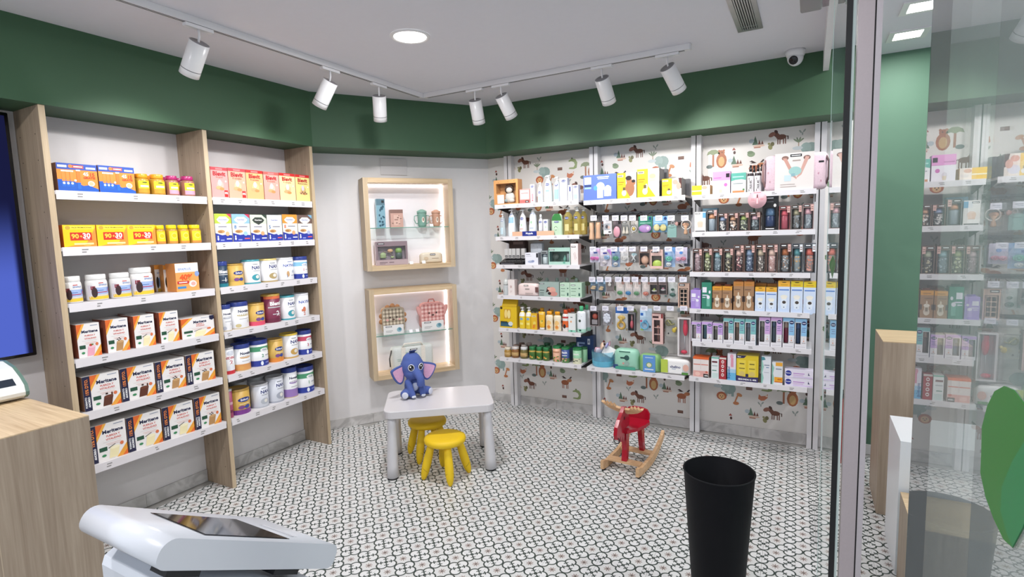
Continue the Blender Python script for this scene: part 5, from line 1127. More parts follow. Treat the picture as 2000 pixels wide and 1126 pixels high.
pumpb(1, z1, 190, 250, 775, 'c9dde6', MU(.72, .05, .7)+[('r', .2, .1, .8, .4, 'bcd2dc')], 'clear blue water bottle at the left end', MILKY)
pumpb(1, z1, 273, 357, 728, 'e3eaee', [('r', .05, .5, .95, .72, '9cc4e2'), ('t', 'xo', .3, .55, .06, '2b3f8c', .3)]+MU(.8, .04, .4), 'white pump bottle with light blue label')
pumpb(1, z1, 399, 480, 728, 'e8e8ea', MU(.66, .05, .6)+[('e', .5, .42, .1, .05, 'a8d0a8'), ('r', .25, .25, .75, .3, 'd8b8b0')], 'white pump bottle behind the brand sign')
pumpb(1, z1, 501, 596, 702, 'e3e8ee', MU(.75, .05, .6)+[('e', .45, .48, .12, .05, '9cc8a0'), ('r', .25, .25, .75, .3, 'b8c4d4')], 'largest white pump bottle above the brand sign')
bottle(S1(1, z1, 619, 669, 780), LB('small white bottle right of the brand sign', 'C1', 1), SLIM, 'e8e8ec', MU(.64, .05, .75)+[('r', .2, .2, .8, .26, 'b8c4d4')], ([(.5, .822), (.5, .97), (.4, 1)], 'f0f0f0'), 'bottle', 'lotion_bottle')
carton(S1(1, z1, 680, 732, 834), LB('small white cream carton above the peach strip', 'C1', 1), 'e8e6ea', MU(.83, .07, .75)+[('r', .3, .45, .7, .6, 'c8d8c8'), ('r', 0, 0, 1, .16, 'e0a888')], .04)
for a, c, t, lb in ((226, 262, 770, 'clear bottle behind the left end one'), (330, 385, 752, 'white pump bottle behind the light blue label')): pumpb(1, z1, a, c, t, 'd8e0e6', [], lb, back=.1)
# pouch with spout
sp = S1(1, z1, 760, 885, 772); r = root('refill_pouch', sp, LB('green topped refill pouch', 'C1', 1), 'pouch'); W, H = sp[3], sp[4]
m = MB(); loft(m, [(rrect(W*.5, .028, .02), 0), (rrect(W*.49, .026, .02), H*.3), (rrect(W*.48, .018, .012), H*.7), (rrect(W*.42, .01, .006), H*.9), (rrect(W*.3, .004, .003), H)], 'b8cfb5'); m.v = [(v[0], v[1]+.03, v[2]) for v in m.v]; m.build('pouch_body', PLASTIC, r)
prints('pouch_print', [('p', [(.05, .7), (.95, .68), (.88, .86), (.75, 1), (.3, 1), (.12, .86)], '2f7a3a'), ('e', .45, .32, .15, .1, '6a9a6a'), ('e', .45, .32, .1, .065, 'd0e0cc')]+MU(.62, .04, .4), W, H, r, lambda x, y, e: (x, .001-e+.012*(y/H), y))
for a, c, t, lb, bk in ((889, 984, 705, 'left bath oil pump bottle', 0), (996, 1080, 698, 'middle bath oil pump bottle', 0), (1076, 1150, 696, 'right bath oil pump bottle', .05)):
    bottle(S1(1, z1, a, c, t, bk), LB('golden '+lb, 'C1', 1), [(.93, 0), (1, .03), (1, .58), (.9, .72), (.5, .8), (.4, .82), (.4, .84)], 'c9b45a', MU(.62, .05, .6)+[('r', .2, .15, .8, .4, 'd8cc90')], ([(.44, .842), (.44, .9), (.2, .91)], 'd5d8d8'), 'bottle', 'oil_bottle', AMBER, 'bath oil bottles', pump=(.91, .985, 'd5d8d8'), wide=1.6)
# brand display strip
sp = S1(1, z1, 340, 800, 965, -.012); r = root('display_strip', sp, 'peach strip with a blue brand sign on wallpaper shelf', 'shelf sign'); W, H = sp[3], sp[4]
m = MB(); m.box(-W/2, W/2, 0, .003, .002, H, 'e3b596'); m.build('strip', PAPER, r)
sg = MB(); sg.box(-.067, .067, -.003, -.0003, .0, H*1.02, '1f2f86'); so = sg.build('sign', PAPER, r); so.location = (-.03, 0, 0)
prints('sign_print', [('t', 'Mustela', .5, .58, .42, 'ffffff', .62, 0, .03), ('r', .42, .2, .58, .25, 'c8d0f0')], .134, H, so, lambda x, y, e: (x, -.003-e, y))
# third shelf
r = empty('tester_tray', wall_point('C', on_wall('C', *z2(437, 470), 4.064)[0], 4.064, 1.357+.0006)); tag(r, 'black tester tray with white cards on papered left bay', 'tray')
m = MB(); m.prism([(0, 0), (.11, 0), (.11, .05), (.1, .05), (0, .018)], -.115, .115, '17171a', 'x'); m.build('tray', GLOSSY, r)
prints('tray_print', [('r', .05, .3, .65, .6, '6a6a70')], .22, .018, r, lambda x, y, e: (x, -e-.0005, y))
TR = r.location.copy()
for k, x in enumerate((-.087, -.05, -.012, .03, .08)):
    q = MB(); q.box(-.017, .017, 0, .03, 0, .085, 'e6e4e2'); o = q.build('sample_carton', PAPER, None, (TR.x+x, TR.y+.075, 1.357+.045)); tag(o, f'{NTH[k]} small white sample carton in the black tray', 'box', 'sample cartons in the black tray')
    prints('front_print', [('r', .1, .08, .9, .3, '2a2a2c'), ('t', 'suavinex', .5, .19, .08, 'e8e8e8', .7)], .034, .085, o); o.location.z = 1.357+.0512; o.location.y = TR.y+.075
r = root('brown_pouch', S1(2, z2, 402, 640, 150, .13), LB('dark brown accessories case at the back', 'C1', 2), 'case'); W, H = S1(2, z2, 402, 640, 150, .13)[3:5]
m = MB(); m.rbox(-W/2, W/2, 0, .08, 0, H, .012, '3a2420'); m.build('case_body', MATTE, r)
m = MB(); m.ell((-W*.16, -.002, H*.42), (W*.22, .014, H*.09), '7d8a98'); m.ell((W*.28, -.002, H*.45), (W*.13, .014, H*.1), 'a8644a'); m.build('soother_pair', PLASTIC, r)
prints('case_print', [('r', .3, .84, .9, .96, '6a5450')], W, H, r)
sp = S1(2, z2, 642, 833, 325); carton(sp, LB('white carton below a grey storage case', 'C1', 2), 'e2e2ea', [('r', .86, .6, 1, .95, '22242c'), ('r', .08, .84, .4, .88, '5a5a66'), ('r', .08, .7, .5, .73, 'a8a8b4'), ('e', .45, .25, .25, .1, 'a8b0c8'), ('e', .6, .3, .12, .08, '8a94b8')], .09, side='c5c5d0')
r = empty('storage_case', wall_point('C', sp[2], sp[1]+.1, sp[5]+.0006)); tag(r, LB('grey rounded storage case with light lid', 'C1', 2), 'case'); Hc = on_wall('C', *z2(740, 180), sp[1]+.1)[1]-sp[5]
m = MB(); m.rbox(-sp[3]*.48, sp[3]*.48, 0, .05, 0, Hc, .02, 'b9bfc6', 3); m.build('case_body', PLASTIC, r)
m = MB(); m.rbox(-sp[3]*.45, sp[3]*.45, -.006, -.0003, Hc*.1, Hc*.95, .003, 'd3d8de', 1); m.build('case_lid', PLASTIC, r)
prints('case_dots', [('e', x, y, .03, .015, 'a5adb8') for x, y in ((.3, .85), (.6, .8), (.75, .9))], sp[3], Hc, r, lambda x, y, e: (x, -.0062-e, y))
windowbox(S1(2, z2, 874, 977, 296), LB('small clear grey carton of teats', 'C1', 2), '8d9495', (.06, .05, .94, .78), [('r', .1, .82, .8, .9, '3a3c40')], .06, inner='a0a8a8', content=in_bottle('c2cccc', '8d9698'))
def kit(r, X0, X1, Z0, Z1, D):
    w_, h = X1-X0, Z1-Z0; m = MB(); m.lathe([(w_*.15, 0), (w_*.15, .004)], '5d6d66', (0, 0, 0), 24); m.v = [(X0+w_*.2+v[0], D*.5-v[2], Z0+h*.5+v[1]) for v in m.v]; m.build('plate', MATTE, r)
    m = MB(); m.lathe([(w_*.07, Z0+.002), (w_*.08, Z0+h*.3), (w_*.05, Z0+h*.42), (w_*.02, Z0+h*.6)], '7fc0ac', (X0+w_*.68, D*.45, 0), 14); m.build('teat', PLASTIC, r)
    m = MB(); m.lathe([(w_*.08, Z0+.002), (w_*.08, Z0+h*.6), (w_*.09, Z0+h*.8)], 'b0b8bc', (X0+w_*.86, D*.45, 0), 14); m.build('bottle', PLASTIC, r)
windowbox(S1(2, z2, 986, 1304, 252), LB('mint green feeding kit carton with windows', 'C1', 2), '9cc2b4', (.04, .18, .96, .78), [('r', .03, .84, .28, .92, '20282a'), ('t', 'suavinex', .155, .88, .05, 'ffffff', .22), ('e', .72, .12, .06, .05, '5aa890')], .1, front='a9cdbf', inner='6d8d82', content=kit, name='feeding_kit')
carton(S1(2, z2, 1311, 1420, 192), LB('tall pale pink cutlery carton at the right end', 'C1', 2), 'ebe0de', [('r', .1, .82, .7, .88, '222022'), ('t', 'suavinex', .4, .85, .03, 'ffffff', .5), ('p', [(.35, .55), (.42, .55), (.65, .25), (.58, .25)], 'c8b4b0'), ('p', [(.5, .6), (.57, .6), (.8, .3), (.73, .3)], 'c8b4b0')], .07, side='c9a8a4')
# fourth shelf
bottle(S1(3, z2, 302, 388, 712), LB('clear grey bottle with round cap, left end', 'C1', 3), [(.95, 0), (1, .04), (1, .5), (.9, .6), (.6, .62)], 'a8b0aa', [], ([(.9, .622), (.95, .7), (.8, .88), (.3, 1)], 'c5c8c5'), 'bottle', 'baby_bottle', MILKY)
carton(S1(3, z2, 391, 490, 722), LB('slim pale pink carton', 'C1', 3), 'e6dcd9', [('e', .45, .55, .15, .09, 'c9b0ac'), ('r', .3, .25, .6, .28, 'c0a8a4'), ('r', .3, .18, .5, .2, 'c0a8a4')], .06, side='d0c0bc')
pouch(S1(3, z2, 517, 838, 776), LB('pale pink soft wipes pack', 'C1', 3), 'ead6d2', [('r', .34, .78, .55, .9, '8a807a'), ('t', 'suavinex', .445, .84, .06, 'ffffff', .18), ('r', .4, .5, .6, .6, '9a908c'), ('r', .4, .15, .75, .25, 'b8a8a4'), ('r', .86, .3, 1, .72, '6a4a48')], depth=.08, group='soft packs')
carton(S1(3, z2, 847, 1143, 757), LB('grey green carton with photo of mother and baby', 'C1', 3), '9aaba5', [('r', .02, .84, .26, .93, '20282a'), ('t', 'suavinex', .14, .885, .05, 'ffffff', .2), ('p', [(.34, .28), (.42, .66), (.55, .68), (.55, .4)], '3a201e'), ('e', .66, .45, .17, .22, 'd8a090'), ('e', .52, .55, .1, .1, 'd9a898'), ('e', .72, .2, .2, .16, 'c88a80'), ('e', .52, .22, .08, .1, '2a2024'), ('r', .04, .4, .26, .46, '55625e'), ('r', .04, .22, .24, .27, '55625e'), ('r', .04, .08, .24, .12, '55625e')], .09, side='7d8c87')
for k, (a, c) in enumerate(((1152, 1298), (1300, 1474))):
    carton(S1(3, z2, a, c, 768), LB(('left' if k == 0 else 'right')+' mint green carton of breast pads', 'C1', 3), 'b9d4be', [('r', .08, .8, .46, .88, '20302a'), ('t', 'suavinex', .27, .84, .05, 'ffffff', .34), ('r', .1, .58, .55, .62, '5a7a68'), ('r', .1, .4, .5, .43, '5a7a68'), ('r', .1, .12, .5, .15, '5a7a68'), ('r', .72, .1, .86, .3, '2f5a50'), ('e', .8, .62, .08, .04, '4a6a60')], .08, side='8fb098', group='mint cartons')
for k, (a, c, t) in enumerate(((905, 985, 690), (1055, 1135, 690), (1205, 1285, 690), (1340, 1420, 690))):
    bottle(S1(3, z2, a, c, t, .13), LB(NTH[k]+' milky bottle standing behind the cartons', 'C1', 3), [(.95, 0), (1, .05), (1, .6), (.7, .72)], 'b8ccc2', [], ([(.72, .722), (.7, .85), (.4, .98)], '9fb5aa'), 'bottle', 'baby_bottle', MILKY, 'bottles behind the mint cartons')
# fifth shelf
sp = S1(4, z3, 224, 428, 242); r = root('promo_pack', sp, LB('big yellow promotional twin pack with header', 'C1', 4), 'pack'); W, H = sp[3], sp[4]
m = MB(); m.prism([(0, 0), (.09, 0), (.085, H*.96), (.06, H), (.012, H)], -W/2, W/2, 'd9b51f', 'x'); m.build('pack_body', PAPER, r)
hh_ = on_wall('C', *z3(330, 140), 4.13)[1]-sp[5]; m = MB(); m.prism([(.02, H+.0005), (.055, H+.0005), (.06, hh_), (.055, hh_)], -W*.42, W*.46, 'd2ac1c', 'x'); m.build('header', PAPER, r)
prints('pack_print', [('r', .04, .06, .74, .2, '2f5a70'), ('r', .04, .2, .62, .26, '22485c'), ('r', .04, .26, .45, .3, '2a2416'), ('e', .64, .2, .14, .1, 'cfd6da'), ('r', .24, .42, .66, .88, 'c79a2c'), ('e', .36, .66, .09, .2, 'e8cf80'), ('e', .54, .64, .09, .2, 'e8d590'), ('e', .08, .92, .07, .06, '3a2a12')], W, H, r, lambda x, y, e: (x, -e+.012*y/H, y))
YP = [(.95, 0), (1, .03), (1, .6), (.85, .74), (.5, .8), (.42, .83)]
for k, (a, c) in enumerate(((448, 526), (528, 606))):
    bottle(S1(4, z3, a, c, 258), LB(('left' if k == 0 else 'right')+' yellow baby shampoo pump bottle', 'C1', 4), YP, 'e8c832', [('r', -.1, .6, 1.1, .78, 'ededea'), ('e', .5, .48, .3, .06, '7fa8c8'), ('t', 'baby', .5, .48, .05, 'ffffff', .4), ('r', .2, .2, .8, .3, 'f0e080')], ([(.44, .832), (.44, .88), (.2, .9)], 'ececec'), 'bottle', 'pump_bottle', None, 'yellow pump bottles', pump=(.9, .985, 'ececec'), wide=1.7)
carton(S1(4, z3, 608, 682, 328), LB('yellow orange cream carton', 'C1', 4), 'e3b52a', [('r', .15, .8, .8, .88, 'f2e8c0'), ('t', 'WELEDA', .5, .84, .05, '5a4a1c', .6), ('e', .55, .4, .25, .12, 'e8cf60'), ('p', [(.2, .08), (.6, .08), (.7, .35), (.3, .3)], 'd9882a')], .05, side='cf8a5a')
bottle(S1(4, z3, 692, 772, 306), LB('yellow squeeze tube standing on its cap', 'C1', 4), [(.78, .13), (.82, .2), (1, .9), (1, 1)], 'ecb52e', [('r', .1, .86, .9, .92, 'f2dc9a'), ('t', 'WELEDA', .5, .72, .05, '6a5a20', .6), ('e', .5, .45, .22, .1, 'f2cf60'), ('e', .62, .5, .1, .05, '8a9a3a')], ([(.75, 0), (.78, .126)], 'd9d5cc'), 'tube', 'cream_tube', None, sy=.55)
for k, (a, c, t) in enumerate(((777, 868, 300), (874, 967, 306))):
    bottle(S1(4, z3, a, c, t), LB(('left' if k == 0 else 'right')+' white calendula bottle with orange cap', 'C1', 4), [(.9, 0), (1, .04), (.98, .3), (.9, .45), (.98, .62), (.95, .76), (.6, .82)], 'ecdfc4', [('e', .5, .3, .36, .24, 'efc27a'), ('t', 'WELEDA', .5, .7, .045, '6a6a50', .55), ('e', .5, .2, .2, .08, 'e08a3c'), ('e', .6, .45, .1, .05, 'd9a040')], ([(.66, .822), (.68, .96), (.55, 1)], 'efa21e'), 'bottle', 'lotion_bottle', None, 'calendula bottles', sy=.6)
for k, (a, c, t) in enumerate(((690, 765, 262), (815, 885, 285))):
    bottle(S1(4, z3, a, c, t, .1), LB(('left' if k == 0 else 'right')+' orange capped bottle in the back row', 'C1', 4), SLIM, 'e0b458', [], ([(.6, .822), (.6, 1)], 'efb02e'), 'bottle', 'lotion_bottle')
for k, (a, c, t, bk) in enumerate(((981, 1062, 285, 0), (1030, 1105, 270, .09), (1075, 1140, 262, .16))):
    bottle(S1(4, z3, a, c, t, bk), LB(('front', 'middle', 'back')[k]+' white and orange bottle of the orange row', 'C1', 4), [(.95, 0), (1, .03), (1, .72), (.9, .8), (.6, .82)], 'e6e0dc', [('r', -.2, .2, 1.2, .5, 'e0642a'), ('r', -.2, .62, 1.2, .7, 'c23a3a'), ('e', .4, .25, .22, .1, '2a2226'), ('t', 'Denenes', .5, .75, .05, '6a3a3a', .6)], ([(.62, .822), (.62, .97), (.5, 1)], 'd9542a'), 'bottle', 'lotion_bottle', None, 'orange capped bottles', sy=.7)
carton(S1(4, z3, 1063, 1150, 332), LB('white carton with mint base', 'C1', 4), 'e4e6e4', [('e', .38, .58, .12, .06, 'e0a878'), ('r', .3, .8, .6, .84, '4a5a5a'), ('r', 0, 0, 1, .12, '8fcfb8'), ('r', .3, .04, .55, .09, '2a4a44')], .06, side='c5cfca')
for k, (a, c, t, bk) in enumerate(((1157, 1268, 238, 0), (1232, 1326, 222, .09))):
    bottle(S1(4, z3, a, c, t, bk), LB(('front' if k == 0 else 'rear')+' white bottle with mint green cap', 'C1', 4), [(.95, 0, 'a8d8c4'), (1, .03, 'a8d8c4'), (1, .14), (1, .72), (.85, .79), (.4, .82)], 'e2e6ea', [('t', 'Suavinex', .4, .62, .05, '2a3a3a', .5), ('e', .4, .45, .14, .05, '3a4a40'), ('r', .3, .06, .55, .12, '1f4a40')], ([(.42, .822), (.42, .98), (.36, 1)], '5ac08a'), 'bottle', 'lotion_bottle', None, 'mint capped bottles', sy=.6)
# bottom shelf: jars
GJ = [(.88, 0), (1, .05), (1, .62), (.85, .76), (.8, .78)]
GC = [(.86, .782), (.88, .8), (.88, .96), (.84, 1.0)]
JB = [(264, 347, 745, 'd8cdb8', 'a8823e', 0, 'front left jar with cream lid'), (352, 441, 737, 'd5cdc8', '8a5f38', 0, 'front second jar with white lid'), (456, 549, 742, 'd8d8d8', '6f6438', 0, 'front third jar with white lid'),
      (372, 452, 712, '8d7468', '7a5a38', .075, 'brown lidded jar in the second row, left'), (470, 545, 712, 'b5a8a0', '7a5a38', .075, 'grey lidded jar in the second row'), (440, 515, 690, '6d5448', '6a4a30', .15, 'brown lidded jar in the back row, left'), (530, 604, 692, 'a89a94', '6a4a30', .15, 'grey lidded jar in the back row'),
      (567, 648, 735, '2f7a48', '5a7a3c', 0, 'front fourth jar with green lid'), (655, 731, 740, '2f7a48', '557a3a', 0, 'front fifth jar with green lid'), (737, 817, 745, '2f7a48', '5a763c', 0, 'front sixth jar with green lid'),
      (600, 672, 718, '2a6a3e', '557038', .075, 'green lidded jar in the second row, left'), (690, 765, 722, '2a6a3e', '557038', .075, 'green lidded jar in the second row, middle'), (775, 850, 725, '2a6a3e', '557038', .075, 'green lidded jar in the second row, right'), (745, 830, 690, '24583a', '557038', .15, 'green lidded jar in the back row')]
for a, c, t, lid, body, bk, lb in JB:
    g = lid[0] == '2'
    bottle(S1(5, z3, a, c, t, bk), LB(lb, 'C1', 5), GJ, body, ([('r', -.3, .62, 1.3, .7, 'c8a048'), ('e', .5, .35, .3, .2, '3a6a30'), ('e', .4, .25, .12, .08, 'd98a3a'), ('e', .62, .2, .1, .06, 'e0c060')] if g else [('r', -.1, .2, 1.1, .52, 'c9a870'), ('t', 'Hero', .5, .4, .08, '6a3a1c', .5), ('r', .2, .24, .8, .28, '8a5a30')]) if not bk else [], (GC, lid), 'jar', 'food_jar', GLOSSY, 'baby food jars', wide=2.2)
def bigjar(a, c, t, bk, body, ops, lb):
    can(S1(5, z3, a, c, t, bk), LB(lb, 'C1', 5), body, '1f5a34' if bk else '2a7a44', ops, name='cereal_jar', cat='jar', group='green lidded canisters', lidh=.14)
VEG = lambda q, base: rnd_marks('d98a5a', 5, q, .09, .05, .4)+rnd_marks('4a8a3c', 7, q+1, .09, .05, .5)
bigjar(857, 955, 728, 0, 'd9a88c', VEG(3, 0)+[('r', .1, .7, .9, .8, 'c28a6a')], 'peach canister with vegetables'); bigjar(963, 1060, 742, 0, '3a4f8c', [('t', 'blevit', .5, .78, .16, 'ffffff', .75, 0, .03), ('r', -.3, 0, 1.3, .34, '5a7a50'), ('r', .2, .52, .8, .58, 'd8dcea')]+VEG(6, 0)+rnd_marks('ece8d8', 5, 8, .07, .05, .3), 'navy canister with white lettering'); bigjar(1101, 1205, 752, 0, '8fc09a', [('t', 'blevit', .5, .72, .16, 'f5f5f0', .75, 0, .03), ('r', -.3, 0, 1.3, .42, 'd8d6b8')]+rnd_marks('3a4a38', 9, 12, .07, .04, .38), 'pale green canister with white lettering')
for a, c, t, bk, lb in ((905, 990, 704, .09, 'canister behind the peach one'), (1015, 1100, 716, .09, 'canister behind the navy one'), (1062, 1142, 690, .17, 'canister in the rear row'), (1200, 1282, 738, .07, 'canister behind the pale green one')): bigjar(a, c, t, bk, '3f5a68' if a != 1200 else '7fae88', [], lb)
carton(S1(5, z3, 1160, 1372, 590, .2), 'dark blue carton between the left and middle papered bays', '2a4472', [('r', .12, .62, .5, .7, '8fa8d0'), ('r', .12, .5, .4, .55, '8fa8d0'), ('r', .66, .62, .8, .86, 'dfe5f0'), ('t', '8', .73, .74, .14, '2a4472', .1), ('e', .1, .6, .06, .1, 'c8d4ea'), ('r', .08, .2, .6, .26, 'a8bbdc')], .06)

# ================================================================== merchandise: papered wall, middle bay
z4, z5, z6 = zone(1120, 280, 5.632), zone(1120, 460, 7.036), zone(1120, 580, 6.256)
def S2(row, zn, a, c, t, back=0): return spanof('C2', CSH['C2'][row][0], zn, a, c, t, back)
carton(S2(0, z4, 110, 474, 342), LB('big blue breast pump carton', 'C2', 0), '5f78c0', [('r', .03, .64, .24, .92, 'e8eaf2'), ('r', .03, .54, .24, .62, '2a3f78'), ('r', .03, .46, .24, .53, '9cc0e8'), ('r', .42, .88, .78, .92, 'dfe6f6'), ('r', .44, .82, .76, .85, 'dfe6f6'), ('e', .52, .52, .13, .18, 'dfe3ee'), ('r', .42, .08, .6, .55, 'dfe3ee'), ('e', .74, .35, .11, .22, 'e2e6f0'), ('r', .63, .14, .84, .5, 'e2e6f0'), ('e', .52, .5, .05, .08, 'c0c8e0'), ('e', .37, .48, .06, .1, '5aa0d8')], .14, side='44589a', name='breast_pump_carton')
def portrait(hair, skin): return [('r', .45, 0, 1, 1, 'ece6e0'), ('e', .66, .38, .24, .3, skin), ('e', .62, .7, .15, .14, skin), ('e', .6, .79, .16, .09, hair), ('e', .85, .6, .1, .1, skin), ('e', .85, .66, .1, .06, hair), ('p', [(.45, 0), (.7, 0), (.45, .35)], 'f0c81e')]
MED = [('r', .03, .84, .32, .92, 'e9e4dc'), ('t', 'medela', .17, .88, .05, '5a4a10', .26), ('r', .04, .62, .36, .66, 'a8861a'), ('r', .04, .54, .3, .57, 'a8861a'), ('e', .36, .22, .12, .12, 'ece8dc'), ('r', .3, .32, .42, .44, '6a5a30')]
carton(S2(0, z4, 480, 694, 322), LB('yellow carton with mother and child portrait', 'C2', 0), 'f0c81e', portrait('2a1c18', 'a8704e')+MED, .14, side='5a5a5c', top='d9d4cc', name='breast_pump_carton')
carton(S2(0, z4, 700, 944, 278), LB('tallest yellow carton with a baby photo', 'C2', 0), 'f0cc1e', [('r', .5, .0, 1, 1, 'ece4da'), ('e', .7, .66, .16, .14, 'e8c4a8'), ('e', .7, .74, .15, .08, 'd8b890'), ('e', .74, .4, .2, .16, 'e6d8c8'), ('p', [(.5, 0), (.86, 0), (.5, .4)], 'f0cc1e'), ('e', .42, .36, .06, .12, 'e8e4d0')]+MED, .16, side='4f4f52', top='d9d4cc', name='breast_pump_carton')
carton(S2(0, z4, 973, 1190, 385), LB('low yellow carton with newborn photo', 'C2', 0), 'f0c522', [('r', .52, 0, 1, 1, 'e9ddd4'), ('e', .68, .78, .14, .14, 'd89a8a'), ('p', [(.84, 1), (1, 1), (1, .4), (.92, .45)], '4a2a28'), ('e', .7, .3, .2, .2, 'd5d2e0'), ('e', .85, .55, .12, .2, 'd8a090')]+MED, .15, side='58585b', top='d9d4cc', name='breast_pump_carton')
for a, c, t, lb in ((950, 1028, 282, 'dark grey carton behind the low yellow one'), (1232, 1276, 388, 'narrow dark grey carton beside the middle post')): carton(S2(0, z4, a, c, t, .19), LB(lb, 'C2', 0), '5a5a5e', [], .06)
# peg rails with hooks
RAILS = [(z4, (300, 768), (1270, 752), 790, 848), (z5, (330, 112), (1590, 100), 150, 216), (z5, (330, 505), (1580, 512), 566, 636), (z6, (300, 62), (1290, 80), 108, 165)]
HANG_Y = 4.10
rail_objs = []
for i, (zn, p0, p1, ta, tb_) in enumerate(RAILS):
    u0, za = on_wall('C', *zn(*p0), 4.315); u1, zb_ = on_wall('C', *zn(*p1), 4.315); z = (za+zb_)/2
    r = empty('peg_rail', (-1.1825, 4.315, z)); tag(r, f'{("top", "second", "third", "lowest")[i]} dark grey rail with hooks in papered middle bay', 'peg rail', 'peg rails')
    m = MB(); m.box(-.378, .378, 0, .018, -.014, .014, '6a696c'); m.build('rail_bar', METAL, r)
    m = MB(); m.box(-.378, .378, -.0006, -.0001, -.005, -.0015, '1a1a1c'); m.build('rail_slot', MATTE, r)
    for s in (-1, 1): m = MB(); m.box(s*.385-.006, s*.385+.006, -.002, .023, -.03, .02, '222225'); m.build('rail_bracket', MATTE, r)
    rail_objs.append((r, z))
HANG = []
def hang(row, a, c, t, b_, lb, fn, tagx=None, back=0, **kw):
    zn = RAILS[row][0] if row != 3 else z6; ta, tb_ = RAILS[row][3:5]
    y = HANG_Y+back; u0, zt = on_wall('C', *zn(a, t), y); u1, _ = on_wall('C', *zn(c, t), y); um = (u0+u1)/2
    _, zbm = on_wall('C', *zn((a+c)/2, b_), y); _, ztm = on_wall('C', *zn((a+c)/2, t), y)
    W, H = u1-u0-.002, ztm-zbm
    rr, zr = rail_objs[row]
    o = empty(kw.get('name', 'blister_pack'), (um, y, zbm)); tag(o, f'{lb}, {("top", "second", "third", "lowest")[row]} hook row', kw.get('cat', 'hanging pack'), 'packs hanging on the peg rails')
    fn(o, W, H)
    if not back:        # hook and price tag belong to the rail
        tx = um if tagx is None else on_wall('C', *zn(tagx, t), 4.06)[0]
        _, z1_ = on_wall('C', *zn((a+c)/2, ta), 4.066); _, z0_ = on_wall('C', *zn((a+c)/2, tb_), 4.066); lx = tx+1.1825
        m = MB(); zc = (z0_+z1_)/2-zr; m.tube([(lx, -.001, 0), (lx, -.02, .004), (lx, -.19, zc+.012), (lx, -.244, zc+.014)], .0026, '26262a', 6); m.build('hook', METAL, rr)
        m = MB(); m.box(lx-.026, lx+.026, -.2505, -.2485, z0_-zr, z1_-zr, 'e3e1ec'); tg = m.build('price_tag', PLASTIC, rr)
        prints('tag_print', [('r', .12, .55, .8, .66, '9a98a8'), ('r', .12, .3, .6, .4, '9a98a8')], .052, z1_-z0_, rr).location = (lx, -.2506, z0_-zr)
def card(o, W, H, c, ops=(), th=.0012): m = MB(); m.box(-W/2, W/2, .012, .012+th, 0, H, c); k = m.build('card', PAPER, o); (prints('card_print', list(ops), W, H, o, lambda x, y, e: (x, .012-e, y)) if ops else None); return k
def bubble(o, x0, x1, z0, z1, D=.028, r_=.012):
    m = MB(); m.rbox(x0, x1, .012-D, .0119, z0, z1, min(r_, (x1-x0)*.3, (z1-z0)*.3, D*.45), 'ffffff', 2); m.build('clear_bubble', CLEAR, o)
def paci(o, cx, cz, s, c1, c2, y=0.0):
    m = MB(); m.ell((cx, y+.002, cz), (s, .004, s*.72), c1, 16, 8); m.build('pacifier_shield', PLASTIC, o)
    m = MB(); m.tube([(cx+s*.52*math.cos(a*math.pi/8), y-.004, cz-s*.12+s*.52*math.sin(a*math.pi/8)) for a in range(16)], s*.1, c2, 6, True); m.build('pacifier_ring', PLASTIC, o)
    m = MB(); m.ell((cx, y-.004, cz), (s*.3, .006, s*.26), c2, 12, 8); m.build('pacifier_knob', PLASTIC, o)
def P1(cardc, ops, pcs, bub=(.06, .94, .04, .62)):
    def f(o, W, H):
        card(o, W, H, cardc, ops)
        for (x, z, s, c1, c2) in pcs: paci(o, (x-.5)*W, z*H, s*W, c1, c2)
        if bub: bubble(o, (bub[0]-.5)*W, (bub[1]-.5)*W, bub[2]*H, bub[3]*H)
    return f
def shapes(cardc, ops, items, bub=(.05, .95, .03, .8)):
    def f(o, W, H):
        if cardc: card(o, W, H, cardc, ops)
        for nm, kind, prm, c in items:
            m = MB()
            if kind == 'e': m.ell(((prm[0]-.5)*W, -.002, prm[1]*H), (prm[2]*W, .008, prm[3]*H), c, 16, 10)
            elif kind == 't': m.tube([((x-.5)*W, -.003, z*H) for x, z in prm[0]], prm[1]*W, c, 8)
            elif kind == 'b': m.box((prm[0]-.5)*W, (prm[2]-.5)*W, -.006, .01, prm[1]*H, prm[3]*H, c)
            elif kind == 'l': m.lathe([(r_*W, z*H) for r_, z in prm[1]], c, ((prm[0]-.5)*W, .0, 0), 16)
            elif kind == 'o': m.tube([((prm[0]-.5)*W+prm[2]*W*math.cos(a*math.pi/10), -.003, prm[1]*H+prm[2]*W*math.sin(a*math.pi/10)) for a in range(20)], prm[3]*W, c, 8, True)
            m.build(nm, PLASTIC, o)
        if bub: bubble(o, (bub[0]-.5)*W, (bub[1]-.5)*W, bub[2]*H, bub[3]*H)
    return f
SUA = lambda y: [('r', .08, y, .62, y+.09, '1a1a1c'), ('t', 'suavinex', .35, y+.045, .05, 'ffffff', .44)]
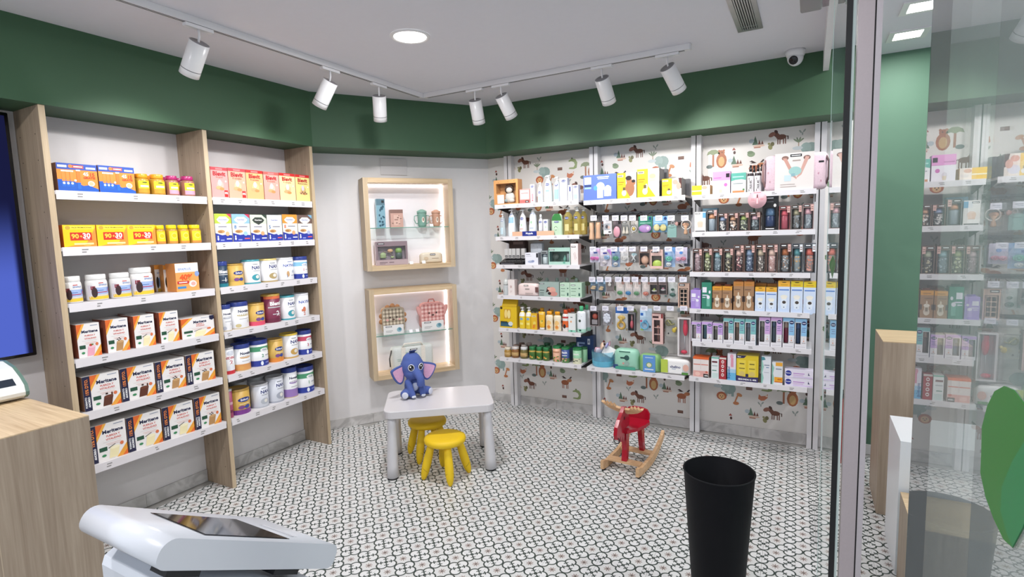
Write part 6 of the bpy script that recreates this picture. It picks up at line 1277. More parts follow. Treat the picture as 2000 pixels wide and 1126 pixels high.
# top row
hang(0, 160, 320, 858, 1062, 'two peach bottle shaped sponges in clear pack', shapes(None, (), [('sponge', 'l', (.25, [(.17, .03), (.19, .1), (.13, .5), (.17, .8), (.15, .95)]), 'dcb595'), ('sponge', 'l', (.7, [(.17, .06), (.19, .14), (.13, .5), (.17, .8), (.15, .95)]), 'd9ad8c')], (.0, 1, .0, 1)))
hang(0, 322, 416, 850, 995, 'white photo pack', shapes('e4e2e4', [('r', .12, .3, .88, .8, 'b9bfc4'), ('e', .4, .55, .16, .14, '5a5a60'), ('e', .65, .5, .14, .12, 'd8b8a8')]+[('r', .6, .1, .9, .2, '26262a')], [], None))
hang(0, 432, 522, 850, 1036, 'pink bath thermometer', shapes('6f6468', [('r', .6, .8, .95, .98, '1a1a1c')], [('thermometer', 'e', (.5, .35, .42, .33), 'e0a0ae'), ('scale_strip', 'b', (.42, .18, .58, .55), '8f9cc8')], (.02, .98, 0, .76)))
hang(0, 526, 616, 850, 1012, 'clear silicone teats', shapes('aaa8a4', SUA(.85), [('teat', 'l', (.3, [(.2, .1), (.2, .2), (.08, .4), (.06, .6)]), 'd9cfc0'), ('teat', 'l', (.72, [(.2, .1), (.2, .2), (.08, .4), (.06, .6)]), 'd9cfc0')], (.02, .98, 0, .74)))
hang(0, 622, 706, 850, 986, 'clear pack with a yellow teat', shapes('b8b2ac', [('p', [(.3, 1), (1, 1), (1, .4)], 'd8d2cc')], [('teat', 'e', (.5, .35, .2, .14), 'd9b95a'), ('teat_ring', 'o', (.5, .33, .34, .06), 'd9d5d2')], (.02, .98, 0, .7)))
hang(0, 710, 864, 800, 982, 'green card with purple oval pacifier case', shapes('3f8a74', [('e', .84, .86, .1, .1, '1f3f78'), ('r', .1, .56, .9, .62, '8fc4b0')], [('case', 'e', (.5, .26, .46, .25), 'b890c8'), ('case_window', 'e', (.68, .27, .2, .18), 'e8c8dc')], (.0, 1, 0, .52)))
hang(0, 870, 1034, 800, 976, 'blue card with yellow oval pacifier pair', shapes('7fb0d8', [('e', .84, .86, .1, .1, '1f3f78'), ('r', .1, .6, .9, .66, 'b8d4ec')], [('pacifier', 'e', (.28, .3, .22, .22), 'e3d49a'), ('pacifier', 'e', (.72, .28, .22, .22), 'd8cc8a')], (.0, 1, 0, .55)))
hang(0, 1018, 1155, 842, 1036, 'grey green soother pouch with handle', shapes(None, (), [('pouch', 'b', (.12, .02, .86, .62), '7fa29c'), ('pouch_lid', 'e', (.5, .64, .4, .12), '8fb0aa'), ('loop', 'o', (.55, .84, .13, .03), 'e2dede'), ('pacifier', 'e', (.86, .78, .14, .12), 'd9a8a0')], None))
hang(0, 1172, 1300, 840, 1026, 'peach pacifier with white holder ring', shapes(None, (), [('pacifier', 'l', (.5, [(.14, .15), (.18, .22), (.1, .5), (.2, .62), (.16, .72)]), 'e0b08c'), ('shield', 'e', (.5, .72, .3, .12), 'dca888'), ('loop', 'o', (.55, .72, .42, .05), 'd9d3ce')], (.0, 1, 0, .8)))
# second row
hang(1, 217, 356, 165, 366, 'pink and blue pacifier on a white card', P1('d5cfe2', [('r', .4, .6, .75, .7, '2f4fa0'), ('p', [(.6, .9), (1, .9), (1, .5)], 'e0b8e0')], [(.3, .28, .24, 'd95aa8', 'e88ac8'), (.7, .28, .24, 'd968b0', 'e88ac8')]))
hang(1, 358, 516, 165, 420, 'light blue pacifier on a lilac card', P1('d8cfd8', [('r', .25, .66, .6, .74, '3a3f98'), ('p', [(.55, .9), (1, .9), (1, .55)], 'c890d8')], [(.62, .48, .26, '8fb5d8', 'a8c8e8'), (.4, .2, .22, 'c8c0c4', 'd8d0d2')]))
hang(1, 520, 633, 160, 430, 'dark green pacifier on a long clear card', P1('8fa4c0', [('r', .05, .7, .4, .78, '1f3f90')], [(.5, .45, .38, '4f9a78', '6ab090'), (.5, .15, .3, 'c8c4c2', 'd8d4d2')], (.02, .98, 0, .66)))
hang(1, 637, 750, 150, 375, 'white pacifier in a white case', P1('e6e2e2', [], [(.5, .3, .38, 'e0dad6', 'efeae6')], (.02, .98, 0, .62)))
hang(1, 760, 895, 150, 372, 'clear pack of white cross shaped teethers', shapes('8f8886', [('e', .5, .5, .3, .1, 'b0d0d8')], [('teether', 't', ([(.3, .12), (.7, .5)], .07), 'e6e6e6'), ('teether', 't', ([(.7, .12), (.3, .5)], .07), 'e6e6e6')], (.02, .98, 0, .66)))
def pegbox(face, items, c='8a6f66', win=(.08, .06, .92, .66), ops=(), D=.05):
    def f(o, W, H):
        sp_ = ('C', 0, 0, W, H, 0); x0, y0, x1, y1 = win; X0, X1, Z0, Z1 = (x0-.5)*W, (x1-.5)*W, y0*H, y1*H
        m = MB(); m.box(-W/2, W/2, -.02, D-.02, 0, H, c, skip=('front',))
        for a, b_, cc, d in ((-W/2, 0, W/2, Z0), (-W/2, Z1, W/2, H), (-W/2, Z0, X0, Z1), (X1, Z0, W/2, Z1)): m.add([(a, -.02, b_), (cc, -.02, b_), (cc, -.02, d), (a, -.02, d)], [(0, 1, 2, 3)], face)
        m.add([(X0, -.0199, Z0), (X1, -.0199, Z0), (X1, -.0199, Z1), (X0, -.0199, Z1), (X0, D-.022, Z0), (X1, D-.022, Z0), (X1, D-.022, Z1), (X0, D-.022, Z1)], [(4, 5, 6, 7), (0, 1, 5, 4), (1, 2, 6, 5), (2, 3, 7, 6), (3, 0, 4, 7)], c); m.build('box_body', PAPER, o, fix=False)
        for nm, kind, prm, col in items:
            m = MB()
            if kind == 'e': m.ell(((prm[0]-.5)*W, .004, prm[1]*H), (prm[2]*W, .016, prm[3]*H), col, 18, 10)
            elif kind == 't': m.tube([((x-.5)*W, .004, z*H) for x, z in prm[0]], prm[1]*W, col, 8)
            elif kind == 'b': m.box((prm[0]-.5)*W, (prm[2]-.5)*W, -.012, .02, prm[1]*H, prm[3]*H, col)
            m.build(nm, PLASTIC, o)
        m = MB(); m.add([(X0, -.0201, Z0), (X1, -.0201, Z0), (X1, -.0201, Z1), (X0, -.0201, Z1)], [(0, 1, 2, 3)], 'ffffff'); m.build('window_film', CLEAR, o, fix=False)
        if ops: prints('front_print', list(ops), W, H, o, lambda x, y, e: (x, -.02-e, y))
    return f
hang(1, 910, 1060, 190, 402, 'brown carton with round speckled peach pad', pegbox('8f766c', [('pad', 'e', (.48, .32, .38, .29), 'dcae94')], '6d5a54', (.06, .04, .94, .78)))
hang(1, 1063, 1240, 190, 450, 'pale pink carton with lime green dome', pegbox('dcb8ae', [('dome', 'e', (.5, .2, .42, .26), 'b5cc5a')], '9a8a80', (.1, .14, .9, .68), SUA(.84)))
hang(1, 1243, 1396, 160, 430, 'turquoise pacifier on a blue card', P1('9cb8dc', [('r', .05, .62, .3, .72, '2a4f9c'), ('p', [(.6, 1), (1, 1), (1, .6)], '6a9ad0')], [(.45, .42, .34, '6ac8b0', '8ad8c4'), (.42, .14, .26, 'd0d4d4', 'e0e0e0')]))
hang(1, 1388, 1562, 160, 382, 'pink pacifier pair on a lilac card', P1('d3cbe0', [('e', .5, .66, .14, .1, '5a90d8')], [(.3, .28, .22, 'e3a0b8', 'edb8c8'), (.7, .3, .22, 'dc7f9c', 'e8a0b4')]))
hang(1, 1515, 1600, 175, 422, 'dark card half hidden behind the lilac one', P1('5f6470', [], [(.5, .2, .35, '6a7484', '8a94a4')], None), back=.05)
# third row
for k, (a, c) in enumerate(((225, 332), (336, 436))):
    hang(2, a, c, 600, 758+k*14, ('left' if k == 0 else 'right')+' steel blue pack of sterilised teats', shapes('5f7488', [('r', .7, .62, .95, .84, 'a8cce8'), ('r', .05, .5, .6, .56, '8fa4b8')], [('teat', 'e', (.4, .22, .34, .1), 'd9bc98'), ('teat', 'e', (.5, .36, .3, .1), 'd5b890')], (.02, .98, 0, .56)))
hang(2, 441, 554, 600, 782, 'taupe pack with a white soother', shapes('857876', [('r', .05, .02, .95, .07, 'd0c8c8')], [('soother', 'e', (.5, .6, .2, .12), 'ece6e0'), ('soother_tip', 'e', (.5, .74, .12, .06), 'ece6e0')], (.02, .98, .08, .9)))
for a, c, b_, c1, nm in ((580, 690, 845, '5f9a6a', 'left green'), (696, 804, 850, '4a8cc0', 'sky blue'), (809, 919, 856, '6a9c72', 'right green'), (936, 1050, 862, 'd98a7a', 'coral')):
    hang(2, a, c, 640, b_, f'{nm} pacifier in an oval clear case', P1('e2d6d2', [('e', .5, .74, .34, .16, 'ecdcd6'), ('r', .7, .86, 1, 1, 'b88a80')], [(.5, .3, .36, c1, c1)], (.0, 1, 0, .96)))
hang(2, 1056, 1166, 640, 806, 'taupe carton with lime green soother', pegbox('80706a', [('soother', 'e', (.5, .36, .2, .16), 'b5c86a'), ('shield', 'e', (.5, .3, .4, .1), 'd8d4cc')], '6a5c58', (.06, .05, .94, .8)))
hang(2, 1176, 1290, 640, 806, 'taupe carton with pink and white soother', pegbox('80706e', [('soother', 'e', (.5, .46, .18, .12), 'd99aa8'), ('shield', 'e', (.5, .38, .34, .1), 'e0dcda')], '6e605c', (.06, .05, .94, .8)))
hang(2, 1297, 1428, 640, 866, 'clear oval case with two dark green pacifiers', P1('dfe0dc', [], [(.5, .56, .2, '5a7a6a', '4a6a5c'), (.5, .24, .32, '3f5f58', '5a8076')], (.0, 1, 0, .96)))
hang(2, 1444, 1598, 655, 982, 'tall beige carton with a freezer tray', pegbox('cfae9c', [('freezer_tray', 'b', (.16, .06, .84, .8), 'dcb8a2')]+[('tray_cell', 'b', (.2+.32*i, .1+.17*j, .46+.32*i, .24+.17*j), 'e3c4b0') for i in range(2) for j in range(4)], 'b89484', (.1, .04, .9, .82), SUA(.9)))
# lowest row
hang(3, 206, 320, 165, 346, 'clear carton with a red brush', pegbox('85787a', [('brush', 'e', (.5, .62, .3, .2), 'b8584a'), ('brush_base', 'b', (.2, .1, .8, .4), '9a9498')], '6a6062', (.05, .04, .95, .95)))
hang(3, 348, 468, 165, 346, 'white flower shaped teether pack', shapes('a8a2a6', SUA(.9), [('teether_petal', 'e', (.5+.26*math.cos(k*math.pi/4), .5+.26*math.sin(k*math.pi/4)*.9, .15, .12), 'dfe2ee') for k in range(8)]+[('teether_centre', 'e', (.5, .5, .26, .22), 'e6e8f2')], (.0, 1, 0, .95)))
hang(3, 507, 668, 125, 415, 'yellow giraffe style teether on a white card', shapes('e3e4ea', [('r', 0, .74, 1, 1, '2a5fa8'), ('r', 0, 0, 1, .74, 'e6e6e8'), ('r', .8, .02, .98, .12, 'b0a080')], [('teether_head', 'e', (.5, .58, .3, .09), 'd9b45a'), ('teether_neck', 't', ([(.5, .58), (.45, .4)], .12), 'd5b058'), ('teether_ring', 'o', (.48, .25, .26, .09), 'c9a04a')], (.06, .94, .04, .72)))
hang(3, 668, 758, 190, 410, 'grey carton with a pink bottle brush', pegbox('86868a', [('brush', 'e', (.5, .35, .26, .24), 'cc6470'), ('brush_handle', 't', ([(.5, .5), (.5, .88)], .1), 'd9a8a8')], '5a5a60', (.06, .03, .94, .95)))
hang(3, 806, 954, 140, 417, 'blue ring teether on a white and blue card', shapes('c2d8ea', [('r', .04, .68, .28, .8, '2f64b0'), ('e', .1, .44, .1, .05, 'd05a78'), ('e', .85, .2, .08, .05, '3a4a5a'), ('r', .04, .02, .3, .09, 'b8d060')], [('ring', 'o', (.42, .26, .3, .06), '6ab0d0'), ('bead', 'e', (.48, .42, .17, .09), '4a90b8'), ('bead_dot', 'e', (.5, .41, .08, .045), 'f0f0f0')], (.04, .96, .02, .66)))
hang(3, 967, 1104, 200, 566, 'tall pale pink carton with three windows', pegbox('d9b4ae', [('spoon_head', 'e', (.5, .55, .16, .06), 'b88478'), ('spoon_handle', 't', ([(.5, .1), (.5, .55)], .05), 'c08a80'), ('divider', 'b', (.14, .53, .72, .55), 'd9b4ae'), ('divider', 'b', (.14, .3, .72, .32), 'd9b4ae')], '6d4a48', (.16, .08, .72, .8), [('r', .05, .86, .6, .93, '3a2020'), ('r', .82, .86, .98, 1, '8a2a2a')]))
hang(3, 1116, 1276, 190, 482, 'baby cutlery pack in olive and yellow', shapes('b5b0a8', [('e', .25, .12, .06, .04, '26242a'), ('r', .06, .76, .7, .8, '8a8680')], [('clip_loop', 'o', (.3, .58, .2, .05), '6a6a40'), ('bead_chain', 't', ([(.2, .7), (.5, .5), (.75, .55)], .07), '8a8450'), ('key', 'e', (.72, .28, .16, .1), 'd0b43a'), ('key', 'e', (.85, .36, .1, .06), 'dcc45a')], (.02, .98, 0, .72)))
hang(3, 1278, 1440, 250, 716, 'long white carton with a red hand blender', pegbox('ddd8d8', [('blender_grip', 'e', (.56, .72, .2, .2), 'd83a54'), ('blender_top', 'b', (.44, .86, .68, .94), 'd0304c'), ('blender_shaft', 't', ([(.5, .2), (.52, .55)], .03), 'c0c0c4'), ('blender_foot', 'e', (.46, .1, .26, .05), 'd83a54')], 'cfc8c8', (.12, .03, .92, .97), [], .06))
# bottom shelf
sp = S2(1, z6, 190, 455, 680); r = root('sweets_tub', sp, LB('round clear blue tub of small packets', 'C2', 1), 'tub', None, sp[3]/2); W, H = sp[3], sp[4]; R_ = W/2
m = MB(); m.lathe([(R_*.92, 0), (R_, .01), (R_*1.02, H*.38)], '6abbd8', n=32, close=False); m.lathe([(.001, .0005), (R_*.92, 0)], '6abbd8', n=32, close=False); m.build('tub_base', PLASTIC, r)
m = MB(); m.lathe([(R_*1.02, H*.381), (R_*1.05, H)], 'ffffff', n=32, close=False); m.build('tub_wall', BLUETUB, r, fix=False)
for k in range(9):
    a = k*2.4; q = MB(); q.rbox(-.03, .03, -.008, .008, -.022, .022, .006, ('d8a8b8', 'a8a8d8', 'e8c8b0', 'd9d0e0')[k % 4], 1); o = q.build('sachet', PLASTIC, r); o.location = (R_*.5*math.cos(a), R_*.5*math.sin(a), H*.45+.07*(k % 3)*.6+.03); o.rotation_euler = (.5*math.sin(k), .6*math.cos(k*2), k)
m = MB(); m.box(-.045, .045, -.0008, .0008, 0, .075, 'efedec'); o = m.build('paper_flyer', PAPER, r); o.location = (R_*.45, -R_*.45, H*.78); o.rotation_euler = (-.3, .45, .1)
pouch(S2(1, z6, 482, 788, 640), LB('mint green nappy pack with round badge', 'C2', 1), '9cd0b8', [('e', .56, .6, .1, .13, '2a5450'), ('r', .3, .55, .5, .62, '1f3f3c'), ('r', .25, .86, .7, .92, '4a7a6c'), ('e', .42, .32, .04, .05, 'd89a90'), ('e', .56, .33, .1, .12, '8fb0a4'), ('r', .02, .06, .2, .24, '2a3f78'), ('r', .1, .02, .9, .16, '4aa088')], name='nappy_pack', depth=.11)
pouch(S2(1, z6, 790, 1062, 705), LB('green wipes pack with blue centre', 'C2', 1), '8cba7c', [('r', .22, .02, .78, .98, '5f94d0'), ('e', .5, .42, .14, .16, '7aa06a'), ('e', .5, .42, .1, .11, 'e0dcc0'), ('r', .3, .14, .7, .2, 'dfe8f4'), ('r', .32, .82, .68, .86, 'c8dcf0')], depth=.1, ends='79aa6c')
for k in range(4):
    bk = .072*(k); a = 1068+16*k; c = 1425+(5 if k else 0); t = 760-18*k
    pouch(S2(1, z6, a, c, t, bk), LB(('front', 'second', 'third', 'rearmost')[k]+' white and lime wipes pack of the row', 'C2', 1), 'e6e4e2', [('r', .0, .1, .24, .95, 'b8cc50'), ('r', .26, .12, .74, .78, 'f0efee'), ('t', 'chelino', .5, .52, .17, '1f2f6a', .36, 0, .03), ('r', .38, .36, .52, .4, '8a9ab8'), ('e', .86, .5, .1, .22, 'e0b0a0'), ('r', .72, .06, .94, .2, '4f8a3c')] if k == 0 else [], depth=.068, group='white wipes row')

# ================================================================== merchandise: papered wall, right bay
z7, z8_, z9 = zone(1340, 240, 4.69), zone(1340, 450, 5.925), zone(1340, 600, 6.25)
def S3(row, zn, a, c, t, back=0): return spanof('C3', CSH['C3'][row][0], zn, a, c, t, back)
carton(S3(0, z7, 52, 220, 572, .0), LB('small yellow and white breast pad carton', 'C3', 0), 'f0c22a', [('r', .55, 0, 1, 1, 'efe2d8'), ('e', .7, .75, .15, .18, 'd9a890'), ('r', .0, .38, .55, .5, 'f0e6c0'), ('e', .8, .35, .15, .16, 'e2d8d4')], .12, side='d9ac2a', top='f2d050')
carton(S3(0, z7, 243, 404, 445), LB('pink topped white breast milk bag carton', 'C3', 0), 'ebe7ee', [('r', 0, .6, 1, 1, 'e09ad0'), ('r', .76, .72, .97, .9, '1c1a22'), ('r', .06, .7, .5, .74, 'b86aa8'), ('e', .75, .4, .1, .08, 'd070b8'), ('e', .46, .2, .12, .14, 'd8d0d8'), ('r', .38, .04, .54, .2, 'd9c8b0')], .08, side='d2a8cc', top='e8b0da')
carton(S3(0, z7, 411, 549, 458), LB('teal topped white carton', 'C3', 0), 'e9e9ea', [('p', [(0, 1), (1, 1), (1, .62), (.7, .68), (.3, .66), (0, .6)], '5fae9e'), ('r', .1, .78, .85, .84, 'a8d8cc'), ('r', .15, .45, .8, .5, '9aa4a4'), ('r', .1, .02, .9, .12, 'c98a5a'), ('e', .85, .16, .07, .05, '5a8a50')], .07, side='bcc8c4', top='6ab4a4')
SPR = [(.92, 0), (1, .02), (1, .62), (.85, .7), (.4, .73), (.4, .76)]
for k, (a, c, t, bk, s) in enumerate(((556, 620, 386, 0, 'Thusleti'), (623, 690, 382, 0, 'Thusleti'), (590, 650, 392, .07, ''), (660, 718, 378, .07, ''))):
    bottle(S3(0, z7, a, c, t, bk), LB(('left front', 'right front', 'left rear', 'right rear')[k]+' white spray bottle with black cap', 'C3', 0), SPR, 'e6e3e4', [('r', -.3, .6, 1.3, .7, '2a1c22'), ('t', s, .5, .24, .2, '3a3034', .42, 1, .02), ('e', .3, .5, .1, .04, '9a8a90')] if s else [], ([(.42, .762), (.44, .86), (.3, .88), (.3, 1)], '1c1518'), 'bottle', 'spray_bottle', None, 'spray bottles', wide=1.8)
# pink changing bag with card sleeve
sp = S3(0, z7, 712, 1300, 268); r = root('changing_bag', sp, LB('big pale pink changing bag in a card sleeve', 'C3', 0), 'bag'); W, H = sp[3], sp[4]
m = MB(); m.rbox(-W/2, W/2, .004, .16, 0, H*.97, .03, 'dcc2cc', 3); m.build('bag_body', FABRIC, r)
m = MB(); m.box(-W*.32, W*.29, -.001, .1635, 0.0003, H*.992, 'e3dcd8', top='e8e2de'); m.build('card_sleeve', PAPER, r)
prints('sleeve_print', [('r', .42, .88, .6, .95, '17171a'), ('t', 'suavinex', .51, .915, .035, 'ffffff', .16), ('e', .34, .86, .055, .06, '8a6a60'), ('e', .68, .84, .055, .06, '7a5a54'), ('p', [(.30, .86), (.36, .86), (.5, .4), (.53, .28), (.46, .36)], 'c9998c'), ('p', [(.72, .86), (.66, .88), (.56, .42), (.5, .28), (.6, .4)], 'd2a498'), ('e', .5, .5, .1, .12, '9cc4c0'), ('r', .33, .24, .44, .4, 'c4d8e0'), ('r', .44, .36, .5, .44, '8ab0b8'), ('r', .27, .14, .5, .16, 'b0a4a0'), ('r', .27, .08, .52, .1, 'b0a4a0'), ('t', 'Mama', .52, .78, .05, 'a89890', .14)], W, H, r, lambda x, y, e: (x, -.001-e, y))
prints('bag_print', [('e', .86, .4, .012, .03, 'c090a0'), ('e', .9, .2, .012, .03, 'c090a0'), ('e', .07, .5, .012, .03, 'c8a0a8'), ('e', .1, .25, .012, .03, 'c8a0a8'), ('r', .86, .68, .94, .73, '17171a')], W, H, r, lambda x, y, e: (x, .0036-e, y))
for s in (-1, 1): m = MB(); m.tube([(s*W*.47, .02, H*.85), (s*W*.515, .0, H*.7), (s*W*.515, .0, H*.3), (s*W*.48, .02, H*.12)], .007, '9a7a78' if s < 0 else '5a4648', 8); m.build('side_strap', FABRIC, r)
# round wobbler
u, z = on_wall('C', *z7(651, 702), 4.035); r = empty('round_sign', (u, 4.036, z)); tag(r, 'round pink shelf sign with a spray bottle drawing', 'shelf sign')
R_ = (on_wall('C', *z7(738, 702), 4.036)[0]-u); m = MB(); m.lathe([(R_, 0), (R_, .0015)], 'e6b4bc', n=40); m.v = [(v[0], v[2], v[1]) for v in m.v]; m.build('disc', PAPER, r)
m = MB(); m.box(-.006, .006, .0016, .0135, .02, R_+.001, 'd0d0d4'); m.build('sign_clip', CLEAR, r)
prints('sign_print', [('r', .44, .25, .57, .62, 'd0707c'), ('r', .455, .27, .555, .6, 'efccd0'), ('p', [(.47, .62), (.54, .62), (.53, .8), (.48, .8)], '6a3038'), ('r', .18, .55, .36, .57, 'c87880'), ('r', .18, .48, .38, .5, 'c87880'), ('r', .66, .55, .86, .57, 'c87880'), ('r', .66, .48, .82, .5, 'c87880'), ('r', .3, .9, .7, .92, 'c87880')], 2*R_, 2*R_, r, lambda x, y, e: (x, -e, y-R_))
# second shelf
carton(S3(1, z7, 77, 181, 815), LB('white steriliser carton at the left end', 'C3', 1), 'ece9e6', [('r', .06, .88, .5, .95, '17171a'), ('t', 'suavinex', .28, .915, .04, 'ffffff', .4), ('e', .5, .42, .28, .15, 'ead0c0'), ('r', .28, .24, .72, .5, 'e6c4b0'), ('r', .05, .02, .95, .07, '4a4a4e'), ('r', .72, .7, 1, .96, '6aa8cc')], .09, side='c8c8cc')
carton(S3(1, z7, 150, 285, 782, .11), LB('light blue carton half hidden behind the bottle', 'C3', 1), '7fb0c8', [('e', .85, .8, .08, .08, '1f3a6a')], .08)
def btl(row, zn, L, lbs, grp, tops=None):
    for (a, c, t, shell, body, cap, dots), lb in zip(L, lbs):
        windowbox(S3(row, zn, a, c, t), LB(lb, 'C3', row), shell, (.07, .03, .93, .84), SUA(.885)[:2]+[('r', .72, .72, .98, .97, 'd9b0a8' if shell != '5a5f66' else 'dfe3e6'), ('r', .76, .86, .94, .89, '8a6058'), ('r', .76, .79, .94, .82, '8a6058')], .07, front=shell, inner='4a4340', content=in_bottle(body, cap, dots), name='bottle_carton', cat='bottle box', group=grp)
BR = '6d544c'
btl(1, z7, [(187, 283, 795, '6a6a6c', '8f9aa4', 'd99a72', None), (289, 378, 828, BR, '4a4a50', 'a8b8d8', ('e8e4e0', 'c8c4c0')), (381, 475, 824, BR, '54443e', 'e0a884', ('e8c8b0', 'e8e4e0')), (479, 575, 820, BR, '4c5048', 'b0c070', ('a8b088', 'd8d8c8')), (579, 680, 816, BR, '4f5558', 'e2b8c0', ('a8b4b8', '8a9498'))],
    ['grey carton with peach capped bottle', 'short carton, lavender capped bottle', 'short carton, peach capped patterned bottle', 'short carton, lime capped bottle', 'short carton, pale pink capped bottle'], 'short bottle cartons')
windowbox(S3(1, z7, 697, 843, 668), LB('tall black carton with dark blue bottle', 'C3', 1), '141316', (.12, .1, .88, .66), [('r', 0, 0, 1, .1, '0e0d10'), ('t', 'suavinex', .5, .05, .04, 'e8e8e8', .6), ('e', .8, .72, .09, .05, 'd8d6d4'), ('r', .3, .92, .7, .95, 'cfcfd4'), ('r', .25, .82, .7, .84, '5a5a60')], .08, inner='101014', content=in_bottle('22365e', '5a7a9c', None, None, .42), name='bottle_carton', cat='bottle box')
btl(1, z7, [(850, 955, 760, '8a4f4e', 'a84a58', 'e0606c', None), (961, 1060, 752, '6a5f58', '6d6a66', 'b5ac8c', ('b8c0c4', '9aa0a4')), (1066, 1170, 740, '8a706e', '848a90', 'e8b4bc', ('b8c0c4', 'a0a8b0'))], ['carton with bright red bottle', 'carton with khaki capped bottle', 'carton with pink capped bottle at the right end'], 'tall bottle cartons')
btl(2, z8_, [(76, 184, 212, BR, '9c8488', 'e8c8cc', ('e0d0d4', '8a6a70')), (191, 300, 206, BR, '6a6a50', 'b5bf80', ('c8cc9c', 'e8e8d0')), (304, 420, 206, BR, '6d7c84', '9fc4cc', ('b8c8d0', '8fa0a8')), (431, 545, 206, BR, '4a443a', 'd0d4b4', ('e0d8b8', 'a88a50', 'd8d8d0')), (549, 668, 168, BR, '5a3f40', 'e8c0b4', ('f0e0dc', 'd89090', 'e8c8c0')), (671, 795, 166, BR, '56627a', '8fa4c0', ('8fa0b8', 'b8c4d4')), (801, 922, 160, BR, '6d625c', 'd9c4a8', ('e8e0d8', 'b8a8a0')), (926, 1060, 158, BR, 'c09a94', 'e8c4b4', ('efe0dc', 'a87870')), (1081, 1214, 150, '4a3a36', '7d8082', 'b86a3c', ('e8e8e8', '9a7a68')), (1221, 1350, 152, '5a5f66', '8b9496', '5f9ea4', ('a8b0b4', 'd9a868')), (1361, 1500, 148, '5a5f66', '9a8a86', 'e07060', ('e8a898', 'd98a70'))],
    ['first, pale pink capped bottle carton', 'second, olive capped bottle carton', 'third, light blue capped bottle carton', 'fourth, cream capped bottle carton', 'fifth, taller peach capped bottle carton', 'sixth, slate blue capped bottle carton', 'seventh, sand capped bottle carton', 'eighth, striped pink bottle carton', 'ninth, rust capped bottle carton', 'tenth, teal capped bottle carton', 'eleventh, coral capped bottle carton'], 'printed bottle cartons')
# fourth shelf
AV = lambda c: [('r', .08, .62, .5, .82, 'e6e4ee'), ('e', .8, .64, .1, .06, 'dfe0ea'), ('r', .08, .5, .6, .54, 'ddd8ec'), ('r', .08, .42, .4, .45, 'ddd8ec'), ('r', .5, .1, .82, .42, c), ('e', .66, .45, .16, .07, 'e8e6f0')]
carton(S3(3, z8_, 53, 170, 690, 0), LB('lilac bottle carton at the left end', 'C3', 3), 'a58ad0', AV('b8a4dc'), .08, side='8a70b8', top='b8a0dc', tab=(.012, '8f74bc'))
carton(S3(3, z8_, 179, 297, 600, 0), LB('dark green bottle carton', 'C3', 3), '2f8068', AV('6ab09c'), .08, side='1f5a4a', top='2a6a58', tab=(.014, '1f5848'))
def kraft(tp): return [('r', 0, .84, 1, 1, tp), ('r', .2, .88, .8, .92, 'a8742a'), ('r', .08, .7, .7, .74, '7a5c48'), ('r', .0, .3, .14, .5, '4a3a34'), ('r', .86, .3, 1, .5, '4a3a34'), ('e', .5, .22, .24, .13, 'd9cbb8'), ('r', .32, .2, .68, .42, 'd0c0ac'), ('e', .5, .46, .24, .06, 'e6dccc'), ('e', .5, .56, .07, .08, 'd9c8b0'), ('r', .4, .24, .6, .38, '8a7a68')]
for k, (a, c, t, w_) in enumerate(((303, 416, 648, 0), (419, 534, 648, 0), (546, 664, 590, 1), (668, 787, 590, 1))):
    carton(S3(3, z8_, a, c, t), LB(('left short', 'right short', 'left tall', 'right tall')[k]+' kraft brown bottle carton', 'C3', 3), 'a07a58', kraft('d9962e' if not w_ else 'b8793a'), .08, side='7d5a3e', top='e0a43a' if not w_ else 'b07434', group='kraft bottle cartons', tab=(.012, '7a3a1c'))
def whiteb(tp): return [('r', 0, .82, 1, 1, tp), ('r', .2, .86, .8, .9, 'c89a1e'), ('e', .5, .96, .2, .015, '4a3a10'), ('r', .08, .7, .92, .74, '5a84c8'), ('e', .5, .1, .44, .16, 'c8d8f0'), ('e', .5, .28, .26, .18, 'e6ecf4'), ('r', .28, .12, .72, .44, 'dfe8f2'), ('e', .5, .5, .3, .06, 'e9e6d8'), ('r', .3, .42, .7, .5, 'ece8dc'), ('e', .52, .32, .16, .05, '4a4038'), ('r', .46, .14, .56, .18, '8a9ab0')]
for k, (a, c, t) in enumerate(((797, 917, 655), (922, 1050, 660), (1062, 1202, 585), (1210, 1352, 588), (1357, 1503, 595))):
    carton(S3(3, z8_, a, c, t), LB(('first short', 'second short', 'first tall', 'second tall', 'third tall')[k]+' white bottle carton with yellow top', 'C3', 3), 'cfdcf0', whiteb('e8ac3a' if k in (0, 1, 2) else 'd9c02a'), .085, side='a8bcd8', top='e8b83a', group='yellow topped bottle cartons')
for a, c, t, lb in ((330, 455, 605, 'dark brown carton behind the short kraft ones'), (800, 930, 612, 'orange carton behind the short white ones'), (935, 1050, 618, 'dark orange carton behind the second white one')):
    carton(S3(3, z8_, a, c, t, .1), LB(lb, 'C3', 3), '6a3a20' if a == 330 else 'c8822e', [], .08)
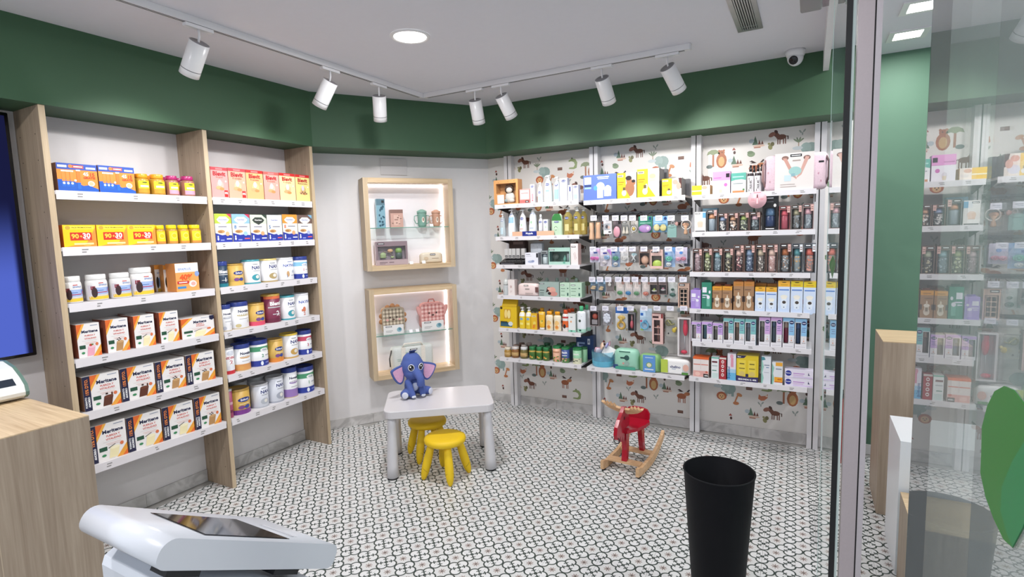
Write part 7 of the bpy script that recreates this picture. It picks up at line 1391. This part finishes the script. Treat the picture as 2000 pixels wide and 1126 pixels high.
# fifth shelf: window cartons
def vw(c): return [('r', 0, .88, 1, 1, c), ('r', .52, .42, 1, .9, c), ('e', .76, .85, .2, .065, '232c62'), ('t', 'Vaseline', .76, .85, .04, 'e8e8f4', .3), ('r', .58, .68, .92, .7, '6a6a9a'), ('r', .58, .62, .86, .64, '6a6a9a'), ('r', .58, .55, .9, .57, '6a6a9a'), ('e', .76, .33, .06, .025, 'd9cfc4'), ('e', .76, .25, .06, .025, 'e0a890'), ('r', .6, .17, .92, .2, 'b8b0b0'), ('r', .1, .04, .9, .06, 'c8c4c8')]
VW = [(64, 181, 180, 'c2a0d8', 'b8a8ac', 'd8ccd0', 'short lilac carton, first, grey bottle'), (190, 318, 178, 'c2a0d8', '4a6878', '5a8898', 'short lilac carton, second, teal bottle'), (323, 448, 194, 'c2a0d8', '7a7870', 'cfc8bc', 'short lilac carton, third, cream bottle'), (453, 579, 134, '7fbcbc', '806a68', 'd8b0a0', 'teal carton, first, brown bottle'), (584, 714, 140, '7fbcbc', '806a5c', 'e0bca0', 'teal carton, second, peach bottle'), (719, 852, 145, '7fbcbc', '7a828c', '8fa0b4', 'teal carton, third, blue bottle'), (889, 1026, 120, 'd0a8d8', '8a8882', 'b8b4a8', 'tall lilac carton, grey bottle'), (1031, 1171, 122, 'd0a8d8', '6d7a84', '4f6a88', 'tall lilac carton, blue capped bottle'), (1179, 1322, 128, '8fc0e4', '94304e', 'c8a898', 'light blue carton with crimson bottle'), (1326, 1474, 140, '8fc0e4', '24406a', '3f5f9a', 'light blue carton with navy bottle')]
for a, c, t, col, body, cap, lb in VW:
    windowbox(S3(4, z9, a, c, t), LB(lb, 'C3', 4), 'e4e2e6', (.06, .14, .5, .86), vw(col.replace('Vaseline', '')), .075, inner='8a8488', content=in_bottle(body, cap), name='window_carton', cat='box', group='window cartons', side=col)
# bottom shelf
carton(S3(5, z9, 83, 278, 610), LB('orange topped white twin carton', 'C3', 5), 'e6dcd8', [('r', 0, .9, 1, 1, 'e0642c'), ('r', .04, .62, .48, .66, 'd8705a'), ('r', .52, .62, .96, .66, 'd8705a'), ('r', .49, .4, .505, .9, 'c8b8b4'), ('r', .02, .02, .98, .32, 'e0a8a0'), ('e', .3, .16, .16, .1, 'eec4b8'), ('e', .86, .28, .08, .05, 'd06a5a'), ('r', .66, 0, .98, .18, '231c1c'), ('t', '-40%', .82, .09, .1, 'ffffff', .26)], .1, side='a8786a', top='e06a30')
carton(S3(5, z9, 307, 400, 608), LB('slim white and green ointment carton', 'C3', 5), 'e4e8e8', [('r', 0, .94, 1, 1, '5fb09a'), ('r', .08, .74, .8, .82, '6a2a34'), ('r', .1, .58, .8, .62, 'a8b4b4'), ('r', .12, .36, .7, .4, '4a8a78'), ('r', .1, .02, .9, .26, 'c8dcd8')], .07, side='a8c4bc')
carton(S3(5, z9, 403, 490, 612), LB('dark red carton with white dots', 'C3', 5), 'a83038', [('r', 0, .92, 1, 1, 'd8cfc8')]+[('e', .5, y, .2, .075, 'f0ece8') for y in (.8, .6, .4, .2)]+[('e', .5, y, .13, .03, 'a83038') for y in (.8, .6, .4, .2)], .06, side='7a2028')
carton(S3(5, z9, 504, 610, 566), LB('tall white to blue carton with vertical lettering', 'C3', 5), 'e2dde6', [('r', 0, 0, 1, .34, '6ab4dc'), ('r', 0, .28, 1, .42, 'a8cce4'), ('t', 'Bryanthol', .2, .28, .14, '1f4a8a', .45, 1, .02), ('e', .5, .9, .2, .08, 'e0a0b0'), ('r', .4, .5, .7, .84, 'dc94a8')], .06, side='b8b0c0')
carton(S3(5, z9, 614, 884, 590), LB('wide yellow discount carton with two tubes', 'C3', 5), 'dcc028', [('p', [(0, 1), (.46, 1), (.34, .9), (0, .88)], '2c2650'), ('t', 'No1', .12, .94, .05, 'ffffff', .16), ('r', .08, .2, .42, .82, 'e6cf4a'), ('r', .54, .2, .88, .82, 'e6cf4a'), ('r', .14, .66, .36, .7, '6a5a20'), ('r', .6, .66, .82, .7, '6a5a20'), ('r', .12, .48, .38, .52, '8a7a2c'), ('r', .58, .48, .84, .52, '8a7a2c'), ('e', .25, .3, .13, .09, 'd8c06a'), ('e', .72, .3, .13, .09, 'd8c06a'), ('p', [(0, 0), (1, 0), (1, .2), (.5, .17), (0, .22)], '342c5c'), ('r', .42, .18, .55, .3, '2c2650'), ('t', 'SEGUNDA U. 40%', .5, .08, .09, 'ffffff', .84, 0, .03)], .12, side='b89c2a', top='e6d060')
carton(S3(5, z9, 917, 1036, 600), LB('tall white carton with green wave', 'C3', 5), 'dfe2e8', [('p', [(.0, .0), (.14, 0), (.26, .2), (.12, .4), (.26, .62), (.12, .82), (.0, .9)], '8fc4b4'), ('p', [(0, .98), (.3, .98), (.44, .88), (0, .84)], '4a8a94'), ('r', .3, .66, .85, .7, '8a94a4'), ('r', .5, .58, .8, .61, '6a8ab0'), ('r', .3, .4, .8, .42, 'b0b4c0')], .06, side='b4c4c4')
carton(S3(5, z9, 1046, 1180, 672), LB('short white and orange carton with green wave', 'C3', 5), 'e0e2e6', [('p', [(.0, .0), (.12, 0), (.22, .25), (.1, .5), (.22, .75), (.0, .95)], '8fc4b4'), ('r', .34, .84, .98, 1, 'e8a83a'), ('r', .36, .68, .9, .73, '8a94a4'), ('r', .24, .14, 1, .34, 'f0a82c'), ('r', .24, .1, 1, .14, 'd06a2a'), ('t', '40%', .72, .24, .12, 'b8441e', .4, 0, .03)], .06, side='b4c4c4')
for k, (b0, tt) in enumerate(((880, 765), (764, 754))):
    pass
sp = S3(5, z9, 1203, 1552, 762); W, H = sp[3], sp[4]
for k in range(2):
    q = (sp[0], sp[1], sp[2], W, H/2-.001, sp[5]+(H/2+.0004)*k)
    carton(q, LB(('lower' if k == 0 else 'upper')+' flat white and lilac cream carton', 'C3', 5), 'e6e0ee', [('e', .13, .52, .11, .33, '2b3594'), ('t', 'Mustela', .13, .54, .2, 'ffffff', .18), ('r', .3, .5, .7, .6, 'c08ad0'), ('r', .3, .3, .66, .38, 'd9b0e0'), ('r', .3, .08, .98, .2, 'd8c4ea'), ('p', [(.82, .4), (.84, .75), (.86, .5), (.9, .42)], '2b2f5c')], .07, side='b8a0cc', top='e0d8ea', group='lilac cream cartons')
